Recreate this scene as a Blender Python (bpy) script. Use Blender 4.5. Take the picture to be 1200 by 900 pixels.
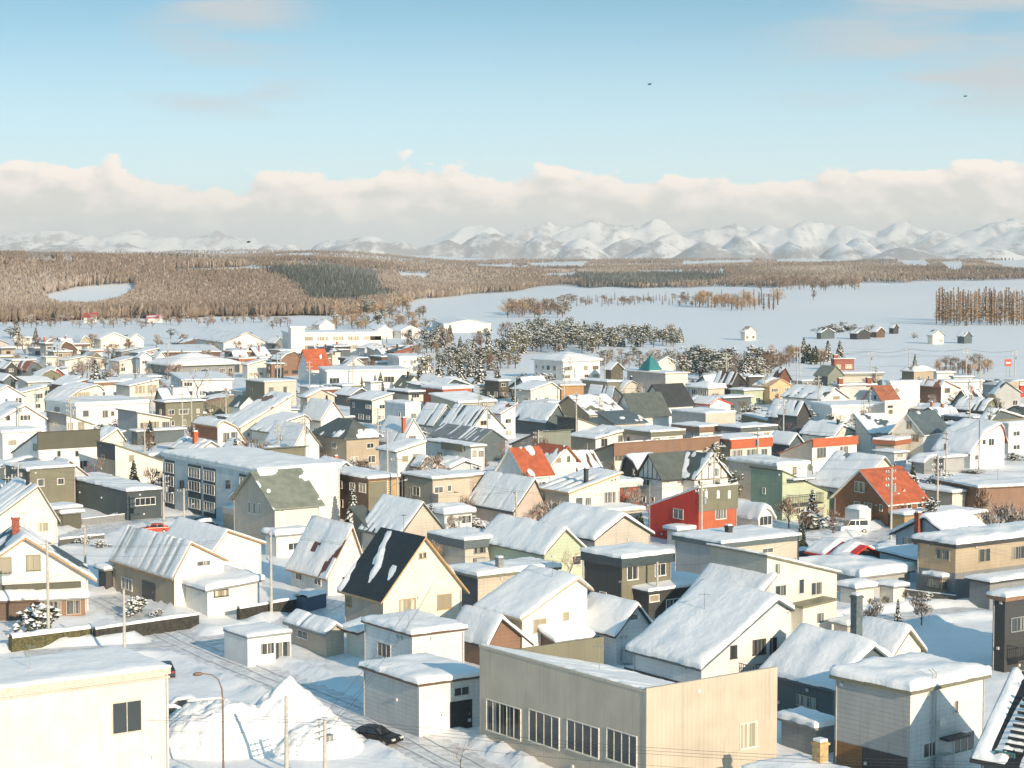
import bpy, math, random
import numpy as np
from mathutils import Vector, noise

# ------------------------------------------------------------------ camera, sky, sun, exposure
S = bpy.context.scene
for o in list(bpy.data.objects):
    bpy.data.objects.remove(o)
C = S.collection
R = math.radians
HC, F, HY = 40.0, 2333.0, 300.0          # camera height, focal length and horizon row of a 1200x900 picture
PITCH = math.atan((450 - HY) / F)
cam_data = bpy.data.cameras.new('camera')
cam_data.sensor_width = 36.0
cam_data.lens = 36.0 * F / 1200
cam_data.clip_start, cam_data.clip_end = 1.0, 80000
cam = bpy.data.objects.new('camera', cam_data)
C.objects.link(cam)
cam.location = (0, 0, HC)
cam.rotation_euler = (math.pi / 2 - PITCH, 0, 0)
S.camera = cam
FWD = Vector((0, math.cos(PITCH), -math.sin(PITCH)))
UPV = Vector((0, math.sin(PITCH), math.cos(PITCH)))
EYE = Vector((0, 0, HC))

SUN_AZ, SUN_EL = 31.0, 18.5              # sun stands behind the camera, a little to the right
S.view_settings.view_transform = 'Standard'
S.view_settings.look = 'None'
S.view_settings.gamma = 1.0
S.view_settings.exposure = 0.58
S.view_settings.use_curve_mapping = False
sun_data = bpy.data.lights.new('sun', 'SUN')
sun_data.energy = 4.1
sun_data.angle = R(0.5)
sun_data.color = (1.0, 0.79, 0.57)
sun = bpy.data.objects.new('sun', sun_data)
C.objects.link(sun)
sd = Vector((math.sin(R(SUN_AZ)) * math.cos(R(SUN_EL)), -math.cos(R(SUN_AZ)) * math.cos(R(SUN_EL)), math.sin(R(SUN_EL))))
sun.rotation_euler = sd.to_track_quat('Z', 'Y').to_euler()
sun.location = sd * 300

W = bpy.data.worlds.new('World')
S.world = W
W.use_nodes = True
nt = W.node_tree
nt.nodes.clear()


def nd(t, kind, ins=None, **props):
    n = t.nodes.new(kind)
    for k, v in props.items():
        setattr(n, k, v)
    for k, v in (ins or {}).items():
        if isinstance(v, bpy.types.NodeSocket):
            t.links.new(v, n.inputs[k])
        else:
            n.inputs[k].default_value = v
    return n


def mth(t, op, a, b=0.0, clamp=False):
    return nd(t, 'ShaderNodeMath', {0: a, 1: b}, operation=op, use_clamp=clamp).outputs[0]


def maprange(t, v, a, b, c=0.0, d=1.0, smooth=True):
    return nd(t, 'ShaderNodeMapRange', {'Value': v, 'From Min': a, 'From Max': b, 'To Min': c, 'To Max': d},
              interpolation_type='SMOOTHSTEP' if smooth else 'LINEAR').outputs['Result']


def mixc(t, f, a, b, mode='MIX'):
    n = nd(t, 'ShaderNodeMix', None, data_type='RGBA', blend_type=mode)
    for k, v in ((0, f), (6, a), (7, b)):
        if isinstance(v, bpy.types.NodeSocket):
            t.links.new(v, n.inputs[k])
        else:
            n.inputs[k].default_value = v if k == 0 else (v[0], v[1], v[2], 1)
    return n.outputs[2]


tc = nd(nt, 'ShaderNodeTexCoord')
sep = nd(nt, 'ShaderNodeSeparateXYZ', {0: tc.outputs['Generated']})
dx, dy, dz = sep.outputs
up = mth(nt, 'MAXIMUM', dz, 0.0)
zz = mth(nt, 'ADD', mth(nt, 'MULTIPLY', up, 3.2), 0.025)
sv = nd(nt, 'ShaderNodeCombineXYZ', {0: dx, 1: dy, 2: zz})
svn = nd(nt, 'ShaderNodeVectorMath', {0: sv.outputs[0]}, operation='NORMALIZE')
sky = nd(nt, 'ShaderNodeTexSky', {'Vector': svn.outputs[0]}, sky_type='NISHITA', sun_disc=False, sun_elevation=R(SUN_EL),
         sun_rotation=math.pi - R(SUN_AZ), altitude=200, air_density=1.0, dust_density=1.6, ozone_density=1.6)
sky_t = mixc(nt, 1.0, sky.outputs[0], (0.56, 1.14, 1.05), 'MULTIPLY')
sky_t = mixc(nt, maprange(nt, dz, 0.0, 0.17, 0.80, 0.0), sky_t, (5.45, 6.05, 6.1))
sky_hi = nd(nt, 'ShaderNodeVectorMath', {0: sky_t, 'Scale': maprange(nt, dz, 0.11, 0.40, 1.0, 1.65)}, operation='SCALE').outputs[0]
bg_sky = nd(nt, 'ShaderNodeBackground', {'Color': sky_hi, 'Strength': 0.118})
# cloud bank low over the mountains, thin veils higher up
def cloud_noise(off, sc, det):
    v = nd(nt, 'ShaderNodeCombineXYZ', {0: mth(nt, 'ADD', mth(nt, 'MULTIPLY', dx, 34.0 * sc), off[0]), 1: mth(nt, 'MULTIPLY', dy, 34.0 * sc),
                                        2: mth(nt, 'ADD', mth(nt, 'MULTIPLY', dz, 62.0 * sc), off[1])})
    return nd(nt, 'ShaderNodeTexNoise', {'Vector': v.outputs[0], 'Scale': 1.0, 'Detail': det, 'Roughness': 0.52}).outputs[0]


n1 = cloud_noise((0, 0), 1.0, 8.0)
n1b = cloud_noise((0.16, 0.30), 1.0, 5.0)
big = cloud_noise((5, 2), 0.35, 3.0)
cv2 = nd(nt, 'ShaderNodeCombineXYZ', {0: mth(nt, 'MULTIPLY', dx, 9.0), 1: mth(nt, 'MULTIPLY', dy, 9.0), 2: mth(nt, 'MULTIPLY', dz, 70.0)})
n2 = nd(nt, 'ShaderNodeTexNoise', {'Vector': cv2.outputs[0], 'Scale': 1.0, 'Detail': 5.0, 'Roughness': 0.5}).outputs[0]
side = mth(nt, 'MAXIMUM', maprange(nt, dx, 0.10, 0.20), mth(nt, 'MULTIPLY', maprange(nt, dx, -0.20, -0.15), maprange(nt, dx, -0.08, -0.13)))
veil = mth(nt, 'MULTIPLY', mth(nt, 'MULTIPLY', maprange(nt, n2, 0.40, 0.66), maprange(nt, dz, 0.060, 0.085, 0.0, 0.8)), side)
n1c = mth(nt, 'SUBTRACT', n1, 0.5)
rise = mth(nt, 'ADD', maprange(nt, dx, 0.16, 0.23, 0.0, 0.007), maprange(nt, dx, -0.13, -0.2, 0.0, 0.003))
edge = mth(nt, 'ADD', mth(nt, 'ADD', mth(nt, 'MULTIPLY', n1c, 0.042), mth(nt, 'MULTIPLY', mth(nt, 'SUBTRACT', big, 0.5), 0.022)), mth(nt, 'ADD', rise, 0.0415))
below = mth(nt, 'SUBTRACT', edge, dz)
bank = maprange(nt, below, -0.0008, 0.0022)
cloud_shading = mth(nt, 'MULTIPLY', mth(nt, 'SUBTRACT', n1, n1b), 5.0)  # self-shading of the clouds put into their colour by offset noise
body = maprange(nt, mth(nt, 'ADD', below, mth(nt, 'MULTIPLY', n1c, 0.016)), 0.002, 0.021)
lum = mth(nt, 'SUBTRACT', body, cloud_shading, clamp=True)
c_up = mixc(nt, lum, (0.82, 0.735, 0.65), (0.56, 0.54, 0.50))
low = maprange(nt, mth(nt, 'ADD', dz, mth(nt, 'MULTIPLY', n1c, 0.012)), 0.024, 0.009)
c_all = mixc(nt, low, c_up, (0.46, 0.50, 0.50))
bg_cloud = nd(nt, 'ShaderNodeBackground', {'Color': c_all, 'Strength': 1.0})
bg_veil = nd(nt, 'ShaderNodeBackground', {'Color': (0.42, 0.44, 0.45, 1), 'Strength': 1.0})
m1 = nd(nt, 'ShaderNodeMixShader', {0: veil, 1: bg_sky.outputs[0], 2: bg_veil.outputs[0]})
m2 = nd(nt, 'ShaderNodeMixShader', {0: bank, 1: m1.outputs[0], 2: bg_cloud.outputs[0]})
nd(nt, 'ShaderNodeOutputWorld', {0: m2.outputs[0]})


# ------------------------------------------------------------------ measuring helpers (rows and columns of the 1200x900 photograph)
def ray(px, py):
    return Vector((px - 600, 0, 0)) + UPV * (450 - py) + FWD * F


def G(px, py, z=0.0):
    r = ray(px, py)
    return EYE + r * ((z - HC) / r.z)


def proj(p):
    q = Vector(p) - EYE
    w = q.dot(FWD)
    return 600 + F * q.x / w, 450 - F * q.dot(UPV) / w


def hit_plane(px, py, p0, n):
    r = ray(px, py)
    return EYE + r * ((p0 - EYE).dot(n) / r.dot(n))


def nz(x, y, z=0.0, s=1.0):
    return noise.noise(Vector((x * s, y * s, z)))


def sstep(x, a, b):
    t = min(1.0, max(0.0, (x - a) / (b - a)))
    return t * t * (3 - 2 * t)


# ------------------------------------------------------------------ materials
MATS = {}
COL = dict(
    W=(0.74, 0.715, 0.67), W2=(0.68, 0.68, 0.66), C=(0.69, 0.65, 0.565), C2=(0.50, 0.46, 0.39), T=(0.40, 0.335, 0.245), T2=(0.47, 0.415, 0.335),
    OC=(0.42, 0.29, 0.14), B=(0.12, 0.075, 0.05), B2=(0.22, 0.13, 0.085), RB=(0.26, 0.075, 0.045), K=(0.022, 0.024, 0.026), K2=(0.045, 0.048, 0.05),
    G=(0.36, 0.37, 0.37), G2=(0.52, 0.52, 0.50), G3=(0.22, 0.235, 0.24), DG=(0.095, 0.11, 0.10), DO=(0.085, 0.085, 0.06), OL=(0.17, 0.165, 0.115),
    GN=(0.46, 0.52, 0.38), GN2=(0.27, 0.34, 0.24), GR=(0.20, 0.22, 0.18), BL=(0.045, 0.065, 0.075), BW=(0.55, 0.60, 0.62), TE=(0.03, 0.19, 0.20),
    R=(0.62, 0.038, 0.022), OR=(0.42, 0.105, 0.042), BR=(0.33, 0.12, 0.06), PE=(0.62, 0.42, 0.25), PK=(0.50, 0.42, 0.37), BO=(0.22, 0.11, 0.04), RU=(0.15, 0.06, 0.04),
    WC=(0.58, 0.565, 0.53), SB=(0.09, 0.12, 0.13), TR=(0.38, 0.22, 0.10))


def new_mat(name):
    m = bpy.data.materials.new(name)
    m.use_nodes = True
    t = m.node_tree
    b = t.nodes['Principled BSDF']
    return m, t, b


def wall_mat(key, siding='h'):
    k = ('wall', key, siding)
    if k in MATS:
        return MATS[k]
    m, t, b = new_mat('wall_' + key)
    c = COL[key]
    co = nd(t, 'ShaderNodeTexCoord').outputs['Object']
    big = nd(t, 'ShaderNodeTexNoise', {'Vector': co, 'Scale': 0.45, 'Detail': 4.0}).outputs[0]
    mp = nd(t, 'ShaderNodeMapping', {'Vector': co, 'Scale': (1.6, 1.6, 0.12)}).outputs[0]
    st = nd(t, 'ShaderNodeTexNoise', {'Vector': mp, 'Scale': 1.5, 'Detail': 5.0}).outputs[0]
    v = mth(t, 'MULTIPLY', maprange(t, big, 0.3, 0.7, 0.90, 1.04), maprange(t, st, 0.5, 0.8, 1.0, 0.84))
    col = nd(t, 'ShaderNodeVectorMath', {0: c, 'Scale': v}, operation='SCALE').outputs[0]
    t.links.new(col, b.inputs['Base Color'])
    b.inputs['Roughness'].default_value = 0.62
    s3 = nd(t, 'ShaderNodeSeparateXYZ', {0: co}).outputs
    if siding == 'n':
        ph = mth(t, 'MULTIPLY', s3[0], 0.42)
    elif siding == 'h':
        ph = mth(t, 'MULTIPLY', s3[2], 2.6)
    else:
        ph = mth(t, 'MULTIPLY', mth(t, 'ADD', s3[0], s3[1]), 2.4)
    fr = mth(t, 'FRACT', ph)
    gro = maprange(t, fr, 0.0, 0.012 if siding == 'n' else 0.12)
    col2 = nd(t, 'ShaderNodeVectorMath', {0: col, 'Scale': maprange(t, fr, 0.0, 0.012 if siding == 'n' else 0.12, 0.80 if siding == 'n' else 0.74, 1.0)}, operation='SCALE').outputs[0]
    t.links.new(col2, b.inputs['Base Color'])
    bp = nd(t, 'ShaderNodeBump', {'Height': gro, 'Strength': 0.35, 'Distance': 0.03}).outputs[0]
    t.links.new(bp, b.inputs['Normal'])
    MATS[k] = m
    return m


def roof_mat(key):
    k = ('roof', key)
    if k in MATS:
        return MATS[k]
    m, t, b = new_mat('roof_' + key)
    c = COL[key]
    co = nd(t, 'ShaderNodeTexCoord').outputs['Object']
    big = nd(t, 'ShaderNodeTexNoise', {'Vector': co, 'Scale': 0.8, 'Detail': 5.0}).outputs[0]
    col = nd(t, 'ShaderNodeVectorMath', {0: c, 'Scale': maprange(t, big, 0.3, 0.7, 0.82, 1.14)}, operation='SCALE').outputs[0]
    t.links.new(col, b.inputs['Base Color'])
    b.inputs['Roughness'].default_value = 0.5
    s3 = nd(t, 'ShaderNodeSeparateXYZ', {0: co}).outputs
    fr = mth(t, 'FRACT', mth(t, 'MULTIPLY', s3[2], 3.2))
    bp = nd(t, 'ShaderNodeBump', {'Height': maprange(t, fr, 0.0, 0.18), 'Strength': 0.4, 'Distance': 0.03}).outputs[0]
    t.links.new(bp, b.inputs['Normal'])
    MATS[k] = m
    return m


def flat_mat(name, c, rough=0.6, metal=0.0, var=0.12, scale=3.0):
    k = ('flat', name)
    if k in MATS:
        return MATS[k]
    m, t, b = new_mat(name)
    co = nd(t, 'ShaderNodeTexCoord').outputs['Object']
    big = nd(t, 'ShaderNodeTexNoise', {'Vector': co, 'Scale': scale, 'Detail': 4.0}).outputs[0]
    col = nd(t, 'ShaderNodeVectorMath', {0: c, 'Scale': maprange(t, big, 0.3, 0.7, 1 - var, 1 + var)}, operation='SCALE').outputs[0]
    t.links.new(col, b.inputs['Base Color'])
    b.inputs['Roughness'].default_value = rough
    b.inputs['Metallic'].default_value = metal
    MATS[k] = m
    return m


def snow_mat(name='snow', c=(0.86, 0.865, 0.87), bump=0.5, fine=9.0):
    k = ('snow', name)
    if k in MATS:
        return MATS[k]
    m, t, b = new_mat(name)
    geo = nd(t, 'ShaderNodeNewGeometry').outputs['Position']
    big = nd(t, 'ShaderNodeTexNoise', {'Vector': geo, 'Scale': 0.35, 'Detail': 6.0, 'Roughness': 0.6}).outputs[0]
    col = nd(t, 'ShaderNodeVectorMath', {0: c, 'Scale': maprange(t, big, 0.3, 0.7, 0.965, 1.02)}, operation='SCALE').outputs[0]
    t.links.new(col, b.inputs['Base Color'])
    b.inputs['Roughness'].default_value = 0.55
    f1 = nd(t, 'ShaderNodeTexNoise', {'Vector': geo, 'Scale': fine * 0.12, 'Detail': 8.0, 'Roughness': 0.62}).outputs[0]
    bp = nd(t, 'ShaderNodeBump', {'Height': f1, 'Strength': bump, 'Distance': 0.22}).outputs[0]
    t.links.new(bp, b.inputs['Normal'])
    MATS[k] = m
    return m


def brick_mat():
    k = ('brick',)
    if k in MATS:
        return MATS[k]
    m, t, b = new_mat('brick_wall')
    co = nd(t, 'ShaderNodeTexCoord').outputs['Object']
    s3 = nd(t, 'ShaderNodeSeparateXYZ', {0: co}).outputs
    v = nd(t, 'ShaderNodeCombineXYZ', {0: mth(t, 'ADD', s3[0], s3[1]), 1: s3[2], 2: 0.0}).outputs[0]
    br = nd(t, 'ShaderNodeTexBrick', {'Vector': v, 'Color1': (0.20, 0.065, 0.03, 1), 'Color2': (0.30, 0.11, 0.045, 1), 'Mortar': (0.30, 0.20, 0.14, 1),
                                      'Scale': 1.0, 'Mortar Size': 0.02, 'Brick Width': 0.5, 'Row Height': 0.17})
    t.links.new(br.outputs[0], b.inputs['Base Color'])
    b.inputs['Roughness'].default_value = 0.8
    MATS[k] = m
    return m


def glass_mat(name='window_glass', c=(0.035, 0.045, 0.05), rough=0.08, curtain=0.35):
    k = ('glass', name)
    if k in MATS:
        return MATS[k]
    m, t, b = new_mat(name)
    oi = nd(t, 'ShaderNodeObjectInfo')
    co = nd(t, 'ShaderNodeTexCoord').outputs['Object']
    s3 = nd(t, 'ShaderNodeSeparateXYZ', {0: co}).outputs
    nn = nd(t, 'ShaderNodeTexNoise', {'Vector': nd(t, 'ShaderNodeCombineXYZ', {0: mth(t, 'MULTIPLY', s3[0], 3.0), 1: 0.0, 2: mth(t, 'MULTIPLY', oi.outputs['Random'], 80.0)}).outputs[0],
                                      'Scale': 1.0, 'Detail': 2.0}).outputs[0]
    cur = mth(t, 'MULTIPLY', maprange(t, nn, 0.5, 0.56), maprange(t, oi.outputs['Random'], 0.35, 0.5, 0.0, curtain))
    t.links.new(mixc(t, cur, c, (0.62, 0.57, 0.48)), b.inputs['Base Color'])
    b.inputs['Roughness'].default_value = rough
    b.inputs['Specular IOR Level'].default_value = 0.8
    MATS[k] = m
    return m


SNOW = snow_mat()
GLASS = glass_mat()


# ------------------------------------------------------------------ mesh collecting
class MB:
    def __init__(self):
        self.v, self.f, self.mi = [], [], []

    def quad(self, a, b, c, d, m=0):
        n = len(self.v)
        self.v += [a, b, c, d]
        self.f.append((n, n + 1, n + 2, n + 3))
        self.mi.append(m)

    def poly(self, pts, m=0):
        n = len(self.v)
        self.v += list(pts)
        self.f.append(tuple(range(n, n + len(pts))))
        self.mi.append(m)

    def box(self, x0, y0, z0, x1, y1, z1, m=0):
        n = len(self.v)
        self.v += [(x0, y0, z0), (x1, y0, z0), (x1, y1, z0), (x0, y1, z0), (x0, y0, z1), (x1, y0, z1), (x1, y1, z1), (x0, y1, z1)]
        for q in ((0, 3, 2, 1), (4, 5, 6, 7), (0, 1, 5, 4), (1, 2, 6, 5), (2, 3, 7, 6), (3, 0, 4, 7)):
            self.f.append(tuple(n + i for i in q))
            self.mi.append(m)

    def tube(self, pts, rad, n=6, m=0, cap=True):
        pts = [Vector(p) for p in pts]
        rr = rad if isinstance(rad, (list, tuple)) else [rad] * len(pts)
        base = len(self.v)
        for i, p in enumerate(pts):
            d = (pts[min(i + 1, len(pts) - 1)] - pts[max(i - 1, 0)]).normalized()
            a = d.orthogonal().normalized() if abs(d.z) < 0.95 else Vector((1, 0, 0))
            a = (a - d * a.dot(d)).normalized()
            b = d.cross(a)
            for k in range(n):
                t = 2 * math.pi * k / n
                self.v.append(tuple(p + (a * math.cos(t) + b * math.sin(t)) * rr[i]))
        for i in range(len(pts) - 1):
            for k in range(n):
                k2 = (k + 1) % n
                self.f.append((base + i * n + k, base + i * n + k2, base + (i + 1) * n + k2, base + (i + 1) * n + k))
                self.mi.append(m)
        if cap:
            self.f.append(tuple(base + (len(pts) - 1) * n + k for k in range(n)))
            self.mi.append(m)
            self.f.append(tuple(base + k for k in reversed(range(n))))
            self.mi.append(m)

    def mesh(self, name, mats, smooth=False):
        me = bpy.data.meshes.new(name)
        me.from_pydata([tuple(p) for p in self.v], [], self.f)
        for m in mats:
            me.materials.append(m)
        if len(mats) > 1:
            me.polygons.foreach_set('material_index', self.mi)
        if smooth:
            me.polygons.foreach_set('use_smooth', [True] * len(self.f))
        me.update()
        return me

    def build(self, name, mats, parent=None, smooth=False, loc=None, rot=None):
        if not isinstance(mats, (list, tuple)):
            mats = [mats]
        return link(name, self.mesh(name, mats, smooth), parent, loc, rot)


def link(name, me, parent=None, loc=None, rot=None):
    o = bpy.data.objects.new(name, me)
    C.objects.link(o)
    if parent is not None:
        o.parent = parent
    if loc is not None:
        o.location = loc
    if rot is not None:
        o.rotation_euler = rot
    return o


def tag(o, label, cat, group=None):
    o['label'] = label
    o['category'] = cat
    if group:
        o['group'] = group
    return o


def struct(o, kind='structure'):
    o['kind'] = kind
    return o


def thing(name, label, cat, loc=(0, 0, 0), rz=0.0, group=None):
    o = bpy.data.objects.new(name, None)
    o.empty_display_size = 0.3
    C.objects.link(o)
    o.location = loc
    o.rotation_euler = (0, 0, rz)
    return tag(o, label, cat, group)


def dup(root, loc, rz, label=None, scale=1.0, group=None):
    r = root.copy()
    C.objects.link(r)
    r.location = loc
    r.rotation_euler = (0, 0, rz)
    r.scale = (scale, scale, scale) if not isinstance(scale, tuple) else scale
    if label:
        r['label'] = label
    if group:
        r['group'] = group
    for ch in list(root.children):
        c = ch.copy()
        C.objects.link(c)
        c.parent = r
        for g in ch.children:
            d = g.copy()
            C.objects.link(d)
            d.parent = c
    return r
# ------------------------------------------------------------------ the setting: snow ground to the horizon, roads, hills, mountains
ROADS = []       # (points, half width)


def road(pxs, hw, z=-0.12):
    ROADS.append(([G(x, y, z) for x, y in pxs], hw))


road([(30, 768), (200, 758), (330, 742), (420, 688), (520, 650)], 3.2)
road([(720, 985), (540, 897), (440, 845), (330, 800), (215, 752), (150, 716), (120, 700)], 3.0)
road([(1260, 722), (1130, 716), (1000, 728), (905, 812), (830, 880)], 2.6)
road([(700, 700), (640, 668), (560, 640)], 2.4)
road([(60, 640), (140, 612), (240, 606), (330, 634)], 3.4)
road([(900, 628), (1000, 640), (1060, 618), (1130, 576), (1210, 560)], 2.8)
road([(590, 612), (640, 600), (740, 566), (860, 548)], 2.6)


def terrain_z(x, y):
    """height of the land, flat under the town, rising to wooded hills far behind"""
    d = math.hypot(x, y)
    az = x / max(y, 1.0)
    z = 0.0
    if d > 900:
        px = 600 + az * F
        # wooded hill on the left
        k = sstep(px, 560, 330) if px > 330 else 1.0
        z += k * 21 * sstep(d, 1350, 2200)
        z += k * 17 * math.exp(-((d - 2050) / 330.0) ** 2) * (0.6 + 0.8 * noise.noise(Vector((x * 0.003, 3.0, 0.5))))
        # plateau rising behind everything
        z += 15 * sstep(d, 2400, 4600) + 9 * sstep(d, 4500, 6800)
        n = noise.noise(Vector((x * 0.0019, y * 0.0012, 1.5)))
        z += (19 - 12 * sstep(px, 480, 700)) * n * sstep(d, 1400, 2500)
        z += 4.5 * noise.noise(Vector((x * 0.006, y * 0.0035, 7.5))) * sstep(d, 1200, 2200)
    return z


def build_ground():
    ds = [12.0]
    while ds[-1] < 60:
        ds.append(ds[-1] + 3)
    while ds[-1] < 7600:
        d = ds[-1]
        ds.append(d + max(1.0, d * 0.0052 if d < 700 else d * 0.011))
    angs = [R(-31 + 62 * i / 240) for i in range(241)]
    nd_, na = len(ds), len(angs)
    D = np.repeat(np.array(ds), na)
    A = np.tile(np.array(angs), nd_)
    X, Y = D * np.sin(A), D * np.cos(A)
    Z = np.zeros_like(X)
    near = D < 900
    rd = np.full_like(X, 1e9)
    for pts, hw in ROADS:
        for p, q in zip(pts, pts[1:]):
            ax, ay, bx, by = p.x, p.y, q.x, q.y
            L2 = (bx - ax) ** 2 + (by - ay) ** 2
            t = np.clip(((X - ax) * (bx - ax) + (Y - ay) * (by - ay)) / L2, 0, 1)
            rd = np.minimum(rd, np.hypot(X - ax - t * (bx - ax), Y - ay - t * (by - ay)) - hw)
    for i in range(len(X)):
        x, y, d = float(X[i]), float(Y[i]), float(D[i])
        if d < 900:
            n = 0.34 * noise.noise(Vector((x * 0.11, y * 0.11, 0))) + 0.16 * noise.noise(Vector((x * 0.45, y * 0.45, 5))) + 0.07 * noise.noise(Vector((x * 1.2, y * 1.2, 8)))
            n += 0.12
            r = rd[i]
            if r < 4:
                k = sstep(r, -0.2, 0.9)
                bank = 0.75 * math.exp(-((r - 1.3) / 0.8) ** 2) * (0.7 + 0.6 * noise.noise(Vector((x * 0.5, y * 0.5, 2))))
                n = -0.14 * (1 - k) + n * k + bank
            Z[i] = n
        Z[i] += terrain_z(x, y)
    m = MB()
    m.v = list(zip(X.tolist(), Y.tolist(), Z.tolist()))
    for i in range(nd_ - 1):
        for j in range(na - 1):
            a = i * na + j
            m.f.append((a, a + 1, a + na + 1, a + na))
            m.mi.append(0)
    struct(m.build('snow_ground', snow_mat('ground_snow', (0.84, 0.85, 0.86), 0.55, 5.0), smooth=True))


build_ground()
packed, pt, pb = new_mat('packed_snow')
pgeo = nd(pt, 'ShaderNodeNewGeometry').outputs['Position']
pn = nd(pt, 'ShaderNodeTexNoise', {'Vector': pgeo, 'Scale': 0.9, 'Detail': 6.0, 'Roughness': 0.65}).outputs[0]
pt.links.new(mixc(pt, maprange(pt, pn, 0.35, 0.65), (0.52, 0.53, 0.55), (0.80, 0.81, 0.82)), pb.inputs['Base Color'])
pb.inputs['Roughness'].default_value = 0.5
pbp = nd(pt, 'ShaderNodeBump', {'Height': pn, 'Strength': 0.5, 'Distance': 0.12}).outputs[0]
pt.links.new(pbp, pb.inputs['Normal'])
rut_mat = flat_mat('wheel_rut_snow', (0.68, 0.69, 0.70), 0.5, 0, 0.12, 0.8)


def strip(name, pts, off0, off1, z, mat):
    m = MB()
    P = []
    for p, q in zip(pts, pts[1:]):
        n = max(2, int((q - p).length / 2.0))
        P += [p.lerp(q, i / n) for i in range(n)]
    P.append(pts[-1])
    for i, p in enumerate(P):
        d = (P[min(i + 1, len(P) - 1)] - P[max(0, i - 1)])
        nrm = Vector((-d.y, d.x, 0)).normalized()
        wob = 0.25 * noise.noise(Vector((p.x * 0.2, p.y * 0.2, off0)))
        m.v += [tuple((p + nrm * (off0 + wob)).xy) + (z,), tuple((p + nrm * (off1 + wob)).xy) + (z,)]
    for i in range(len(P) - 1):
        m.f.append((2 * i, 2 * i + 1, 2 * i + 3, 2 * i + 2))
        m.mi.append(0)
    return struct(m.build(name, mat))


for i_, (pts_, hw_) in enumerate(ROADS):
    strip('road', pts_, -hw_, hw_, -0.10 + 0.006 * i_, packed)
    for o_ in (-1.35, 0.2, 1.6):
        strip('road_wheel_track', pts_, o_ - 0.13, o_ + 0.13, -0.095 + 0.006 * i_ + 0.045, rut_mat)


# ------------------------------------------------------------------ mountains: snow with dark birch woods showing through
PEAKS = [  # photo column, summit row, half width (columns), distance
    (20, 281, 90, 11500), (95, 279, 80, 11800), (150, 281, 60, 12000), (205, 291, 90, 10500), (330, 283, 50, 12500),
    (430, 273, 62, 12000), (395, 279, 50, 12300), (470, 283, 40, 12200), (520, 281, 60, 13000), (590, 270, 60, 13000), (565, 273, 45, 13100), (640, 274, 50, 12800),
    (680, 280, 40, 12500), (742, 279, 60, 13500), (790, 270, 60, 15000), (770, 282, 45, 12800), (825, 284, 45, 11500), (870, 274, 38, 11600), (880, 281, 60, 11800), (925, 284, 40, 11500),
    (850, 262, 90, 19000), (945, 259, 90, 18500), (905, 263, 70, 18600), (1000, 264, 80, 18200), (1060, 262, 90, 18000), (1007, 273, 30, 11500), (985, 283, 30, 11300), (1035, 280, 30, 11400),
    (1100, 267, 70, 17500), (1180, 257, 95, 15500), (1260, 246, 120, 15000), (1120, 278, 60, 15400), (1140, 287, 80, 10800), (1060, 290, 70, 10600), (700, 259, 90, 19500), (760, 257, 80, 19500), (640, 262, 90, 20000), (560, 264, 80, 20500), (-60, 272, 100, 14000), (60, 268, 110, 18500), (160, 270, 100, 18800), (260, 272, 90, 19000)]


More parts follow.
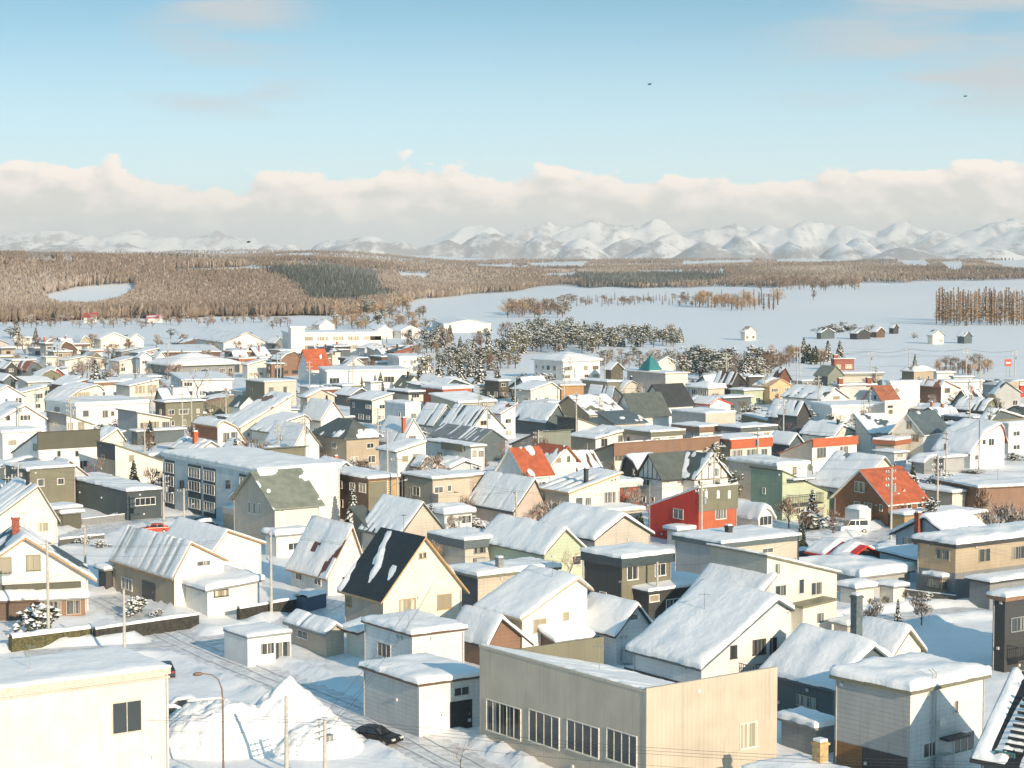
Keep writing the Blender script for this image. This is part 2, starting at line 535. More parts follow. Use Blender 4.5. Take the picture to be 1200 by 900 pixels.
def build_mountains():
    groups = {}
    for p in PEAKS:
        groups.setdefault(int(p[3] // 2000), []).append(p)
    mt, t, b = new_mat('mountain_snow_and_woods')
    geo = nd(t, 'ShaderNodeNewGeometry')
    pos = geo.outputs['Position']
    mp = nd(t, 'ShaderNodeMapping', {'Vector': pos, 'Scale': (0.012, 0.004, 0.012)}).outputs[0]
    fine = nd(t, 'ShaderNodeTexNoise', {'Vector': mp, 'Scale': 1.0, 'Detail': 9.0, 'Roughness': 0.75}).outputs[0]
    mp2 = nd(t, 'ShaderNodeMapping', {'Vector': pos, 'Scale': (0.0016, 0.0008, 0.004)}).outputs[0]
    bigm = nd(t, 'ShaderNodeTexNoise', {'Vector': mp2, 'Scale': 1.0, 'Detail': 5.0}).outputs[0]
    zz2 = nd(t, 'ShaderNodeSeparateXYZ', {0: pos}).outputs[2]
    lowm = maprange(t, zz2, 150, 40, 0.0, 0.13)
    f = maprange(t, mth(t, 'ADD', mth(t, 'ADD', fine, mth(t, 'MULTIPLY', mth(t, 'SUBTRACT', bigm, 0.5), 0.7)), lowm), 0.47, 0.66, 0.0, 0.8)
    t.links.new(mixc(t, f, (0.86, 0.86, 0.86), (0.15, 0.15, 0.16)), b.inputs['Base Color'])
    b.inputs['Roughness'].default_value = 0.8
    for gi, ps in groups.items():
        dmin, dmax = min(p[3] for p in ps) - 1500, max(p[3] for p in ps) + 1500
        m = MB()
        nx, ny = 560, 84
        pxs = [-330 + 1860 * i / (nx - 1) for i in range(nx)]
        for j in range(ny):
            d = dmin + (dmax - dmin) * j / (ny - 1)
            for px in pxs:
                x = (px - 600) / F * d
                z = -60.0
                for (pc, row, hw, pd) in ps:
                    sx = hw / F * pd
                    sy = max(sx * 1.1, 560)
                    u = ((x - (pc - 600) / F * pd) / sx) ** 2 + ((d - pd) / sy) ** 2
                    if u < 2.9:
                        H = HC + (HY - row) / F * pd + 60
                        u = math.sqrt(u)
                        z = max(z, -60 + H * (0.42 * max(0.0, 1 - u / 1.7) + 0.58 * math.exp(-u * u * 1.1)) * (1 if u < 1.2 else max(0, (1.7 - u) / 0.5)))
                if z > -60:
                    q = Vector((x * 0.0028, d * 0.0013, gi * 3.1))
                    rm = noise.ridged_multi_fractal(q, 0.95, 2.1, 5, 1.0, 2.0)
                    z += (z + 60) * 0.17 * (min(rm, 2.4) - 1.35)
                m.v.append((x, d, z))
        for j in range(ny - 1):
            for i in range(nx - 1):
                a = j * nx + i
                if m.v[a][2] <= -59.9 and m.v[a + 1][2] <= -59.9 and m.v[a + nx][2] <= -59.9:
                    continue
                m.f.append((a, a + 1, a + nx + 1, a + nx))
                m.mi.append(0)
        struct(m.build('mountains', mt, smooth=True))


build_mountains()


# ------------------------------------------------------------------ far woods
def in_poly(x, y, poly):
    c = False
    j = len(poly) - 1
    for i in range(len(poly)):
        xi, yi = poly[i]
        xj, yj = poly[j]
        if (yi > y) != (yj > y) and x < (xj - xi) * (y - yi) / (yj - yi) + xi:
            c = not c
        j = i
    return c


CLEAR = [[(46, 347), (100, 336), (160, 332), (158, 340), (140, 352), (104, 359), (70, 358)], [(200, 316), (300, 314), (335, 316), (330, 320), (205, 321)],
         [(30, 304), (88, 305), (84, 310), (34, 309)], [(465, 320), (505, 321), (500, 327), (470, 326)], [(0, 311), (12, 312), (10, 316), (0, 316)],
         [(380, 316), (440, 317), (470, 319), (385, 319)], [(620, 309), (690, 307), (682, 313), (625, 312)], [(640, 321), (678, 320), (672, 326), (640, 325)],
         [(748, 318), (800, 317), (800, 322), (750, 321)], [(800, 308), (880, 305), (884, 309), (800, 312)], [(910, 306), (1005, 302), (1010, 306), (910, 309)],
         [(1050, 304), (1075, 300), (1092, 312), (1060, 312)], [(1102, 308), (1128, 307), (1128, 317), (1112, 317)], [(1150, 306), (1210, 304), (1210, 318), (1185, 316)],
         [(560, 311), (600, 310), (600, 313), (560, 314)]]
FIELD_EDGE = [(0, 378), (60, 376), (150, 374), (240, 372), (330, 371), (395, 369), (440, 366), (470, 358), (490, 351), (560, 345), (610, 341), (640, 334), (700, 337), (800, 337), (830, 337), (930, 336), (1000, 333), (1100, 330), (1200, 328), (1320, 326)]
DARK = [[(310, 322), (380, 321), (440, 326), (445, 345), (420, 362), (370, 362), (345, 340)], [(680, 328), (740, 325), (840, 324), (850, 331), (780, 337), (690, 336)], [(372, 356), (382, 352), (470, 352), (400, 362)]]  # conifer stands, kept darker to stand for shade lying in the hollow


def edge_row(px):
    for (a, ya), (b, yb) in zip(FIELD_EDGE, FIELD_EDGE[1:]):
        if a <= px <= b:
            return ya + (yb - ya) * (px - a) / (b - a)
    return FIELD_EDGE[0][1] if px < 0 else FIELD_EDGE[-1][1]


def wood_mat(name, c1, c2, c3):
    m, t, b = new_mat(name)
    at = nd(t, 'ShaderNodeAttribute', None, attribute_name='tint')
    k = at.outputs['Fac']
    a = mixc(t, maprange(t, k, 0.0, 0.6, smooth=False), c1, c2)
    t.links.new(mixc(t, maprange(t, k, 0.6, 1.0, smooth=False), a, c3), b.inputs['Base Color'])
    b.inputs['Roughness'].default_value = 0.9
    b.inputs['Specular IOR Level'].default_value = 0.1
    return m


def build_woods():
    rg = random.Random(3)
    bare, dark = MB(), MB()
    tb, td = [], []
    dlo, dhi = 1150.0, 7000.0
    for _ in range(330000):
        px = rg.uniform(-140, 1340)
        # equal density over the picture rows
        d = 1.0 / (1.0 / dhi + (rg.random() ** 0.85) * (1.0 / dlo - 1.0 / dhi))
        x = (px - 600) / F * d
        z = terrain_z(x, d)
        qx, qy = proj((x, d, z))
        wob = 2.2 * noise.noise(Vector((qx * 0.03, qy * 0.1, 0)))
        hp = 9.0 * F / d
        if qy > edge_row(qx) + wob or any(in_poly(qx, qy + 0.5 * wob, c) or (c is CLEAR[0] and in_poly(qx, qy - 0.6 * hp, c)) or in_poly(qx, qy - 0.3 * hp, c) for c in CLEAR):
            continue
        g = noise.noise(Vector((x * 0.0045, d * 0.0022, 11)))
        if g < -0.48 and rg.random() < 0.8:
            continue                                   # thin places where the snow shows
        isd = any(in_poly(qx + 9 * g + rg.gauss(0, 4), qy + rg.gauss(0, 1.2), c) for c in DARK) or (noise.noise(Vector((x * 0.004, d * 0.0025, 3))) + rg.gauss(0, .06) > 0.50)
        s = 0.9 + 0.12 * (d / 3000)
        k = min(1, max(0, 0.45 + 0.7 * g + rg.gauss(0, 0.2)))
        a0 = rg.random() * 3.14
        pts = []
        if isd:
            hgt, w, M, T = rg.uniform(8, 13), rg.uniform(1.4, 2.3) * s, dark, td
            for i in range(4):
                a = a0 + i * math.pi / 2
                pts.append((x + w * math.cos(a), d + w * math.sin(a), z + rg.uniform(0, 2)))
            pts.append((x, d, z + hgt))
            fs = [(0, 1, 4), (1, 2, 4), (2, 3, 4), (3, 0, 4)]
        elif rg.random() < 0.85:
            # rounded leafless crown
            hgt, w, M, T = rg.uniform(6.5, 9.5), rg.uniform(1.3, 2.5) * s, bare, tb
            mid = z + hgt * 0.62
            for i in range(5):
                a = a0 + i * 1.2566
                ww = w * rg.uniform(.75, 1.2)
                pts.append((x + ww * math.cos(a), d + ww * math.sin(a), mid + rg.uniform(-.8, .8)))
            pts += [(x + rg.uniform(-.6, .6), d, z + hgt), (x, d, z + hgt * 0.12)]
            fs = [(i, (i + 1) % 5, 5) for i in range(5)] + [((i + 1) % 5, i, 6) for i in range(5)]
        else:
            # a thin trunk fanning out into a ragged crown
            hgt, w, M, T = rg.uniform(8, 10.5), rg.uniform(0.5, 1.1) * s, bare, tb
            k = min(1, k + 0.3)
            for i in range(3):
                a = a0 + i * 2.1
                pts.append((x + 0.2 * math.cos(a), d + 0.2 * math.sin(a), z - 1))
            for i in range(3):
                a = a0 + i * 2.1 + rg.uniform(-.4, .4)
                pts.append((x + w * math.cos(a), d + w * math.sin(a), z + hgt * rg.uniform(0.45, 0.8)))
            pts.append((x + rg.uniform(-.8, .8), d + rg.uniform(-.8, .8), z + hgt))
            fs = [(0, 1, 4, 3), (1, 2, 5, 4), (2, 0, 3, 5), (3, 4, 6), (4, 5, 6), (5, 3, 6)]
        b0 = len(M.v)
        M.v += pts
        for f in fs:
            M.f.append(tuple(b0 + i for i in f))
            M.mi.append(0)
        T += [k] * len(pts)
    for M, T, nm, mat in ((bare, tb, 'leafless_woods', wood_mat('leafless_branches', (0.135, 0.104, 0.082), (0.225, 0.178, 0.14), (0.36, 0.315, 0.275))),
                          (dark, td, 'conifer_woods', wood_mat('conifers_with_shade', (0.04, 0.055, 0.055), (0.075, 0.09, 0.085), (0.20, 0.22, 0.22)))):  # conifer green with the hollow's shade put into the colour
        me = M.mesh(nm, [mat])
        at = me.attributes.new('tint', 'FLOAT', 'POINT')
        at.data.foreach_set('value', T)
        struct(link(nm, me), 'stuff')


build_woods()
# ------------------------------------------------------------------ houses
FOOT = []
WIN_CACHE = {}
RNG = random.Random(7)
PANE_TYPES = [glass_mat('window_glass'), glass_mat('window_glass_grey', (0.10, 0.115, 0.12), 0.15, 0.5), glass_mat('window_curtain', (0.30, 0.27, 0.20), 0.25, 0.8)]


def window_meshes(w, h, fcol, merged, pane=0, mull=None):
    w, h = max(0.35, round(w * 5) / 5), max(0.35, round(h * 5) / 5)
    k = (w, h, fcol, merged, pane, mull)
    if k in WIN_CACHE:
        return WIN_CACHE[k]
    fm = flat_mat('frame_' + fcol, COL[fcol], 0.5)
    b = MB()
    t = 0.08 if min(w, h) > 0.7 else 0.055
    x0, x1, z0, z1 = -w / 2, w / 2, -h / 2, h / 2
    D = -0.075
    b.box(x0 - 0.03, D - 0.05, z0 - 0.03, x1 + 0.03, 0.01, z0 + t)
    b.box(x0, D, z1 - t, x1, 0.01, z1)
    b.box(x0, D, z0 + t, x0 + t, 0.01, z1 - t)
    b.box(x1 - t, D, z0 + t, x1, 0.01, z1 - t)
    n = mull or max(1, round(w / 0.95))
    for i in range(1, n):
        xm = x0 + w * i / n
        b.box(xm - t * 0.4, D + 0.012, z0 + t, xm + t * 0.4, 0.01, z1 - t)
    p = b if merged else MB()
    p.quad((x0 + t, -0.03, z0 + t), (x1 - t, -0.03, z0 + t), (x1 - t, -0.03, z1 - t), (x0 + t, -0.03, z1 - t), 1 if merged else 0)
    if merged:
        r = (b.mesh('window', [fm, PANE_TYPES[pane]]), None)
    else:
        r = (b.mesh('window', [fm]), p.mesh('pane', [PANE_TYPES[pane]]))
    WIN_CACHE[k] = r
    return r


class Block:
    """one rectangular volume with its roof; the near corner stands at photo column xc"""

    def __init__(s, xl, xc, xr, ye, h, phi=35, wl=None, wr=None, base=None):
        s.h = h
        s.P = G(xc, ye, h)
        s.phi = R(phi)
        s.uR = Vector((math.cos(s.phi), math.sin(s.phi), 0))
        s.uL = Vector((-math.sin(s.phi), math.cos(s.phi), 0))
        s.wr = wr if wr else s.solve(s.uR, xr)
        s.wl = wl if wl else s.solve(s.uL, xl)
        s.P0 = Vector((s.P.x, s.P.y, 0))

    def solve(s, u, px):
        k = (px - 600) / F
        q = s.P - EYE
        a = q.x - k * q.dot(FWD)
        b = u.x - k * u.dot(FWD)
        return min(max(1.5, -a / b), 60.0)

    def pxm(s):
        return F / (s.P - EYE).dot(FWD)

    def face(s, f):
        return (s.uR, -s.uL * -1 if f == 'L' else -s.uL) if f == 'R' else (s.uL, -s.uR)


def roof_profile(kind, rise, rp, r2):
    ax = kind[1] if len(kind) > 1 else 'x'
    k = kind[0]
    if k == 'F':
        return 'x', [(0, 0), (1, 0)]
    if k == 'M':
        return ax, [(0, 0), (1, rise)]
    if k == 'G':
        return ax, [(0, 0), (rp, rise), (1, r2)]
    if k == 'Q':
        return ax, [(0, 0), (rp * 0.45, rise * 0.68), (rp, rise), (rp + (1 - rp) * 0.55, rise * 0.68 + r2 * 0.3), (1, r2)]
    return 'x', [(0, 0), (1, 0)]


def interp(pts, t):
    for (a, za), (b, zb) in zip(pts, pts[1:]):
        if t <= b or b == pts[-1][0]:
            return za + (zb - za) * (t - a) / (b - a)
    return pts[-1][1]


def make_block(name, blk, wall, roof, rise=2.0, rcol='G3', cov=1.0, rp=0.5, r2=0.0, wallL=None, trim=None, ov=0.45, fh=0.22, T=0.45, streak=False,
               siding='h', parent=None, label=None, cat=None, group=None, seed=None, zbase=-0.7, hipinset=None):
    h, wr, wl = blk.h, blk.wr, blk.wl
    seed = seed if seed is not None else RNG.random() * 100
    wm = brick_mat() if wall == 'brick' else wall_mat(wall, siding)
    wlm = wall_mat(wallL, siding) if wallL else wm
    hip = roof[0] == 'H'
    ax, prof = roof_profile(roof, rise, rp, r2)
    La, Lb = (wr, wl) if ax == 'x' else (wl, wr)

    def P3(a, b, z):
        return (a, b, z) if ax == 'x' else (b, a, z)
    m = MB()
    mR, mL = 0, 1
    e0, e1 = (mR, 0) if ax == 'x' else (mL, 0)
    s0, s1 = (mL, 0) if ax == 'x' else (mR, 0)
    for b, mm in ((0, e0), (Lb, e1)):
        m.poly([P3(0, b, zbase), P3(La, b, zbase)] + [P3(t * La, b, h + z) for t, z in reversed(prof)], mm)
    m.quad(P3(0, 0, zbase), P3(0, Lb, zbase), P3(0, Lb, h + prof[0][1]), P3(0, 0, h + prof[0][1]), s0)
    m.quad(P3(La, 0, zbase), P3(La, Lb, zbase), P3(La, Lb, h + prof[-1][1]), P3(La, 0, h + prof[-1][1]), s1)
    if parent is None:
        root = thing(name, label, cat, blk.P0, blk.phi, group)
        wo = m.build('wall', [wm, wlm], root)
        part = root
        house = root
    else:
        house = parent
        ph = parent.rotation_euler[2]
        d = blk.P0 - parent.location
        c, sn = math.cos(-ph), math.sin(-ph)
        wo = m.build(name, [wm, wlm], parent, loc=(d.x * c - d.y * sn, d.x * sn + d.y * c, 0), rot=(0, 0, blk.phi - ph))
        part = wo
    # roof slab
    tcol = trim or rcol
    rm, tm = roof_mat(rcol), flat_mat('trim_' + tcol, COL[tcol], 0.55)
    (t0, z0), (t1, z1) = prof[0], prof[1]
    (t8, z8), (t9, z9) = prof[-2], prof[-1]
    ext = ([(-ov, h + z0 - (z1 - z0) / ((t1 - t0) * La) * ov)] + [(t * La, h + z) for t, z in prof[1:-1]] +
           [(La + ov, h + z9 + (z9 - z8) / ((t9 - t8) * La) * ov)])
    flat = roof[0] == 'F'
    zlow = -(fh - 0.14) if flat else 0.0
    zup = 0.14 if flat else fh
    r = MB()
    if hip:
        x0, x1, y0, y1 = -ov, wr + ov, -ov, wl + ov
        ins = min(x1 - x0, y1 - y0) / 2
        slope = rise / ins
        if x1 - x0 >= y1 - y0:
            A, B = (x0 + ins, (y0 + y1) / 2, h + rise + fh), (x1 - ins + 0.001, (y0 + y1) / 2, h + rise + fh)
            c = [(x0, y0, h + fh), (x1, y0, h + fh), (x1, y1, h + fh), (x0, y1, h + fh)]
            r.poly([c[0], c[1], B, A]); r.poly([c[1], c[2], B]); r.poly([c[2], c[3], A, B]); r.poly([c[3], c[0], A])
        else:
            A, B = ((x0 + x1) / 2, y0 + ins, h + rise + fh), ((x0 + x1) / 2, y1 - ins, h + rise + fh)
            c = [(x0, y0, h + fh), (x1, y0, h + fh), (x1, y1, h + fh), (x0, y1, h + fh)]
            r.poly([c[0], c[1], A]); r.poly([c[1], c[2], B, A]); r.poly([c[2], c[3], B]); r.poly([c[3], c[0], A, B])
        for i in range(4):
            p, q = c[i], c[(i + 1) % 4]
            r.quad((p[0], p[1], h + 0.003), (q[0], q[1], h + 0.003), q, p, 1)
        r.quad((x0, y0, h + 0.003), (x0, y1, h + 0.003), (x1, y1, h + 0.003), (x1, y0, h + 0.003), 1)
    else:
        for (a, za), (b, zb) in zip(ext, ext[1:]):
            r.quad(P3(a, -ov, za + zup), P3(b, -ov, zb + zup), P3(b, Lb + ov, zb + zup), P3(a, Lb + ov, za + zup), 0)
            r.quad(P3(a, -ov, za + zlow + 0.003), P3(a, Lb + ov, za + zlow + 0.003), P3(b, Lb + ov, zb + zlow + 0.003), P3(b, -ov, zb + zlow + 0.003), 1)
            for bb in (-ov, Lb + ov):
                r.quad(P3(a, bb, za + zlow + 0.003), P3(b, bb, zb + zlow + 0.003), P3(b, bb, zb + zup), P3(a, bb, za + zup), 1)
        for a, za in (ext[0], ext[-1]):
            r.quad(P3(a, -ov, za + zlow + 0.003), P3(a, Lb + ov, za + zlow + 0.003), P3(a, Lb + ov, za + zup), P3(a, -ov, za + zup), 1)
    r.build('roof', [rm, tm], part)
    # snow lying on the roof
    if cov > 0:
        step = max(0.5, 3.2 / blk.pxm())
        if streak:
            step = max(0.4, 2.4 / blk.pxm())

        def samples(brk):
            out = []
            for p, q in zip(brk, brk[1:]):
                n = max(1, int(round((q - p) / step)))
                out += [p + (q - p) * i / n for i in range(n)]
            out.append(brk[-1])
            return [out[0], out[0], out[0] + 0.12] + out[1:-1] + [out[-1] - 0.12, out[-1], out[-1]]
        inn = 0.0 if not streak else 0.1
        brk = [e[0] for e in ext]
        brk[0] += inn
        brk[-1] -= inn
        if hip:
            brk = [-ov, wr + ov]
            La, Lb = wr, wl
        As, Bs = samples(brk), samples([-ov + inn, Lb + ov - inn])
        g = MB()
        na, nb = len(As), len(Bs)

        def zr(a, b):
            if hip:
                e = min(a + ov, wr + ov - a, b + ov, wl + ov - b)
                return h + fh + max(0, e) * slope
            for (a1, za), (a2, zb) in zip(ext, ext[1:]):
                if a <= a2 + 1e-6:
                    return za + (zb - za) * (a - a1) / (a2 - a1) + zup
            return ext[-1][1] + zup
        A_, B_ = As, Bs
        for i, a in enumerate(As):
            for j, b in enumerate(Bs):
                a, b = A_[i], B_[j]
                zz_ = zr(a, b)
                if i in (0, na - 1) or j in (0, nb - 1):
                    th = -0.02
                    if cov < 1:
                        th = -0.06
                else:
                    e = min(a - As[0], As[-1] - a, b - Bs[0], Bs[-1] - b)
                    th = T * (0.6 + 0.4 * min(1, max(0, e) / 0.7) ** 0.5)
                    th *= 1 + 0.36 * noise.noise(Vector((a * 0.38 + seed, b * 0.45, seed))) + 0.13 * noise.noise(Vector((a * 1.5 + seed, b * 1.5, 3 + seed)))
                    if e < 0.2:
                        th *= 1 + 0.35 * noise.noise(Vector((a * 1.1 + seed, b * 1.1, 9 + seed)))
                    if cov < 1:
                        if streak:
                            n_ = noise.noise(Vector((b * 1.1 + seed, a * 0.16, seed))) * 0.7 + 0.35 * noise.noise(Vector((b * 2.8, a * 0.35, seed)))
                        else:
                            n_ = noise.noise(Vector((b * 0.33 + seed, a * 0.33, seed))) * 0.8 + 0.35 * noise.noise(Vector((b * 1.1, a * 1.1, seed)))
                        n_ = 0.5 + n_
                        k = sstep(n_, 1 - cov - 0.10, 1 - cov + 0.10)
                        th = th * k * (0.55 if streak else 0.8) - 0.06 * (1 - k)
                if cov >= 1 and T > 0.22:
                    if i < 3 or i > na - 4:
                        a += (1 if i > 3 else -1) * 0.13 * noise.noise(Vector((b * 0.9 + seed, 4.0 + i // 4, seed)))
                    if j < 3 or j > nb - 4:
                        b += (1 if j > 3 else -1) * 0.13 * noise.noise(Vector((a * 0.9 + seed, 9.0 + j // 4, seed)))
                g.v.append(P3(a, b, zz_ + th))
        for i in range(na - 1):
            for j in range(nb - 1):
                if cov < 1:
                    q = [i * nb + j, (i + 1) * nb + j, (i + 1) * nb + j + 1, i * nb + j + 1]
                g.f.append((i * nb + j, (i + 1) * nb + j, (i + 1) * nb + j + 1, i * nb + j + 1) if ax == 'x' else
                           (i * nb + j, i * nb + j + 1, (i + 1) * nb + j + 1, (i + 1) * nb + j))
                g.mi.append(0)
        g.build('snow_cap', SNOW, part, smooth=True)
    FOOT.append((label or name, blk, parent))

    def zroof(x, y):
        a = x if ax == 'x' else y
        if hip:
            return h + fh
        return h + interp(prof, a / La) + zup
    part_info = dict(part=part, house=house, blk=blk, zroof=zroof, sub=parent is not None, wallobj=wo)
    return part_info


def put_window(H, f, u, z, w, h, fcol='W', pane=None, name='window', mull=None):
    blk = H['blk']
    lim = blk.wr if f == 'R' else blk.wl
    w = min(w, lim - 0.3)
    u = min(max(u, w / 2 + 0.12), lim - w / 2 - 0.12)
    small = H['sub'] or blk.pxm() < 5.6
    if pane is None:
        pane = RNG.choice((0, 0, 1, 2))
    fm, pm = window_meshes(w, h, fcol, small, pane, mull)
    loc, rot = ((u, 0, z), (0, 0, 0)) if f == 'R' else ((0, u, z), (0, 0, -math.pi / 2))
    o = link(name, fm, H['part'], loc, rot)
    if pm:
        link('pane', pm, o)
    return o


def px_rect(H, f, x0, y0, x1, y1):
    b = H['blk']
    u, n = (b.uR, -b.uL) if f == 'R' else (b.uL, -b.uR)
    cx, cy = (x0 + x1) / 2, (y0 + y1) / 2
    p = [hit_plane(a, c, b.P0, n) for a, c in ((x0, cy), (x1, cy), (cx, y0), (cx, y1))]
    ua, ub = (p[0] - b.P0).dot(u), (p[1] - b.P0).dot(u)
    return (ua + ub) / 2, (p[2].z + p[3].z) / 2, abs(ub - ua), p[2].z - p[3].z


def wins(H, spec, fcol='W', pane=None):
    for it in spec.split(';'):
        f, v = it.strip().split(':')
        u, z, w, h = px_rect(H, f, *[float(q) for q in v.split(',')])
        put_window(H, f, u, z, max(w, 0.5), max(h, 0.5), fcol, pane)


def auto_windows(H, seed, fcol='W'):
    rg = random.Random(seed)
    b = H['blk']
    for f, L in (('R', b.wr), ('L', b.wl)):
        rows = [1.35, 3.95] if b.h > 4.4 else ([1.4] if b.h > 2.3 else [])
        if b.h > 7:
            rows.append(6.5)
        for z in rows:
            n = int(L / 3.1)
            for i in range(n):
                if rg.random() < (0.85 if f == 'R' else 0.6):
                    w = rg.choice((0.8, 1.6, 1.6, 2.4))
                    put_window(H, f, L * (i + 0.5) / n + rg.uniform(-0.3, 0.3), z, w, rg.choice((1.0, 1.2, 1.4)), fcol)


def chimney(H, x, y, top, w=0.6, col='K2', z0=None, capped=True):
    z = H['zroof'](x, y) - 0.5 if z0 is None else z0
    b = MB()
    b.box(-w / 2, -w / 2, 0, w / 2, w / 2, top - z)
    if capped:
        b.box(-w * 0.62, -w * 0.62, top - z - 0.25, w * 0.62, w * 0.62, top - z - 0.1)
    b.box(-w * 0.45, -w * 0.45, top - z + 0.002, w * 0.45, w * 0.45, top - z + 0.18, 1)
    return b.build('chimney', [flat_mat('chimney_' + col, COL[col], 0.8, 0, 0.25), SNOW], H['part'], loc=(x, y, z))


def panel(H, f, z0, z1, col, u0=-0.07, u1=None, name='facade_panel', d=0.07, siding='v'):
    b = MB()
    L = (H['blk'].wr if f == 'R' else H['blk'].wl)
    u1 = L + 0.07 if u1 is None else u1
    if f == 'R':
        b.box(u0, -d, z0, u1, -0.004, z1)
    else:
        b.box(-d, u0, z0, -0.004, u1, z1)
    return b.build(name, wall_mat(col, siding), H['part'])


def balcony(H, f, x0, y0, x1, y1, depth=1.3, col='K2', solid=None):
    """balcony on a facade: y0 rail top, y1 floor, in photo rows"""
    u, z, w, hh = px_rect(H, f, x0, y0, x1, y1)
    zb, zt = z - hh / 2, z + hh / 2
    rot = (0, 0, 0) if f == 'R' else (0, 0, -math.pi / 2)
    loc = (u, 0, zb) if f == 'R' else (0, u, zb)
    b = MB()
    b.box(-w / 2, -depth, -0.18, w / 2, -0.004, 0)
    o = b.build('balcony', flat_mat('trim_' + col, COL[col]), H['part'], loc=loc, rot=rot)
    r = MB()
    if solid:
        r.box(-w / 2, -depth - 0.06, -0.3, w / 2, -depth - 0.004, zt - zb)
        r.box(-w / 2 - 0.06, -depth - 0.06, -0.3, -w / 2 - 0.004, -0.004, zt - zb)
        r.box(w / 2 + 0.004, -depth - 0.06, -0.3, w / 2 + 0.06, -0.004, zt - zb)
        mm = wall_mat(solid, 'v')
    else:
        n = max(3, int(w / 0.35))
        for i in range(n + 1):
            x = -w / 2 + w * i / n
            r.box(x - 0.02, -depth - 0.02, 0.004, x + 0.02, -depth + 0.02, zt - zb - 0.05)
        for sgn in (-1, 1):
            for j in range(4):
                y = -depth * (j + 1) / 5
                r.box(sgn * w / 2 - 0.02, y - 0.02, 0.004, sgn * w / 2 + 0.02, y + 0.02, zt - zb - 0.05)
            r.box(sgn * w / 2 - 0.035, -depth + 0.04, zt - zb - 0.048, sgn * w / 2 + 0.035, -0.004, zt - zb + 0.01)
        r.box(-w / 2 - 0.04, -depth - 0.04, zt - zb - 0.048, w / 2 + 0.04, -depth + 0.036, zt - zb + 0.02)
        mm = flat_mat('rail_' + col, COL[col])
    if H['sub']:
        o2 = r.build('railing', mm, H['part'], loc=loc, rot=rot)
    else:
        r.build('railing', mm, o)
    return o


def door(H, f, x0, y0, x1, y1, col='K2'):
    u, z, w, h = px_rect(H, f, x0, y0, x1, y1)
    w, h = max(0.8, w), max(1.8, h)
    b = MB()
    b.box(-w / 2, -0.06, 0, w / 2, -0.004, h)
    rot = (0, 0, 0) if f == 'R' else (0, 0, -math.pi / 2)
    zb = max(0.05, z - h / 2)
    o = b.build('door', flat_mat('door_' + col, COL[col], 0.45), H['part'], loc=(u, 0, zb) if f == 'R' else (0, u, zb), rot=rot)
    if not H['sub']:
        k = MB()
        k.box(w * 0.32, -0.12, h * 0.47, w * 0.36, -0.064, h * 0.53)
        k.build('handle', flat_mat('metal_grey', (0.3, 0.3, 0.3), 0.4, 0.8), o)
    return o


NH = [0]


def house(label, xl, xc, xr, ye, h, wall, roof, rise=2.0, rcol='G3', cov=1.0, win=None, cat='house', name='house', phi=35, wl=None, wr=None, fcol='W', pane=None, auto=True, group=None, chim=None, **kw):
    NH[0] += 1
    blk = Block(xl, xc, xr, ye, h, phi, wl, wr)
    rg = random.Random(NH[0] * 17)
    if cov == 1 and roof[0] in 'GMQ' and rg.random() < 0.62:
        cov = rg.uniform(0.68, 0.92)
        kw.setdefault('streak', rg.random() < 0.6)
    kw.setdefault('T', rg.uniform(0.22, 0.44))
    H = make_block(name, blk, wall, roof, rise, rcol, cov, label=label, cat=cat, group=group, seed=NH[0] * 3.7, **kw)
    if win:
        wins(H, win, fcol, pane)
    elif auto:
        auto_windows(H, NH[0], fcol)
    for c in (chim or ()):
        chimney(H, *c)
    if blk.pxm() > 6.4 and blk.h > 3:
        trimmings(H, rg, name == 'house')
    return H


def trimmings(H, rg, tank=True):
    """downpipe, vent hoods and a meter box on the walls"""
    b = H['blk']
    m = MB()
    for (x, y) in ((b.wr - 0.18, -0.07), (-0.07, b.wl - 0.2)):
        m.tube([(x, y, 0.1), (x, y, b.h * 0.55), (x, y, b.h - 0.25)], 0.045, 6)
    if H['zroof'](b.wr, 0) > b.h - 0.3:
        m.build('downpipe', flat_mat('pipe_grey', (0.4, 0.4, 0.4), 0.5), H['part'])
    for f, L in (('R', b.wr), ('L', b.wl)):
        for k in range(rg.choice((1, 2, 2))):
            u, z = rg.uniform(0.4, L - 0.4), rg.choice((0.7, 2.45, b.h - 0.5))
            v = MB()
            v.box(-0.13, -0.16, -0.12, 0.13, -0.004, 0.14)
            v.build('vent', flat_mat('vent_grey', (0.5, 0.5, 0.5), 0.5), H['part'], loc=(u, 0, z) if f == 'R' else (0, u, z), rot=(0, 0, 0) if f == 'R' else (0, 0, -math.pi / 2))
    if rg.random() < 0.55:
        # an aerial on the roof
        m = MB()
        x, y = b.wr * rg.uniform(.3, .7), b.wl * rg.uniform(.3, .7)
        z = H['zroof'](x, y)
        m.tube([(0, 0, -0.3), (0, 0, 2.1)], 0.025, 5)
        m.tube([(-0.5, 0, 1.95), (0.5, 0, 1.95)], 0.015, 4)
        for i in range(6):
            m.tube([(-0.45 + 0.18 * i, -0.28, 1.95), (-0.45 + 0.18 * i, 0.28, 1.95)], 0.012, 4)
        m.build('aerial', flat_mat('metal_grey', (0.3, 0.3, 0.3), 0.4, 0.8), H['part'], loc=(x, y, z), rot=(0, 0, rg.random() * 6))
    if tank and rg.random() < 0.5:
        m = MB()
        m.box(-0.75, -0.95, 0.35, 0.75, -0.25, 1.75)
        for sx in (-0.6, 0.6):
            m.box(sx - 0.05, -0.65, -0.3, sx + 0.05, -0.55, 0.347)
        m.build('fuel_tank', flat_mat('tank_grey', (0.45, 0.46, 0.46), 0.4, 0.3), H['part'], loc=(b.wr * rg.uniform(.2, .8), 0, 0))


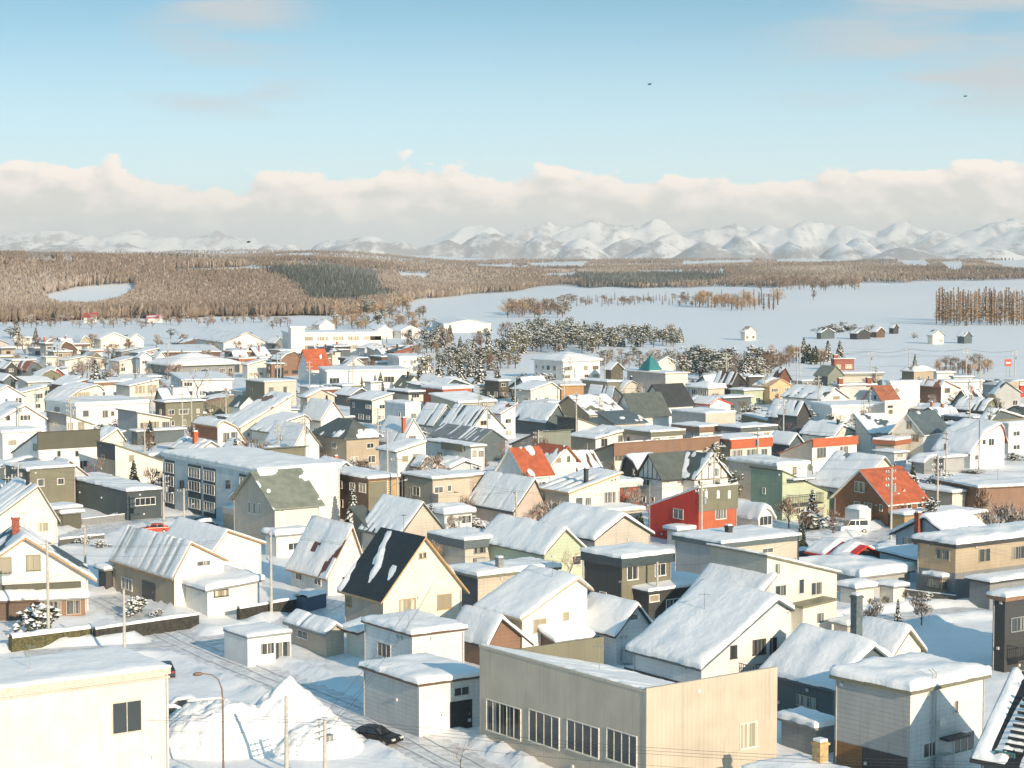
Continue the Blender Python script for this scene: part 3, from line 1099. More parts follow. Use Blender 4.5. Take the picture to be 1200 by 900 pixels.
def local_block(Hs, x, y, wr, wl, h):
    b0 = Hs['blk']
    b = Block.__new__(Block)
    b.h, b.phi, b.uR, b.uL, b.wr, b.wl = h, b0.phi, b0.uR, b0.uL, wr, wl
    b.P0 = b0.P0 + b0.uR * x + b0.uL * y
    b.P = b.P0 + Vector((0, 0, h))
    return b


def annex(Hs, xl, xc, xr, ye, h, wall, roof='F', rise=1.0, rcol='G3', cov=1.0, win=None, name='annex', phi=None, wl=None, wr=None, fcol='W', pane=None, auto=False, at=None, **kw):
    NH[0] += 1
    blk = local_block(Hs, *at, h) if at else Block(xl, xc, xr, ye, h, phi if phi is not None else math.degrees(Hs['blk'].phi), wl, wr)
    A = make_block(name, blk, wall, roof, rise, rcol, cov, parent=Hs['house'], seed=NH[0] * 3.7, **kw)
    if win:
        wins(A, win, fcol, pane)
    elif auto:
        auto_windows(A, NH[0], fcol)
    return A
# ------------------------------------------------------------------ foreground houses
H = house('cream flat-roofed block in the bottom left corner with one square window', -330, -190, 197, 834, 9.0, 'WC', 'F', rcol='C2', siding='n', ov=0.15, fh=0.5, T=0.25, wl=9, auto=False, cat='building', name='flat_roof_building')
u0, z0_, w0, h0 = px_rect(H, 'R', 131, 822, 166, 858)
put_window(H, 'R', u0, z0_, w0, h0, 'C2', 0, mull=2)
panel(H, 'R', 8.35, 8.5, 'C2', name='roof_gutter', d=0.16)
H = house('white gabled house with orange-brown eaves, brick chimney and balcony at left edge', -60, -45, 103, 683, 4.2, 'W', 'Gx', 4.6, 'BL', 0.45, phi=18, wl=11, trim='TR', ov=0.9, fh=0.3,
          win='R:-2,653,14,672;R:30,650,48,669', fcol='OL', pane=2)
chimney(H, 6.2, 5.0, 10.6, 0.8, 'RB')
panel(H, 'R', 3.15, 3.75, 'DO', 0.4, 12.8, 'balcony_front', 0.9)
A = annex(H, 0, 0, 0, 0, 2.3, 'B', 'My+', 0.5, name='porch', rcol='B', at=(2.0, -2.2, 5.6, 2.15), wallL='B2')
A = annex(H, 0, 0, 0, 0, 2.2, 'B2', 'My+', 0.5, name='sun_room', at=(8.2, -2.0, 4.9, 1.95))
put_window(A, 'R', 1.4, 1.2, 1.8, 1.5, 'T', 0)
put_window(A, 'R', 3.6, 1.2, 1.6, 1.5, 'T', 0)
H = house('white gabled house with thin black chimney and snow-free gable, behind the brick-chimney house', -30, -14, 67, 614, 5.2, 'C', 'Gx', 4.4, 'B', 1, rp=0.72, phi=30, wl=10, win='R:44,612,57,623', pane=2, fcol='C2', trim='OL', chim=[(6.2, 3.0, 11.5, 0.4, 'K')])
H = house('tan house with bare grey metal roof and brown-trimmed white gable beside snowy white garage', 133, 204, 262, 673, 4.2, 'W', 'Gx', 3.3, 'G2', 0.55, wallL='T', trim='TR', streak=True, rp=0.32, r2=1.1, win='R:230,657,246,663;L:143,677,155,691', T=0.3, siding='v')
door(H, 'L', 167, 682, 182, 703)
A = annex(H, 203, 243, 304, 693, 2.9, 'W', 'Mx+', 0.5, 'G3', win='R:250,691,268,699', name='garage', fcol='K2', siding='v', T=0.6)
A = annex(H, 112, 124, 134, 668, 2.6, 'K2', 'F', name='porch', wl=2.2)
H = house('white house with snow roof and brown-edged gable just behind the bare-roofed tan house', 192, 246, 306, 650, 4.4, 'W', 'Gx', 2.6, 'G2', 1, trim='TR', rp=0.32, r2=0.8)
H = house('small white prefab cabin with dark windows standing alone in the snow', 265, 290, 341, 748, 2.7, 'W2', 'F', ov=0.08, wl=5.0, win='R:305,753,321,767;R:323,751,341,775', fcol='W2', cat='cabin', name='cabin', T=0.3, siding='v', pane=0)
H = house('low tan shed under thick rounded snow right of the white prefab cabin', 338, 382, 403, 742, 2.4, 'T2', 'Gx', 0.7, cat='shed', name='shed', T=0.6, win='L:349,739,361,748', pane=0)
H = house('low white storage building half hidden behind the rust-patched gable roof', 311, 324, 366, 628, 3.0, 'W', 'F', cat='shed', name='storage_shed', T=0.7)
H = house('steep gabled house with brown trim and a rust-red bare patch on its snowy roof', 341, 384, 428, 672, 2.6, 'BW', 'Gx', 5.2, 'RU', 0.86, rp=0.62, trim='TR', T=0.4, ov=0.5)
H = house('white house with steep black roof carrying one streak of snow', 404, 449, 541, 699, 5.2, 'C', 'Gx', 5.6, 'K', 0.16, trim='OC', wallL='T2', ov=0.6, fh=0.25,
          win='R:468,701,487,720;R:512,696,529,714;R:491,648,494,655;R:496,647,499,654;L:406,700,412,711', fcol='OC')
A = annex(H, 403, 421, 436, 742, 2.6, 'C', 'Mx+', 0.4, name='porch', rcol='B', wl=2.5)
H = house('plain white cube house with flat scalloped snow roof in front of the black-roofed gable', 427, 483, 544, 745, 5.0, 'W2', 'F', rcol='B', T=0.5, ov=0.25, win='L:443,753,458,771', pane=0, fcol='G2')
H = house('white flat-roofed garage with two doors, one open, beside the black sedan', 426, 491, 566, 803, 4.3, 'W2', 'F', rcol='B', T=0.5, ov=0.3, cat='garage', name='garage', wallL='G2', win='R:531,805,550,815', pane=0, fcol='G2')
door(H, 'R', 494, 828, 521, 868, 'W')
door(H, 'R', 527, 830, 553, 863, 'K')
H = house('two-tone tan and white house with one long snow slope behind the tan corrugated hall', 562, 612, 688, 724, 4.6, 'W', 'Gx', 3.2, 'OC', 1.001, wallL='T', rp=0.82, r2=2.2, ov=0.5, trim='T', win='R:625,725,640,741;R:659,717,667,740;L:571,723,586,730', pane=2, fcol='T2')
A = annex(H, 546, 572, 618, 752, 2.6, 'B2', 'Gx', 2.0, 'K2', T=0.45, rp=0.3, r2=-0.6, name='side_wing', wl=6)
A = annex(H, 628, 652, 726, 752, 2.4, 'B', 'My+', 0.8, wl=3, name='lean_to')
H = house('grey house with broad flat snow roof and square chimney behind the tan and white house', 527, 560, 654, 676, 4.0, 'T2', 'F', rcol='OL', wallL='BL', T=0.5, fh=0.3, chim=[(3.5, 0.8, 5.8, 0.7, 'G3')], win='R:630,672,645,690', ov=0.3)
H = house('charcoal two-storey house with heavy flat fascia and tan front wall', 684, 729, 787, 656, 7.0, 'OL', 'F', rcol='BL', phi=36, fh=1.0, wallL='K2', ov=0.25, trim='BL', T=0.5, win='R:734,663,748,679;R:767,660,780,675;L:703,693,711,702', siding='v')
A = annex(H, 0, 0, 0, 0, 3.6, 'K2', 'F', rcol='K2', ov=0.2, T=0.35, win='R:780,702,797,718;R:746,699,757,707', name='side_wing', at=(1.6, -2.6, 10.8, 7.5))
H = house('small white gabled house with brown arched garage in front of the charcoal house', 700, 722, 764, 742, 3.2, 'W2', 'Gx', 2.4, 'K2', 1, rp=0.55, wl=7, win='R:738,719,747,727')
A = annex(H, 730, 738, 768, 745, 2.1, 'B2', 'Qx', 1.4, 'BL', 0.7, name='arched_garage', wl=4, win='R:746,739,760,752')
H = house('long tan corrugated hall with four window groups at the bottom centre', 562, 757, 909, 812, 8.0, 'T2', 'Mx-', -3.3, rcol='T2', ov=0.05, fh=0.2, T=0.3, phi=36, wallL='T2', siding='v', auto=False, cat='hall', name='corrugated_hall')
for q in ('570,824,611,862', '620,836,656,873', '665,847,702,884', '711,857,747,895'):
    wins(H, 'L:' + q, 'C', 0)
u0, z0_, w0, h0 = px_rect(H, 'R', 865, 846, 886, 876)
put_window(H, 'R', u0, z0_, w0, h0, 'C', 2).location.y = -0.143
b_ = MB()
w_ = H['blk'].wr
for y_ in (-0.14, 0.12):
    b_.poly([(-0.06, y_, -0.6 if y_ < 0 else 7.9), (w_ + 0.06, y_, -0.6 if y_ < 0 else 4.4), (w_ + 0.06, y_, 8.35), (-0.06, y_, 8.35)])
b_.quad((-0.06, -0.14, 8.35), (w_ + 0.06, -0.14, 8.35), (w_ + 0.06, 0.12, 8.35), (-0.06, 0.12, 8.35))
b_.quad((w_ + 0.06, -0.14, -0.6), (w_ + 0.06, 0.12, -0.6), (w_ + 0.06, 0.12, 8.35), (w_ + 0.06, -0.14, 8.35))
b_.quad((-0.06, -0.14, -0.6), (-0.06, -0.003, -0.6), (-0.06, -0.003, 8.35), (-0.06, -0.14, 8.35))
b_.build('false_front', wall_mat('T2', 'v'), H['part'])
b_ = MB()
b_.box(0.4, 20.7, 3.6, 12.6, 20.9, 7.5)
b_.build('roof_parapet', wall_mat('OL', 'v'), H['part'])
H = house('pale green gabled house with blue window behind a bare tree', 548, 638, 684, 648, 3.6, 'GN', 'Gx', 2.6, 'GR', 1, wallL='GN', rp=0.5, trim='OL', win='R:670,651,681,662', fcol='W', wl=14)
H = house('tan house whose wide blue-shaded snow roof ends in a white gable, behind pollarded tree', 628, 697, 762, 632, 3.4, 'C2', 'Gx', 2.6, 'K2', 1.001, wallL='G', rp=0.5, trim='K2', T=0.5)
H = house('tan house with a grey sloping fascia and one dark square window behind leafless bushes', 506, 545, 588, 634, 4.0, 'C2', 'F', rcol='SB', wallL='C2', fh=1.1, trim='SB', T=0.4, win='R:555,636,569,648', pane=0, fcol='G3')
# beige house with a high end
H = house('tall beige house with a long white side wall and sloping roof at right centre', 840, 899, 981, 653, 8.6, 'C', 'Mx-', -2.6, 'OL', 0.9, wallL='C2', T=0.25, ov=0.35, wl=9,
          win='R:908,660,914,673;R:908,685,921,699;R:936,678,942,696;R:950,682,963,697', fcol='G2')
A = annex(H, 926, 941, 975, 712, 3.2, 'C', 'Mx+', 0.3, 'OL', 0, name='porch', win='R:956,717,966,731', wl=3.5)
A = annex(H, 0, 0, 0, 0, 2.6, 'C2', 'Mx+', 3.6, 'G3', 1, name='lower_wing', ov=0.5, at=(-4.3, -0.6, 4.2, 9.4))
H = house('house with one huge snow slope and white gable wall above a black balcony', 742, 822, 921, 781, 3.6, 'W2', 'Gx', 5.0, 'K2', 1.001, rp=0.86, r2=4.2, ov=0.55, wallL='BW', trim='SB', T=0.55,
          win='R:856,756,863,772;R:882,749,897,767;R:902,747,910,770', fcol='K2', pane=0)
balcony(H, 'R', 866, 772, 926, 786, 1.5, 'K2')
b_ = MB()
b_.box(-0.06, 0.3, 0.3, -0.005, 11, 1.7)
b_.build('lattice_panel', wall_mat('K2', 'h'), H['part'])
H = house('dark grey-blue house under deep blue-shaded snow with a tall black chimney', 915, 977, 1062, 806, 3.2, 'SB', 'Gx', 3.0, 'SB', 1.001, rp=0.5, wl=8.5, T=0.6, trim='SB', win='L:934,815,957,829', fcol='T', pane=1)
chimney(H, 6.6, 4.0, 10.0, 0.75, 'SB')
A = annex(H, 1028, 1046, 1079, 765, 4.6, 'C', 'Gx', 1.8, 'OL', 1, name='rear_gable', wl=5)
H = house('grey cube house with thick flat snow and brick-faced base at bottom right', 979, 1067, 1154, 811, 7.0, 'W2', 'F', rcol='OL', fh=0.3, wallL='G', ov=0.35, T=0.75, phi=40,
          win='R:1081,870,1096,887;R:1117,820,1123,836', fcol='W', pane=0)
wins(H, 'R:1117,857,1141,882', 'W', 1)
panel(H, 'L', 0.0, 1.9, 'BO', 4.6, None, 'brick_base', 0.05, 'h')
panel(H, 'L', 0.0, 1.9, 'K2', 0.2, 4.55, 'dark_base', 0.06)
b_ = MB()
b_.box(3.6, -0.9, 2.75, 6.3, -0.004, 2.95)
b_.build('window_canopy', flat_mat('trim_K2', COL['K2']), H['part'])
b_ = MB()
for x_ in (2.55, 2.95):
    b_.tube([(x_, -0.12, 0.3), (x_, -0.12, 8.1), (x_, 0.3, 8.35)], 0.05, 6)
b_.tube([(2.2, -0.1, 4.4), (2.2, -0.35, 4.4)], 0.05)
b_.build('flue_pipes', flat_mat('pipe_grey', (0.4, 0.4, 0.4), 0.5), H['part'])
b_ = MB()
b_.tube([(3.5, -0.3, 4.2), (3.5, -0.38, 4.2)], [0.08, 0.36], 14)
b_.tube([(3.5, -0.02, 4.2), (3.5, -0.3, 4.2)], 0.03)
b_.build('satellite_dish', flat_mat('trim_W', COL['W'], 0.4), H['part'])
H = house('dark slate house with black snow-guard roof cut off by the bottom right corner', 1150, 1250, 1330, 903, 4.6, 'SB', 'Gx', 5.0, 'K', 0.55, rp=0.5, streak=True, T=0.5, ov=0.6, phi=48, win='L:1165,880,1190,901', fcol='TE')
b_ = MB()
for i_ in range(10):
    b_.box(0.1 + i_ * 0.34, 3.0, 5.05 + i_ * 0.34 * 1.17, 0.2 + i_ * 0.34, 4.9, 5.25 + i_ * 0.34 * 1.17)
b_.build('snow_guards', flat_mat('trim_K', COL['K']), H['part'])
H = house('low snow-covered roof cut by the bottom edge beside a short tan chimney', 880, 942, 1000, 926, 3.4, 'G2', 'F', T=0.6, cat='shed', name='shed', auto=False, chim=[(4.4, 3.0, 5.6, 0.8, 'OC')])
H = house('charcoal house with teal windows cut off by the right edge', 1168, 1178, 1290, 701, 7.4, 'K2', 'F', rcol='B2', fh=0.4, T=0.5, win='R:1184,722,1206,740', fcol='G3', pane=0)
balcony(H, 'R', 1180, 752, 1225, 768, 1.4, 'K2')
H = house('tan two-storey house with grey lower floor and snowy balcony roof near right edge', 1092, 1120, 1275, 639, 6.4, 'T', 'F', rcol='K2', fh=0.45, wallL='PE', T=0.7, ov=0.5, win='L:1097,644,1113,656;R:1147,643,1160,658;R:1186,640,1200,655;R:1144,680,1160,692', fcol='T', wl=6)
panel(H, 'L', 0, 3.1, 'G3', -0.05, None, 'lower_cladding', 0.05); panel(H, 'R', 0, 3.1, 'G3', 0.0, None, 'lower_cladding', 0.05)
A = annex(H, 1142, 1160, 1260, 683, 3.0, 'G3', 'F', rcol='K2', T=0.4, name='balcony_wing', wl=3.0)
A = annex(H, 1085, 1104, 1118, 677, 2.5, 'T', 'F', name='glazed_porch', win='L:1087,678,1102,689;R:1105,678,1116,690', fcol='B2', wl=2.4)
H = house('white house with black-trimmed gable and brick chimney near right edge', 1050, 1122, 1165, 636, 4.2, 'BW', 'Gy', 2.5, 'K2', 1, T=0.6, wallL='BW', trim='K2', win='L:1057,629,1071,640', fcol='W', ov=0.6)
chimney(H, -0.5, 6.2, 7.4, 0.7, 'RB', z0=-0.3)
A = annex(H, 1036, 1094, 1130, 662, 2.6, 'BW', 'My+', 0.5, 'K2', 1, name='lower_wing', win='L:1074,660,1088,668', wl=9)
H = house('low red-edged carport buried in snow behind the tall beige house', 948, 995, 1032, 655, 1.9, 'B', 'Gx', 1.3, 'R', 1, T=0.7, cat='carport', name='carport', auto=False)
H = house('long low shed with lumpy thick snow right of the tall beige house', 935, 1008, 1066, 677, 2.2, 'G', 'F', T=0.9, cat='shed', name='shed', auto=False)
H = house('small cream tool shed with snow cap in the garden by the long low shed', 1031, 1047, 1060, 688, 2.1, 'C', 'F', T=0.4, cat='shed', name='tool_shed', auto=False)
H = house('squat snow-topped shed leaning against the tall beige house', 985, 1003, 1024, 690, 1.9, 'C', 'F', T=0.6, cat='shed', name='shed', auto=False)
H = house('small round-capped snowy shed below the tall beige house porch', 977, 993, 1010, 733, 1.6, 'C2', 'F', T=0.5, cat='shed', name='shed', auto=False)
H = house('grey flat-roofed house with dark fascia and small roof chimney left of the tall beige house', 791, 846, 934, 638, 5.4, 'C2', 'F', rcol='SB', fh=0.6, wallL='G', T=0.4, ov=0.3, wr=12.5, win='R:893,642,906,648', chim=[(5.0, 4.5, 6.8, 0.7, 'K2')])
H = house('small glass-fronted lean-to shed under snow at the foot of the grey cube house', 942, 956, 978, 853, 2.4, 'G3', 'F', T=0.6, cat='shed', name='shed', auto=False, wl=4)

H = make_block('house', local_block(dict(blk=Block(0, 400, 500, 900, 5.0, 35, 9, 9)), 0, 0, 9, 9, 7.2), 'W', 'Gx', 3.4, 'K2', 1, label='unseen gabled house just below the picture whose shadow falls on the cream corner block', cat='house')  # unseen house added for the gable-shaped shadow it throws
H['house'].location = (-17.5, 101.0, 0)
# ------------------------------------------------------------------ middle distance, left
H = house('white house crowned by a long dark parapet at left', 14, 45, 116, 508, 8.2, 'W', 'My-', -4.6, 'DO', 0.3, wallL='W2', trim='K2', win='R:67,528,71,535;R:88,528,92,535;R:94,540,102,549;R:71,541,76,545;R:82,541,87,545;L:39,520,43,528', fcol='OL', ov=0.25)
panel(H, 'R', 5.3, 8.3, 'DO', -0.25, None, 'roof_parapet', 0.35)
H = house('plain white flat house at left edge beside the dark parapet house', -14, 3, 49, 507, 5.4, 'W', 'F', fcol='OL', T=0.4, win='R:10,516,19,521', rcol='W2')
H = house('dark green box house with two small windows and flat snow roof', 11, 31, 88, 551, 6.4, 'OL', 'F', rcol='DG', wallL='DG', T=0.35, ov=0.1, wl=9, siding='v', win='R:43,561,52,570;R:67,560,75,568', fcol='W')
H = house('long low black building with lit snow roof beside the dark green box', 88, 149, 190, 577, 4.2, 'BL', 'F', rcol='K2', wallL='DG', T=0.5, ov=0.1, siding='v', win='R:158,583,182,592', fcol='W', cat='building', name='long_building')
H = house('dark shed with two snow-capped levels right of the white gabled house', 64, 73, 95, 602, 2.3, 'DO', 'F', T=0.5, cat='shed', name='shed', auto=False, wl=5)
A = annex(H, 52, 62, 92, 597, 3.0, 'DO', 'F', T=0.4, wl=4)
H = house('tan gabled house with dark side wall right of the dark parapet house', 114, 135, 192, 522, 7.0, 'C', 'Mx-', -3.4, 'OL', 0, wallL='T', win='R:151,533,157,541;L:119,533,123,538', fcol='T2', trim='OL', ov=0.3)
panel(H, 'L', 4.4, 7.0, 'BL', 0, None, 'dark_cladding', 0.06)
H = house('little cream gable peeking over the dark parapet and tan gabled houses', 106, 119, 145, 516, 5.6, 'C', 'Gx', 1.8, 'OL', 1, T=0.4, auto=False, rp=0.7)
H = house('small dark flat hut at left edge under snow, left of dark green box', -12, 4, 16, 571, 2.8, 'DO', 'F', cat='hut', name='hut', auto=False, T=0.5)
# apartment block
H = house('long white three-storey apartment block with dark blue window bays', 191, 302, 398, 552, 8.6, 'W', 'F', rcol='BW', wallL='BW', fh=0.6, ov=0.2, T=0.4, auto=False, cat='apartment block', name='apartment_block')  # left wall of the white block tinted blue for its shade
for (a, c) in ((194, 205), (221, 236), (239, 253), (281, 294)):
    u0, z0_, w0, h0 = px_rect(H, 'L', a, 560, c, 600)
    panel(H, 'L', 0.1, 7.7, 'BL', u0 - w0 / 2, u0 + w0 / 2, 'blue_bay', 0.08)
    for zc in (1.7, 4.4, 6.5):
        o_ = put_window(H, 'L', u0, zc, w0 * 0.88, 1.5, 'W', 1)
        o_.location.x = -0.09
for (a, c) in ((211, 213), (214, 216), (265, 267), (268, 270)):
    wins(H, 'L:%d,563,%d,572' % (a, c), 'K2', 0)
A = annex(H, 378, 432, 468, 562, 6.9, 'OC', 'F', rcol='B', wallL='B', fh=0.35, T=0.45, ov=0.2, name='brown_wing', siding='v', win='L:383,563,388,572;L:395,563,401,572;L:410,565,416,575;L:421,566,429,577;L:384,584,389,592;L:396,585,402,594')
panel(A, 'R', 0.1, 6.5, 'OL', 0.1, 3.0, 'olive_panel', 0.06)
b_ = MB()
for i_ in range(20):
    b_.box(3.15, -0.16, 0.4 + i_ * 0.33, 3.75, -0.10, 0.47 + i_ * 0.33)
b_.box(3.08, -0.17, 0.2, 3.145, -0.09, 7.2); b_.box(3.755, -0.17, 0.2, 3.82, -0.09, 7.2)
b_.build('ladder', flat_mat('trim_W', COL['W'], 0.4), A['part'])
H = house('tan two-storey complex with enclosed balcony right of the apartment block', 471, 507, 553, 562, 6.4, 'T2', 'F', rcol='OL', wallL='T2', fh=0.3, T=0.4, ov=0.2, siding='v', win='L:484,570,492,581;R:509,570,519,578;R:524,568,529,576', cat='apartment block', name='apartment_block')
balcony(H, 'R', 507, 577, 532, 589, 1.6, 'T', solid='T2')
panel(H, 'L', 0, 6.2, 'K', 8.0, 10.5, 'recess_shade_panel', 0.06)  # black panel on the wall, painted for the shade of a recess
A = annex(H, 540, 551, 574, 558, 6.4, 'T', 'F', rcol='B', T=0.4, ov=0.2, name='side_wing', wl=5, win='R:556,567,563,579;R:565,566,571,578;R:557,589,563,601;R:566,588,571,599')
panel(A, 'R', 0, 3.4, 'B', 0, None, 'lower_cladding', 0.05)
H = house('beige house with bare green-grey metal roof and gable, before the apartment block', 274, 322, 374, 594, 5.6, 'C', 'Gy', 4.2, 'GR', 0.2, wallL='T2', trim='GR', ov=0.6, T=0.35, win='L:291,588,294,601;L:297,589,300,602;L:303,590,306,603;R:329,596,332,599', fcol='W', pane=1)
A = annex(H, 262, 311, 320, 606, 3.4, 'T', 'F', rcol='PK', fh=0.9, T=0.15, wl=13, wr=3.5, ov=0.1, name='carport_porch')
H = house('olive parapet building showing above the apartment block roof', 268, 303, 358, 527, 7.4, 'OL', 'My-', -1.2, 'DG', 0.1, wallL='SB', auto=False, cat='building', name='parapet_building', siding='v')
H = house('white house with low snowy gable and orange chimney behind the apartment block', 200, 231, 263, 530, 4.6, 'W2', 'Gx', 1.6, 'OL', 1, T=0.5, trim='OL', win='R:242,532,252,537', fcol='G2', chim=[(1.6, 4.0, 8.0, 0.8, 'OR')])
H = house('white house with rust-brown fascia end above the orange-chimney house', 229, 255, 288, 499, 6.8, 'W', 'Qx', 0.8, 'TR', 1, wallL='W', rp=0.2, r2=-3.6, T=0.35, win='R:261,507,269,518;R:271,506,278,516', fcol='OL', trim='TR', pane=1)
panel(H, 'L', 3.9, 6.7, 'BR', 0, None, 'rust_panel', 0.06)
H = house('little dark-trimmed gable between the orange chimney and the olive parapet', 262, 272, 291, 526, 3.6, 'W2', 'Gx', 1.4, 'RB', 1, T=0.4, auto=False)
H = house('white house with steep striped snow roof left of the dark green hip roof', 312, 345, 374, 523, 4.0, 'W', 'Gx', 3.8, 'G2', 0.85, rp=0.42, T=0.3, streak=True, trim='OL', auto=False)
H = house('tan house with dark green hip roof and a curl of snow', 367, 406, 444, 515, 5.4, 'T', 'H', 3.2, 'DG', 0.3, wallL='T', T=0.5, ov=0.7)
A = annex(H, 404, 408, 427, 514, 5.2, 'T2', 'Gx', 1.6, 'DG', 0.6, name='dormer', wl=4)
H = house('white house with steep blue-shaded roof and thin orange chimney', 441, 470, 500, 519, 4.6, 'W', 'Gx', 4.2, 'SB', 0.85, rp=0.48, T=0.3, streak=True, win='R:479,511,487,519', trim='BW', fcol='OC', chim=[(1.2, 1.0, 9.3, 0.6, 'OR')])
H = house('white two-storey house with snow slope before the orange-chimney gable', 444, 465, 496, 530, 5.2, 'W', 'Mx+', 1.3, 'OL', 1, T=0.4, win='R:471,534,478,541;R:484,532,491,538', fcol='OC', pane=2)
H = house('white flat house with olive parapet bands right of the white two-storey house', 499, 552, 568, 524, 6.0, 'W2', 'F', rcol='OL', T=0.35, ov=0.35, wallL='W', win='L:513,530,518,537;R:554,528,558,535;R:561,528,566,535', fcol='G3')
panel(H, 'L', 5.0, 6.3, 'OL', 2.0, 9.0, 'olive_parapet', 0.5)
H = house('low black-trimmed white gable before the olive-banded flat house', 484, 492, 520, 546, 3.0, 'W', 'Gx', 1.4, 'K2', 1, rp=0.25, r2=-0.5, T=0.5, auto=False)
H = house('rounded low snow mound roof beside the black-trimmed white gable', 508, 528, 560, 549, 2.4, 'BW', 'Gx', 1.0, 'K2', 1, T=0.8, auto=False, cat='shed', name='shed')
H = house('gabled house with dark roof streaked by sliding snow behind the black-roofed house', 424, 468, 521, 628, 3.2, 'C2', 'Gx', 4.0, 'DG', 0.72, rp=0.5, T=0.35, streak=True, trim='DG', auto=False, win=None)
A = annex(H, 417, 436, 444, 622, 3.0, 'DG', 'My+', 2.4, 'DG', 0, name='dormer', wl=5)
H = house('snow-heaped glass conservatory below the tan two-storey complex', 513, 521, 553, 603, 3.0, 'W2', 'F', T=0.9, win='R:540,604,552,613', auto=False, cat='conservatory', name='conservatory', wl=5)
# middle distance, centre
H = house('white gabled house with bright orange roof slope and snowy cross gable', 584, 617, 645, 556, 3.4, 'W', 'Gy', 4.0, 'OR', 0.12, wallL='W', trim='W', ov=0.7, T=0.25)
A = annex(H, 628, 637, 675, 554, 3.0, 'W', 'Gx', 4.2, 'OR', 0.55, rp=0.68, r2=2.0, name='cross_gable', wl=7, ov=0.7, trim='OR', win='R:651,536,658,543;R:664,534,668,542', T=0.3)
H = house('house hidden under one wide blue-shaded snow roof with a pinkish wall', 572, 602, 640, 598, 2.6, 'PK', 'Gx', 4.2, 'BL', 0.93, rp=0.62, T=0.4, wl=12, streak=True, auto=False)
H = house('beige two-storey house with lit snow slope and glass balcony box', 631, 667, 726, 578, 5.4, 'C', 'Mx+', 2.2, 'OC', 1, wallL='T2', T=0.35, win='R:674,583,683,592;R:685,583,693,592;R:707,576,722,593;R:716,562,718,564;R:720,561,722,563', fcol='W', pane=1, chim=[(4.0, 1.2, 8.7, 0.5, 'K2')])
A = annex(H, 664, 684, 752, 603, 2.9, 'C2', 'F', T=0.45, name='lower_wing', wl=5, win='R:738,604,749,614', rcol='C2')
H = house('long cream row house with deep brown roof band', 688, 720, 842, 521, 6.0, 'C', 'My-', -2.4, 'B2', 0.5, wallL='T', trim='B2', fcol='OC', pane=1, win='R:724,533,734,540;R:705,533,708,541;R:745,534,755,541;R:770,533,780,539;R:800,530,808,537', T=0.3, cat='row house', name='row_house')
panel(H, 'R', 3.9, 6.1, 'B2', -0.3, None, 'roof_band', 0.3)
H = house('white half-timbered house with dark green roofs and two gables', 748, 776, 826, 560, 5.4, 'W', 'Gy', 3.4, 'DG', 0.0, wallL='W', trim='K2', ov=0.5, win='L:753,561,762,569;L:753,581,757,589;L:763,582,767,588;R:778,562,785,566;R:793,562,799,567', fcol='W')
A = annex(H, 803, 814, 853, 560, 5.4, 'W', 'Gx', 3.4, 'DG', 0.55, name='cross_gable', wl=6, trim='K2', T=0.3, win='R:836,561,844,568;R:817,563,821,569;R:829,542,834,546', fcol='W')
for P_, f_, L_, n_ in ((H, 'L', H['blk'].wl, 5), (A, 'R', A['blk'].wr, 5)):
    b_ = MB()
    for i_ in range(n_ + 1):
        u_ = 0.06 + (L_ - 0.3) * i_ / n_
        t_ = 1 - abs((u_ + 0.06) / L_ - 0.5) * 2
        if f_ == 'L':
            b_.box(-0.05, u_, 5.1, -0.003, u_ + 0.16, 5.35 + 3.2 * t_)
        else:
            b_.box(u_, -0.05, 5.1, u_ + 0.16, -0.003, 5.35 + 3.2 * t_)
    b_.box(*((-0.055, 0, 4.93, -0.003, L_, 5.09) if f_ == 'L' else (0, -0.055, 4.93, L_, -0.003, 5.09)))
    b_.build('timber_frame', flat_mat('trim_B', COL['B']), P_['part'])
H = house('bright red house with slanting wall, grey upper storey and three little arched windows', 761, 819, 864, 572, 8.0, 'OR', 'My-', -3.6, 'R', 0.5, wallL='R', trim='W2', ov=0.12, T=0.2, wl=None, win='L:789,596,801,608', fcol='G2', pane=1, siding='v')
panel(H, 'R', 4.7, 8.02, 'OL', -0.05, None, 'grey_upper_wall', 0.12)
for a in (827, 841, 854):
    u0, z0_, w0, h0 = px_rect(H, 'R', a - 1.6, 575, a + 1.6, 583)
    b_ = MB()
    b_.poly([(u0 - 0.25, -0.125, z0_ - 0.6), (u0 + 0.25, -0.125, z0_ - 0.6)] + [(u0 + 0.25 * math.cos(k_ * math.pi / 8), -0.125, z0_ + 0.3 + 0.28 * math.sin(k_ * math.pi / 8)) for k_ in range(9)])
    b_.build('arched_window', flat_mat('trim_W', COL['W']), H['part'])
wins(H, 'R:838,597,851,608', 'W', 1)
H = house('low arched-roof white shed with glazed end below the red house', 850, 889, 905, 606, 2.6, 'W2', 'Qx', 1.2, 'G2', 1, T=0.5, win='R:890,604,904,616', cat='shed', name='shed', pane=0)
H = house('small snow-heaped grey shed in front of the red house', 782, 794, 812, 622, 2.2, 'G2', 'F', T=0.6, cat='shed', name='shed', auto=False)
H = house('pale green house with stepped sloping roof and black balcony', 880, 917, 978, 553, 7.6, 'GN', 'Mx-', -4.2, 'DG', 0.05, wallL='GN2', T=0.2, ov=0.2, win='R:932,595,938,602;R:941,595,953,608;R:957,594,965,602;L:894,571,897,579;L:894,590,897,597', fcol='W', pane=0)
balcony(H, 'R', 922, 578, 957, 589, 1.5, 'K2')
b_ = MB()
b_.box(0.8, -1.6, 6.3, 5.4, -0.004, 6.4); b_.box(0.9, -1.5, 6.4, 5.3, -0.05, 6.6, 1)
b_.build('balcony_canopy', [flat_mat('trim_K2', COL['K2']), SNOW], H['part'])
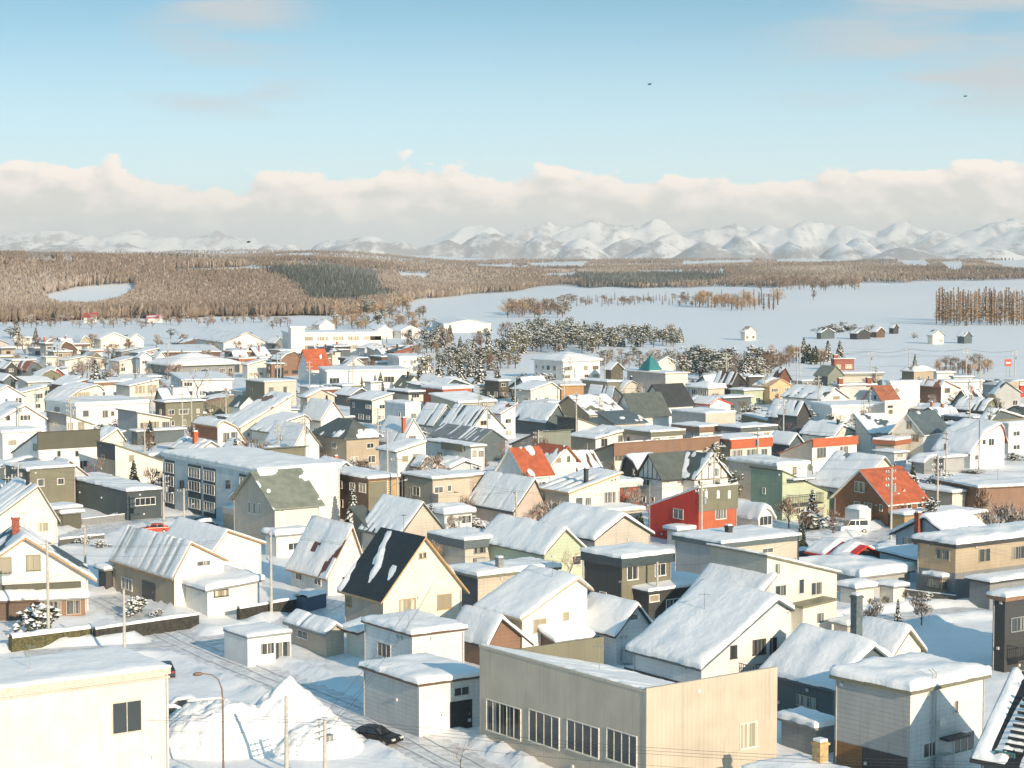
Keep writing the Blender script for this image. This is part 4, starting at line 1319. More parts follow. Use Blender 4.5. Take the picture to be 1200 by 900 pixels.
H = house('beige flat-roofed house right behind the pale green stepped house', 864, 911, 947, 546, 6.2, 'W', 'F', rcol='W2', wallL='C2', T=0.45, ov=0.3, win='R:929,547,933,556;L:886,556,890,563', fcol='K2', wl=12)
H = house('cream house with orange fascia behind the snowy pine', 848, 856, 904, 516, 5.6, 'C', 'F', rcol='OR', fh=0.3, T=0.3, ov=0.2, wl=8, wallL='G3', win='R:857,527,870,536;R:875,526,887,536;R:892,526,899,534', pane=1, fcol='C2')
panel(H, 'R', 4.0, 5.5, 'OR', -0.1, None, 'orange_fascia', 0.4)
H = house('slate house under blue-shaded snow between the two orange-fascia houses', 902, 925, 940, 520, 4.0, 'SB', 'Gx', 1.6, 'SB', 1, auto=False, T=0.4)
H = house('cream house with orange fascia and red sloping roof edge beside the snow-patched gable', 914, 952, 1004, 516, 5.8, 'W', 'My-', -3.2, 'OR', 0.5, wallL='C2', trim='OR', T=0.25, ov=0.25, win='R:957,524,968,537;R:984,523,994,536', fcol='C2', pane=1)
panel(H, 'R', 4.5, 5.95, 'OR', -0.1, None, 'orange_fascia', 0.35)
H = house('grey house with wide patchy snow roof behind the red brick house', 953, 1006, 1062, 573, 3.2, 'C', 'Gx', 4.6, 'G3', 0.8, rp=0.5, T=0.3, wallL='G2', auto=False, trim='OL', ov=0.5)
H = house('red brick house with bare orange metal roof and small entrance gable', 978, 1041, 1086, 590, 3.4, 'brick', 'Gy', 4.4, 'OR', 0.0, trim='W', ov=0.5, win='L:1002,564,1013,577;L:1001,588,1008,595;L:1013,589,1022,594;L:1031,591,1034,599;R:1063,588,1068,596;R:1074,587,1081,595', fcol='W', pane=0)
A = annex(H, 1044, 1051, 1063, 588, 3.2, 'brick', 'Gx', 1.7, 'OR', 0.4, name='entrance_gable', wl=2.2, trim='W')
H = house('low orange timber shed with snow on top in front of the red brick house', 1046, 1060, 1077, 604, 2.2, 'OC', 'F', T=0.5, cat='shed', name='shed', auto=False)
H = house('open carport with flat snow roof right of the low orange timber shed', 1074, 1113, 1153, 605, 2.2, 'T2', 'F', T=0.4, cat='carport', name='carport', auto=False)
H = house('low cream flat-roofed house right of the red brick house', 1084, 1116, 1145, 578, 3.4, 'C', 'F', rcol='OL', wallL='T2', T=0.4, win='R:1133,586,1141,590')
H = house('long brown flat building behind frosted bare trees at right edge', 1096, 1147, 1225, 572, 4.4, 'B2', 'F', rcol='B', T=0.4, wallL='B', auto=False, cat='building', name='long_building', phi=20)
H = house('white house with huge asymmetric snow roof and red trim at right', 1101, 1137, 1177, 531, 3.0, 'W', 'Qx', 5.0, 'RB', 1, rp=0.85, r2=2.5, wl=9, T=0.45, trim='RB', win='R:1151,515,1155,521;R:1158,514,1165,522;R:1142,533,1146,539', fcol='W', pane=0)
H = house('small arched storage shed under snow near the asymmetric roof house', 1068, 1083, 1105, 542, 2.2, 'G3', 'Qx', 0.9, 'G3', 1, T=0.4, cat='shed', name='shed', auto=False)
H = house('grey corrugated shed right of the small arched storage shed', 1078, 1106, 1130, 537, 3.0, 'G', 'F', T=0.4, cat='shed', name='shed', auto=False, wallL='G3')
H = house('large cream house with dark slate roofs and tall front gable at right', 1045, 1082, 1112, 508, 5.6, 'BW', 'Gy', 3.6, 'SB', 0.02, wallL='C', phi=52, ov=0.5, trim='W', win='L:1068,509,1077,517;L:1063,494,1065,502;L:1066,494,1068,502;L:1050,509,1055,513', fcol='OC', pane=1)  # right wall's pale blue puts its cast shade into the colour
A = annex(H, 1008, 1020, 1052, 508, 4.2, 'C', 'My+', 3.0, 'SB', 0.6, name='snowy_wing', phi=15, wl=7, T=0.35, win='R:1020,510,1029,516', ov=0.4)
A = annex(H, 1040, 1048, 1064, 517, 4.4, 'T2', 'F', rcol='BR', fh=0.9, name='brown_fascia_porch', wl=4)
H = house('small blue-windowed white annex house left of the cream slate-roofed house front', 1044, 1048, 1062, 531, 3.0, 'BW', 'F', T=0.3, win='R:1051,529,1058,536', wl=5, cat='hut', name='hut')
H = house('blue-shaded house with olive roof band at right edge behind the asymmetric roof', 1150, 1161, 1198, 492, 5.6, 'SB', 'Gx', 1.8, 'OL', 1, T=0.4, rp=0.25, auto=False)  # wall colour itself carries the blue shade
panel(H, 'R', 4.2, 5.6, 'OL', -0.3, None, 'olive_band', 0.4)
H = house('blue-shaded white two-storey house cut off by the right edge', 1174, 1182, 1235, 497, 6.4, 'BW', 'F', rcol='BW', T=0.3, win='R:1187,505,1195,511;R:1187,521,1195,527', fcol='W', pane=0)  # white walls tinted blue for the shade they stand in
# ------------------------------------------------------------------ far rows of the town
house('white gable with brown trim at the far left edge, upper of two alike', -30, -16, 28, 466, 5.0, 'W', 'Gx', 2.6, 'B2', 1, trim='B2', rp=0.56)
H = house('white gabled house with brown trim and wide blue window at left edge', -24, -4, 53, 494, 4.6, 'W', 'Gx', 3.0, 'B2', 1, trim='B2', T=0.5, win='R:23,486,36,493;R:6,487,12,493', fcol='W', rp=0.58)
house('cream house with lit snow slope between the two brown-trimmed white gables', 10, 20, 52, 462, 4.6, 'C', 'Mx+', 1.4, 'OL', 1)
H = house('cream house with big curved snow roof and ochre window bay', 52, 76, 120, 470, 3.0, 'C', 'Qx', 3.6, 'OL', 1, rp=0.85, r2=2.6, auto=False, win='R:86,460,105,469;R:109,462,114,467', fcol='OC', pane=2)
house('long white flat-roofed building in the left rows', 54, 89, 176, 474, 6.2, 'W', 'F', rcol='W2', fh=0.5, T=0.35, win='R:120,481,127,489;R:130,482,134,487;R:97,481,104,488;L:64,477,70,482', fcol='OL', pane=1, cat='building', name='flat_roof_building')
H = house('grey and white house with dark upper side wall behind the long dark parapet', 55, 78, 108, 487, 6.0, 'W', 'Mx-', -2.2, 'OL', 0.3, wallL='G2', win='R:79,495,86,504;R:91,494,99,504;L:63,495,68,500', fcol='C2', pane=2)
panel(H, 'L', 3.9, 6.0, 'G3', 0, None, 'dark_cladding', 0.05)
H = house('cream house with tall windows and grey end wall, right of long white flat building', 138, 161, 199, 484, 6.2, 'C', 'Mx-', -1.6, 'OL', 1, wallL='G', win='R:164,495,174,507;R:176,494,186,507;R:190,494,199,506', fcol='OC', pane=1)
A = annex(H, 156, 161, 216, 506, 3.0, 'SB', 'F', name='lower_wing', wl=3.0, T=0.3)
H = house('cream house with row of large sunny windows above a grey base', 136, 152, 186, 453, 5.4, 'C', 'Mx+', 1.5, 'OL', 1, win='R:158,452,170,461;R:172,451,184,460', fcol='OC', pane=2, T=0.3)
panel(H, 'R', 0, 2.6, 'G', 0, None, 'grey_base', 0.08)
H = house('black flat house with olive front beside the cream houses', 182, 194, 238, 472, 6.2, 'OL', 'F', rcol='K2', wallL='K2', T=0.35)
A = annex(H, 200, 215, 239, 486, 3.0, 'K2', 'F', name='lower_wing', wl=3.5)
house('small dark house with snow at the far left edge of the town', -6, 6, 20, 432, 4.5, 'K2', 'Gx', 1.8, 'K2', 1)
house('second small dark house at the far left edge, nearer one', -8, 4, 18, 446, 3.5, 'SB', 'Gx', 1.4, 'K2', 1)
house('tiny cream flat house beside reddish bushes at far left', 48, 54, 66, 419, 4.0, 'C', 'F', auto=False)
house('long low cream house right of the reddish bushes', 68, 76, 100, 423, 3.6, 'C', 'Gx', 1.2, 'OL', 1, wr=15)
house('tan and white low house behind the big snowy conifer', 128, 140, 160, 424, 4.0, 'C', 'Mx+', 1.2, 'OL', 1)
house('pale blue two-storey house behind the cream houses', 159, 164, 178, 419, 5.6, 'BW', 'Gx', 1.4, 'SB', 1)
house('dark-trimmed white gable next to the pale blue house', 178, 183, 196, 421, 4.6, 'W', 'Gx', 2.2, 'K2', 1)
house('green-eaved pavilion with wide snow-heaped hip roof', 176, 204, 275, 429, 3.4, 'G3', 'H', 3.0, 'GN', 1, cat='pavilion', name='pavilion', T=0.6, ov=1.6)
house('long cream building with bushes in front, left of the tan apartment', 200, 214, 272, 446, 5.0, 'W', 'F', cat='building', name='flat_roof_building', phi=15)
H = house('low arched hall with brown roof edge and white gable end', 210, 262, 312, 402, 4.0, 'W', 'Gx', 4.0, 'B2', 1, cat='hall', name='hall', auto=False, trim='B2', phi=24, rp=0.55)
house('dark flat canopy building before the low arched hall', 166, 190, 258, 413, 3.6, 'B', 'F', rcol='B', fh=0.5, cat='building', name='flat_roof_building', phi=12, auto=False)
house('white low house with snow roof left of the arched hall', 106, 118, 150, 398, 4.0, 'C', 'Gx', 2.6, 'OL', 1)
house('white and teal barn with snow roof at far left fields', 140, 152, 168, 398, 3.6, 'W', 'Gx', 2.2, 'SB', 1, cat='barn', name='barn', auto=False)
house('small cream house below the dark conifers at far left', 15, 17, 37, 396, 4.6, 'C', 'F', phi=12)
H = house('tan two-storey apartment with flat roof and grey end wall', 288, 310, 347, 448, 6.4, 'C2', 'F', rcol='T', wallL='OL', T=0.25, ov=0.15, win='R:315,454,321,460;R:332,453,336,461;L:292,454,296,459', fcol='OL', pane=1, cat='apartment block', name='apartment_block')
H = house('house with one long tilted snow roof edged in brown', 256, 282, 341, 501, 3.0, 'C', 'Mx+', 6.2, 'B2', 1, wl=9.5, T=0.4, trim='B2', ov=0.6)
house('cream gable house with snow slope tucked below the long tilted roof', 295, 320, 363, 507, 3.0, 'C', 'Qx', 3.2, 'OL', 1, rp=0.85, r2=2.2, win='R:330,497,338,505;R:340,495,345,504;R:348,494,357,502', fcol='T2', pane=2)
H = house('white church-like house with orange-red roof slope', 350, 362, 386, 431, 5.0, 'W', 'Gy', 5.5, 'OR', 0.05, auto=False, wl=7)
A = annex(H, 366, 371, 384, 434, 4.0, 'W', 'Gx', 2.5, 'W2', 1, name='front_gable', wl=3)
H = house('long low white school annex with dark window strip', 374, 383, 478, 435, 5.4, 'W', 'F', rcol='W2', T=0.3, win='R:386,443,398,452;R:450,441,462,448', fcol='G2', pane=0, cat='building', name='flat_roof_building', phi=12, wallL='G2')
house('small dark-roofed gable before the tan apartment', 270, 281, 302, 476, 3.6, 'W', 'Gx', 2.2, 'DG', 0.15)
house('grey-green hipped house left of the long tilted snow roof', 254, 265, 292, 489, 4.2, 'GR', 'F', rcol='SB', T=0.2)
house('white house under striped snow slope right of the long tilted roof', 352, 376, 403, 492, 4.0, 'W', 'Gx', 3.8, 'B2', 0.93, rp=0.5, streak=True)
house('low brown-roofed house behind the striped snow slope house', 352, 360, 392, 466, 4.2, 'C2', 'Gx', 1.8, 'B2', 0.6)
house('brown box house left of the orange-red roofed church', 312, 318, 332, 427, 5.0, 'B2', 'F', rcol='B')
house('small cream house left of the brown box house', 284, 290, 312, 428, 4.4, 'C', 'Mx+', 1.5, 'OL', 1)
H = house('long white school building with square stair tower', 312, 340, 447, 391, 9.0, 'W', 'F', rcol='W2', T=0.4, fh=0.5, phi=14, auto=False, cat='school', name='school_building', wl=24)
for i_ in range(7):
    for z_ in (3.4, 6.9):
        put_window(H, 'R', 7 + i_ * 6.2, z_, 4.4, 1.5, 'C2', 2)
A = annex(H, 334, 341, 357, 384, 12.0, 'W', 'F', rcol='W2', name='stair_tower', wl=8)
house('grey gabled barn right of the orange-red roofed church', 395, 404, 432, 432, 3.6, 'G2', 'Gx', 3.0, 'G3', 0.6, cat='barn', name='barn', auto=False)
house('white flat clinic with square windows before the snowy conifer row', 454, 468, 503, 419, 5.4, 'W', 'F', rcol='W2', T=0.4, phi=16, cat='building', name='flat_roof_building')
H = house('house with orange side wall below a wide white snow roof', 496, 519, 552, 456, 5.0, 'OR', 'F', rcol='W2', wallL='OR', T=0.6, auto=False)
A = annex(H, 490, 538, 580, 473, 3.2, 'T2', 'My+', 1.4, 'G3', 1, name='front_wing', T=0.5, wl=13)
house('grey-blue house with cream gable and snow slope beside tall pole', 410, 436, 460, 470, 5.4, 'C', 'Mx+', 1.4, 'OL', 1, wallL='SB')
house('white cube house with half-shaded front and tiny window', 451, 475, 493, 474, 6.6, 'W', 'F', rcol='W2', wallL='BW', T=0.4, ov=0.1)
house('dark streaked gable house, left of two alike', 486, 508, 532, 498, 3.6, 'W', 'Gx', 4.0, 'DG', 0.66, rp=0.62, streak=True, r2=1.8, T=0.3, win='R:519,487,523,492', fcol='G3')
H = house('dark streaked gable house, right of two alike, with white front', 517, 552, 590, 503, 3.8, 'W', 'Gx', 4.2, 'DG', 0.68, rp=0.46, streak=True, T=0.3, trim='DG', win='R:563,493,570,498', fcol='OC')
house('dark grey house with wide streaked low roof in front of the right streaked gable', 506, 560, 592, 517, 4.2, 'SB', 'Gx', 2.0, 'G3', 0.3, streak=True, auto=False, wallL='SB', T=0.2)
house('white house with red roof edge and blue windows beside the right streaked gable', 569, 587, 604, 485, 5.6, 'BW', 'Mx+', 1.8, 'RB', 1, wallL='W', trim='RB')
house('dark olive flat house beyond the orange-walled house', 568, 585, 596, 447, 5.0, 'DO', 'F', T=0.4)
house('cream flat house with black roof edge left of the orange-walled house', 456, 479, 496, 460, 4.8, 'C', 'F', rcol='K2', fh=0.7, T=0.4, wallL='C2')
house('large white two-storey house with snowy hip roof among trees', 626, 660, 703, 424, 6.2, 'W', 'H', 2.2, 'G2', 1, wallL='W', T=0.5, ov=0.8, fcol='T')
H = house('beige flat building with teal pyramid turret', 735, 780, 806, 438, 6.4, 'C', 'F', rcol='T2', wallL='PK', T=0.2, auto=False, cat='building', name='flat_roof_building')
A = annex(H, 753, 761, 769, 434, 7.0, 'W2', 'H', 4.2, 'TE', 0, name='turret', wl=4.2, wr=4.2, ov=0.3)
house('olive-roofed gable house with big snow patch', 645, 691, 731, 486, 4.6, 'C', 'Gy', 3.6, 'OL', 0.62, wallL='PE', T=0.3, trim='OL', ov=0.5, win='R:704,489,709,494;R:722,488,726,493', fcol='T')
H = house('tall green metal roof house with white gable and mast', 720, 743, 784, 487, 4.0, 'W', 'Gy', 4.6, 'DG', 0, T=0.3, auto=False, ov=0.5)
house('dark roofed house with three skylights behind the tall green roof', 752, 779, 812, 475, 4.4, 'W', 'Gy', 4.6, 'K2', 0, auto=False, ov=0.5)
house('low house with blue-shaded snow slope left of the tall green roof', 690, 717, 729, 464, 4.0, 'SB', 'Gx', 2.2, 'DG', 1, rp=0.2, auto=False)
house('brown-fronted flat house before the olive flat building', 655, 658, 684, 452, 4.6, 'TR', 'F', rcol='TR', phi=14, auto=False, T=0.35)
house('olive flat building behind the brown-fronted house', 682, 712, 726, 448, 5.6, 'OL', 'F', T=0.4, wallL='T', auto=False)
house('pinkish low house with snow roof left of the olive-roofed gable', 620, 640, 662, 473, 4.0, 'PK', 'F', T=0.4)
house('tan house with white gabled end under the white hip-roof house', 600, 622, 656, 458, 4.0, 'C', 'Gx', 1.8, 'OL', 1, rp=0.7)
H = house('teal metal-roofed low house before the tall green roof', 712, 720, 757, 497, 3.4, 'C2', 'My+', 2.0, 'SB', 0.1, wl=6)
house('dark house under one big blue-shaded snow slope, centre rows', 600, 640, 662, 494, 3.6, 'SB', 'Gx', 3.4, 'BL', 1, rp=0.6, auto=False)
H = house('black box front beside a cream sloping gable', 653, 677, 711, 491, 5.0, 'C', 'Mx-', -2.6, 'OL', 0.2, wallL='K2', auto=False)
house('grey-green parapet house with pinkish sloping side wall', 600, 632, 669, 507, 6.0, 'GR', 'My-', -3.0, 'DG', 0.2, wallL='PK', auto=False, fcol='W')
house('white house with arched opening and smooth snow slope', 668, 698, 736, 515, 4.0, 'W', 'Mx+', 1.4, 'OL', 1, wallL='T', T=0.45, win='R:704,514,712,523;R:724,510,730,518', fcol='T')
house('white flat house with olive front band behind the brown band row house', 727, 763, 800, 507, 5.6, 'W', 'F', rcol='OL', wallL='PK', T=0.4, win='R:766,513,773,518;R:784,512,792,518;L:735,512,738,518', fcol='G3', fh=0.9)
house('grey and beige flat hall above the olive-banded flat house', 787, 827, 862, 485, 5.4, 'C2', 'F', wallL='G', rcol='G2', T=0.3, ov=0.1, auto=False, cat='building', name='flat_roof_building')
house('white house with brown fascia left of the dark-fascia white house', 790, 820, 845, 501, 5.4, 'W', 'F', rcol='B2', fh=1.1, wallL='G', T=0.35)
house('white house with dark fascia right of the brown-fascia house', 845, 868, 908, 502, 5.6, 'W', 'F', rcol='DG', fh=0.9, wallL='BW', T=0.35)
house('white house with red fascia and small gable', 806, 832, 856, 474, 4.2, 'W', 'Gx', 1.3, 'R', 1, rp=0.35, r2=-0.2, wallL='W', trim='R', T=0.4)
house('tan hip-roofed house above the red fascia house', 808, 830, 849, 456, 5.0, 'C2', 'H', 1.4, 'T', 1, T=0.4)
house('low dark teal house behind the red fascia house', 832, 848, 880, 467, 4.4, 'SB', 'F', rcol='K2', T=0.35)
house('pale green low house under snow right of the dark teal house', 856, 872, 894, 458, 4.0, 'GN', 'F', T=0.4)
H = house('black timber house with snowy roof and blue gable between snowy pines', 902, 934, 948, 486, 5.2, 'K2', 'Gx', 2.6, 'K2', 1, T=0.4, wallL='SB', auto=False, wl=9)
A = annex(H, 901, 911, 918, 486, 4.8, 'SB', 'Gx', 1.6, 'K2', 1, name='side_gable', wl=3)
house('white gable house with broad patchy snow roof on the right rows', 917, 962, 993, 468, 3.4, 'W', 'Gx', 2.6, 'DG', 0.7, rp=0.5, T=0.3, win='R:976,464,984,468', fcol='T')
house('peach house with slanting tan roof', 884, 902, 927, 453, 5.0, 'PE', 'Gx', 1.8, 'PE', 0.2, wallL='PE')
house('dark chalet gable behind the peach house', 906, 912, 926, 444, 4.6, 'RU', 'Gx', 3.0, 'B', 0.4, auto=False)
house('dark shop box with glass front left of the peach house', 874, 878, 893, 442, 6.0, 'K2', 'F', rcol='K2', phi=14, auto=False, cat='building', name='flat_roof_building')
house('grey-green gable house below the red timber building', 955, 970, 988, 440, 4.2, 'GR', 'Gx', 2.6, 'GR', 0.2, wallL='SB')
house('long grey-eaved house right of the grey-green gable', 984, 988, 1034, 438, 4.4, 'C2', 'F', rcol='GR', fh=0.8, T=0.35, phi=14)
house('grey flat house with two red chimneys on the right rows', 976, 984, 1026, 452, 5.0, 'G2', 'F', T=0.4, phi=14, chim=[(0.2, 0.2, 7.0, 1.2, 'RB'), (8.5, 0.2, 7.0, 1.2, 'RB')], auto=False)
house('cream low house under blue-shaded snow behind the orange-fascia house', 940, 978, 1008, 511, 3.2, 'C', 'Gx', 1.9, 'SB', 1, rp=0.3, T=0.4, chim=[(2.0, 1.0, 6.5, 0.5, 'K2')])
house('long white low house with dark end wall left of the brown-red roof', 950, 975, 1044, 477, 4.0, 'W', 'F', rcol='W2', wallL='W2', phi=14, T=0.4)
house('white gable house with bare brown-red roof on the right rows', 1012, 1034, 1054, 470, 4.2, 'W', 'Gy', 3.4, 'BR', 0, wallL='BW', win='L:1024,463,1027,468', fcol='BL')
house('white flat house with grey sloping side in front of the brown-red roof', 1015, 1037, 1075, 472, 5.2, 'W', 'My-', -2.0, 'W2', 1, wallL='G2', T=0.35, win='R:1040,475,1046,478;R:1041,480,1046,485', fcol='T')
house('large plain white flat building behind the brown-red roof', 1038, 1044, 1078, 448, 6.6, 'W', 'F', rcol='W2', phi=12, win='L:1040,455,1042,459', T=0.3, cat='building', name='flat_roof_building')
H = house('white and brown chalet with long balcony and bare brown roof', 1076, 1103, 1124, 452, 5.4, 'W', 'Gx', 1.2, 'BR', 0.55, rp=0.15, r2=-1.0, wallL='B2', auto=False, trim='BR', win='R:1107,455,1113,460', fcol='B')
house('tan two-storey building with dark hip roof at right', 1057, 1071, 1094, 436, 5.8, 'T', 'H', 1.6, 'T', 0.8, wallL='OL', fcol='C')
house('grey gable house near the red sign at right edge', 1160, 1166, 1196, 461, 4.0, 'G', 'Gx', 2.8, 'SB', 0.8, rp=0.42, phi=20)
house('pale blue long shed below the power lines at right', 1114, 1118, 1140, 442, 3.6, 'BW', 'F', phi=12, cat='shed', name='shed')
house('bright red garage peeking in at the right edge', 1192, 1196, 1212, 452, 3.4, 'R', 'F', rcol='R', cat='garage', name='garage', auto=False, phi=15)
house('red timber building beyond the conifers at right', 974, 978, 1001, 421, 4.0, 'RB', 'F', rcol='RB', cat='building', name='timber_building', phi=10, chim=[(0.5, 0.5, 5.5, 1.5, 'RB')])
house('white flat house with cream end below the power lines at right', 1094, 1098, 1118, 437, 4.4, 'W', 'F', phi=12, T=0.4)
house('low snow-covered row shed in front of the brown chalet', 1082, 1090, 1152, 448, 3.0, 'W2', 'F', T=0.5, phi=12, auto=False, cat='shed', name='shed')
house('cream farmhouse alone in the snow field, centre right', 868, 873, 886, 389, 4.0, 'C', 'Gx', 2.4, 'T', 0.3, cat='farmhouse', name='farmhouse')
house('long white farm shed left among bushes on the snow field', 957, 962, 978, 390, 3.0, 'SB', 'Gx', 2.0, 'DG', 0.6, cat='barn', name='barn', auto=False)
house('dark-ended barn with snow roof in the middle of the field farm', 996, 1004, 1020, 391, 2.8, 'K2', 'Gx', 2.0, 'SB', 1, cat='barn', name='barn', auto=False)
house('small barn with brown gable at right end of the field farm', 1020, 1027, 1037, 389, 2.8, 'B', 'Gx', 2.0, 'SB', 1, cat='barn', name='barn', auto=False)
house('blue-roofed hut behind the field farm', 1042, 1047, 1053, 384, 3.2, 'K2', 'Gx', 1.8, 'SB', 0.5, cat='hut', name='hut', auto=False)
house('tan farmhouse among bushes on the right snow field', 1087, 1093, 1106, 393, 4.0, 'C', 'Gx', 2.2, 'OL', 0.5, cat='farmhouse', name='farmhouse')
house('blue and white barn beside a bush on the right snow field', 1122, 1130, 1139, 394, 3.4, 'SB', 'Gx', 2.0, 'SB', 0.7, cat='barn', name='barn', auto=False)
house('long red-roofed shed at the wood edge, left one', 97, 98, 112, 372, 3.0, 'W', 'My+', 2.2, 'R', 0, cat='shed', name='shed', auto=False, phi=6, wl=8)
house('long red-roofed shed at the wood edge, right one', 171, 172, 190, 373, 2.6, 'W', 'My+', 1.6, 'R', 0.3, cat='shed', name='shed', auto=False, phi=6, wl=8)
house('low white farm sheds roof before the frosted trees at centre', 506, 520, 575, 380, 4.2, 'W', 'Gx', 2.0, 'G2', 1, cat='barn', name='barn', auto=False, phi=8)
house('pale grey barn with snow roof left of the centre farm shed', 455, 470, 492, 388, 3.6, 'W2', 'Gx', 2.2, 'G2', 1, cat='barn', name='barn', auto=False)
house('two-gabled white farmhouse above the long school', 366, 374, 392, 381, 4.0, 'W', 'Gx', 2.8, 'OL', 1, cat='farmhouse', name='farmhouse', auto=False)
house('low white house between school and frosted trees', 430, 442, 460, 388, 3.6, 'W', 'Gx', 2.6, 'G2', 1, auto=False)
house('small cream barn at the edge of the frosted tree belt', 770, 772, 792, 425, 4.4, 'C', 'Gx', 1.6, 'OL', 1, cat='barn', name='barn', auto=False, phi=10)
house('dark timber house half hidden among snowy trees right of the white hip-roof house', 708, 716, 730, 433, 4.0, 'DO', 'Gx', 2.0, 'K2', 1, auto=False)

# ------------------------------------------------------------------ the houses packed in between
LAND = [(95, 525, 'dark parapet house'), (150, 545, 'tan gabled house'), (140, 590, 'long black building'), (245, 580, 'apartment block'), (325, 535, 'olive parapet building'), (245, 522, 'orange-chimney house'), (258, 508, 'rust-fascia house'),
        (405, 520, 'dark green hip roof'), (480, 505, 'thin orange chimney'), (535, 530, 'olive-banded flat house'), (520, 580, 'tan two-storey complex'), (625, 545, 'orange-roofed gables'), (680, 590, 'beige two-storey house'),
        (760, 530, 'brown-banded row house'), (800, 560, 'half-timbered house'), (810, 600, 'red slanting house'), (925, 580, 'pale green house'), (905, 555, 'beige flat house'), (880, 525, 'left orange fascia'), (975, 525, 'right orange fascia'),
        (1005, 550, 'snow-patched gable'), (1040, 575, 'red brick house'), (1075, 510, 'cream slate-roofed house'), (1140, 520, 'asymmetric snow roof'), (1165, 585, 'long brown building'), (110, 460, 'ochre-windowed house'),
        (130, 480, 'long white flat building'), (180, 500, 'tall-windowed cream house'), (212, 480, 'black flat house'), (225, 425, 'green-eaved pavilion'), (318, 455, 'tan flat apartment'), (300, 480, 'long tilted roof'), (368, 425, 'church-like orange roof'),
        (430, 442, 'white school annex'), (390, 395, 'school'), (270, 395, 'arched hall'), (520, 460, 'orange-walled house'), (472, 485, 'white cube house'), (570, 490, 'streaked gables'), (485, 425, 'white clinic'),
        (665, 428, 'hip-roofed white house'), (770, 442, 'teal turret'), (690, 475, 'olive-roofed gable'), (755, 470, 'tall green roof'), (820, 490, 'grey and beige hall'), (875, 507, 'dark-fascia house'), (830, 472, 'red fascia house'),
        (925, 490, 'black timber house'), (955, 460, 'patchy snow roof'), (905, 447, 'peach house'), (1033, 460, 'brown-red roof'), (1100, 457, 'brown chalet'), (1075, 438, 'tan hip-roofed building'), (985, 423, 'red timber building'),
        (1180, 458, 'grey gable by the red sign'), (75, 425, 'reddish thicket'), (165, 425, 'pale blue house'), (700, 500, 'cream sloping gable'), (640, 490, 'big blue-shaded slope'), (20, 480, 'brown-trimmed white gables')]
WORD = dict(W='white', W2='off-white', C='cream', C2='beige', T='tan', T2='light tan', B='dark brown', B2='brown', G='grey', G2='pale grey', G3='slate grey', K2='black', OL='olive', GN='pale green', BW='pale blue', PK='pinkish', SB='blue-grey', DG='dark green', BL='dark slate', RB='dark red', PE='peach')
FORM = dict(F=('flat-roofed house', 'low flat house', 'boxy flat house'), G=('gabled house', 'steep gable house', 'little gabled house'), M=('house with slanting snow roof', 'lean-roofed house', 'single-slope house'), Q=('bent-roofed house', 'mansard house', 'barn-roofed house'))


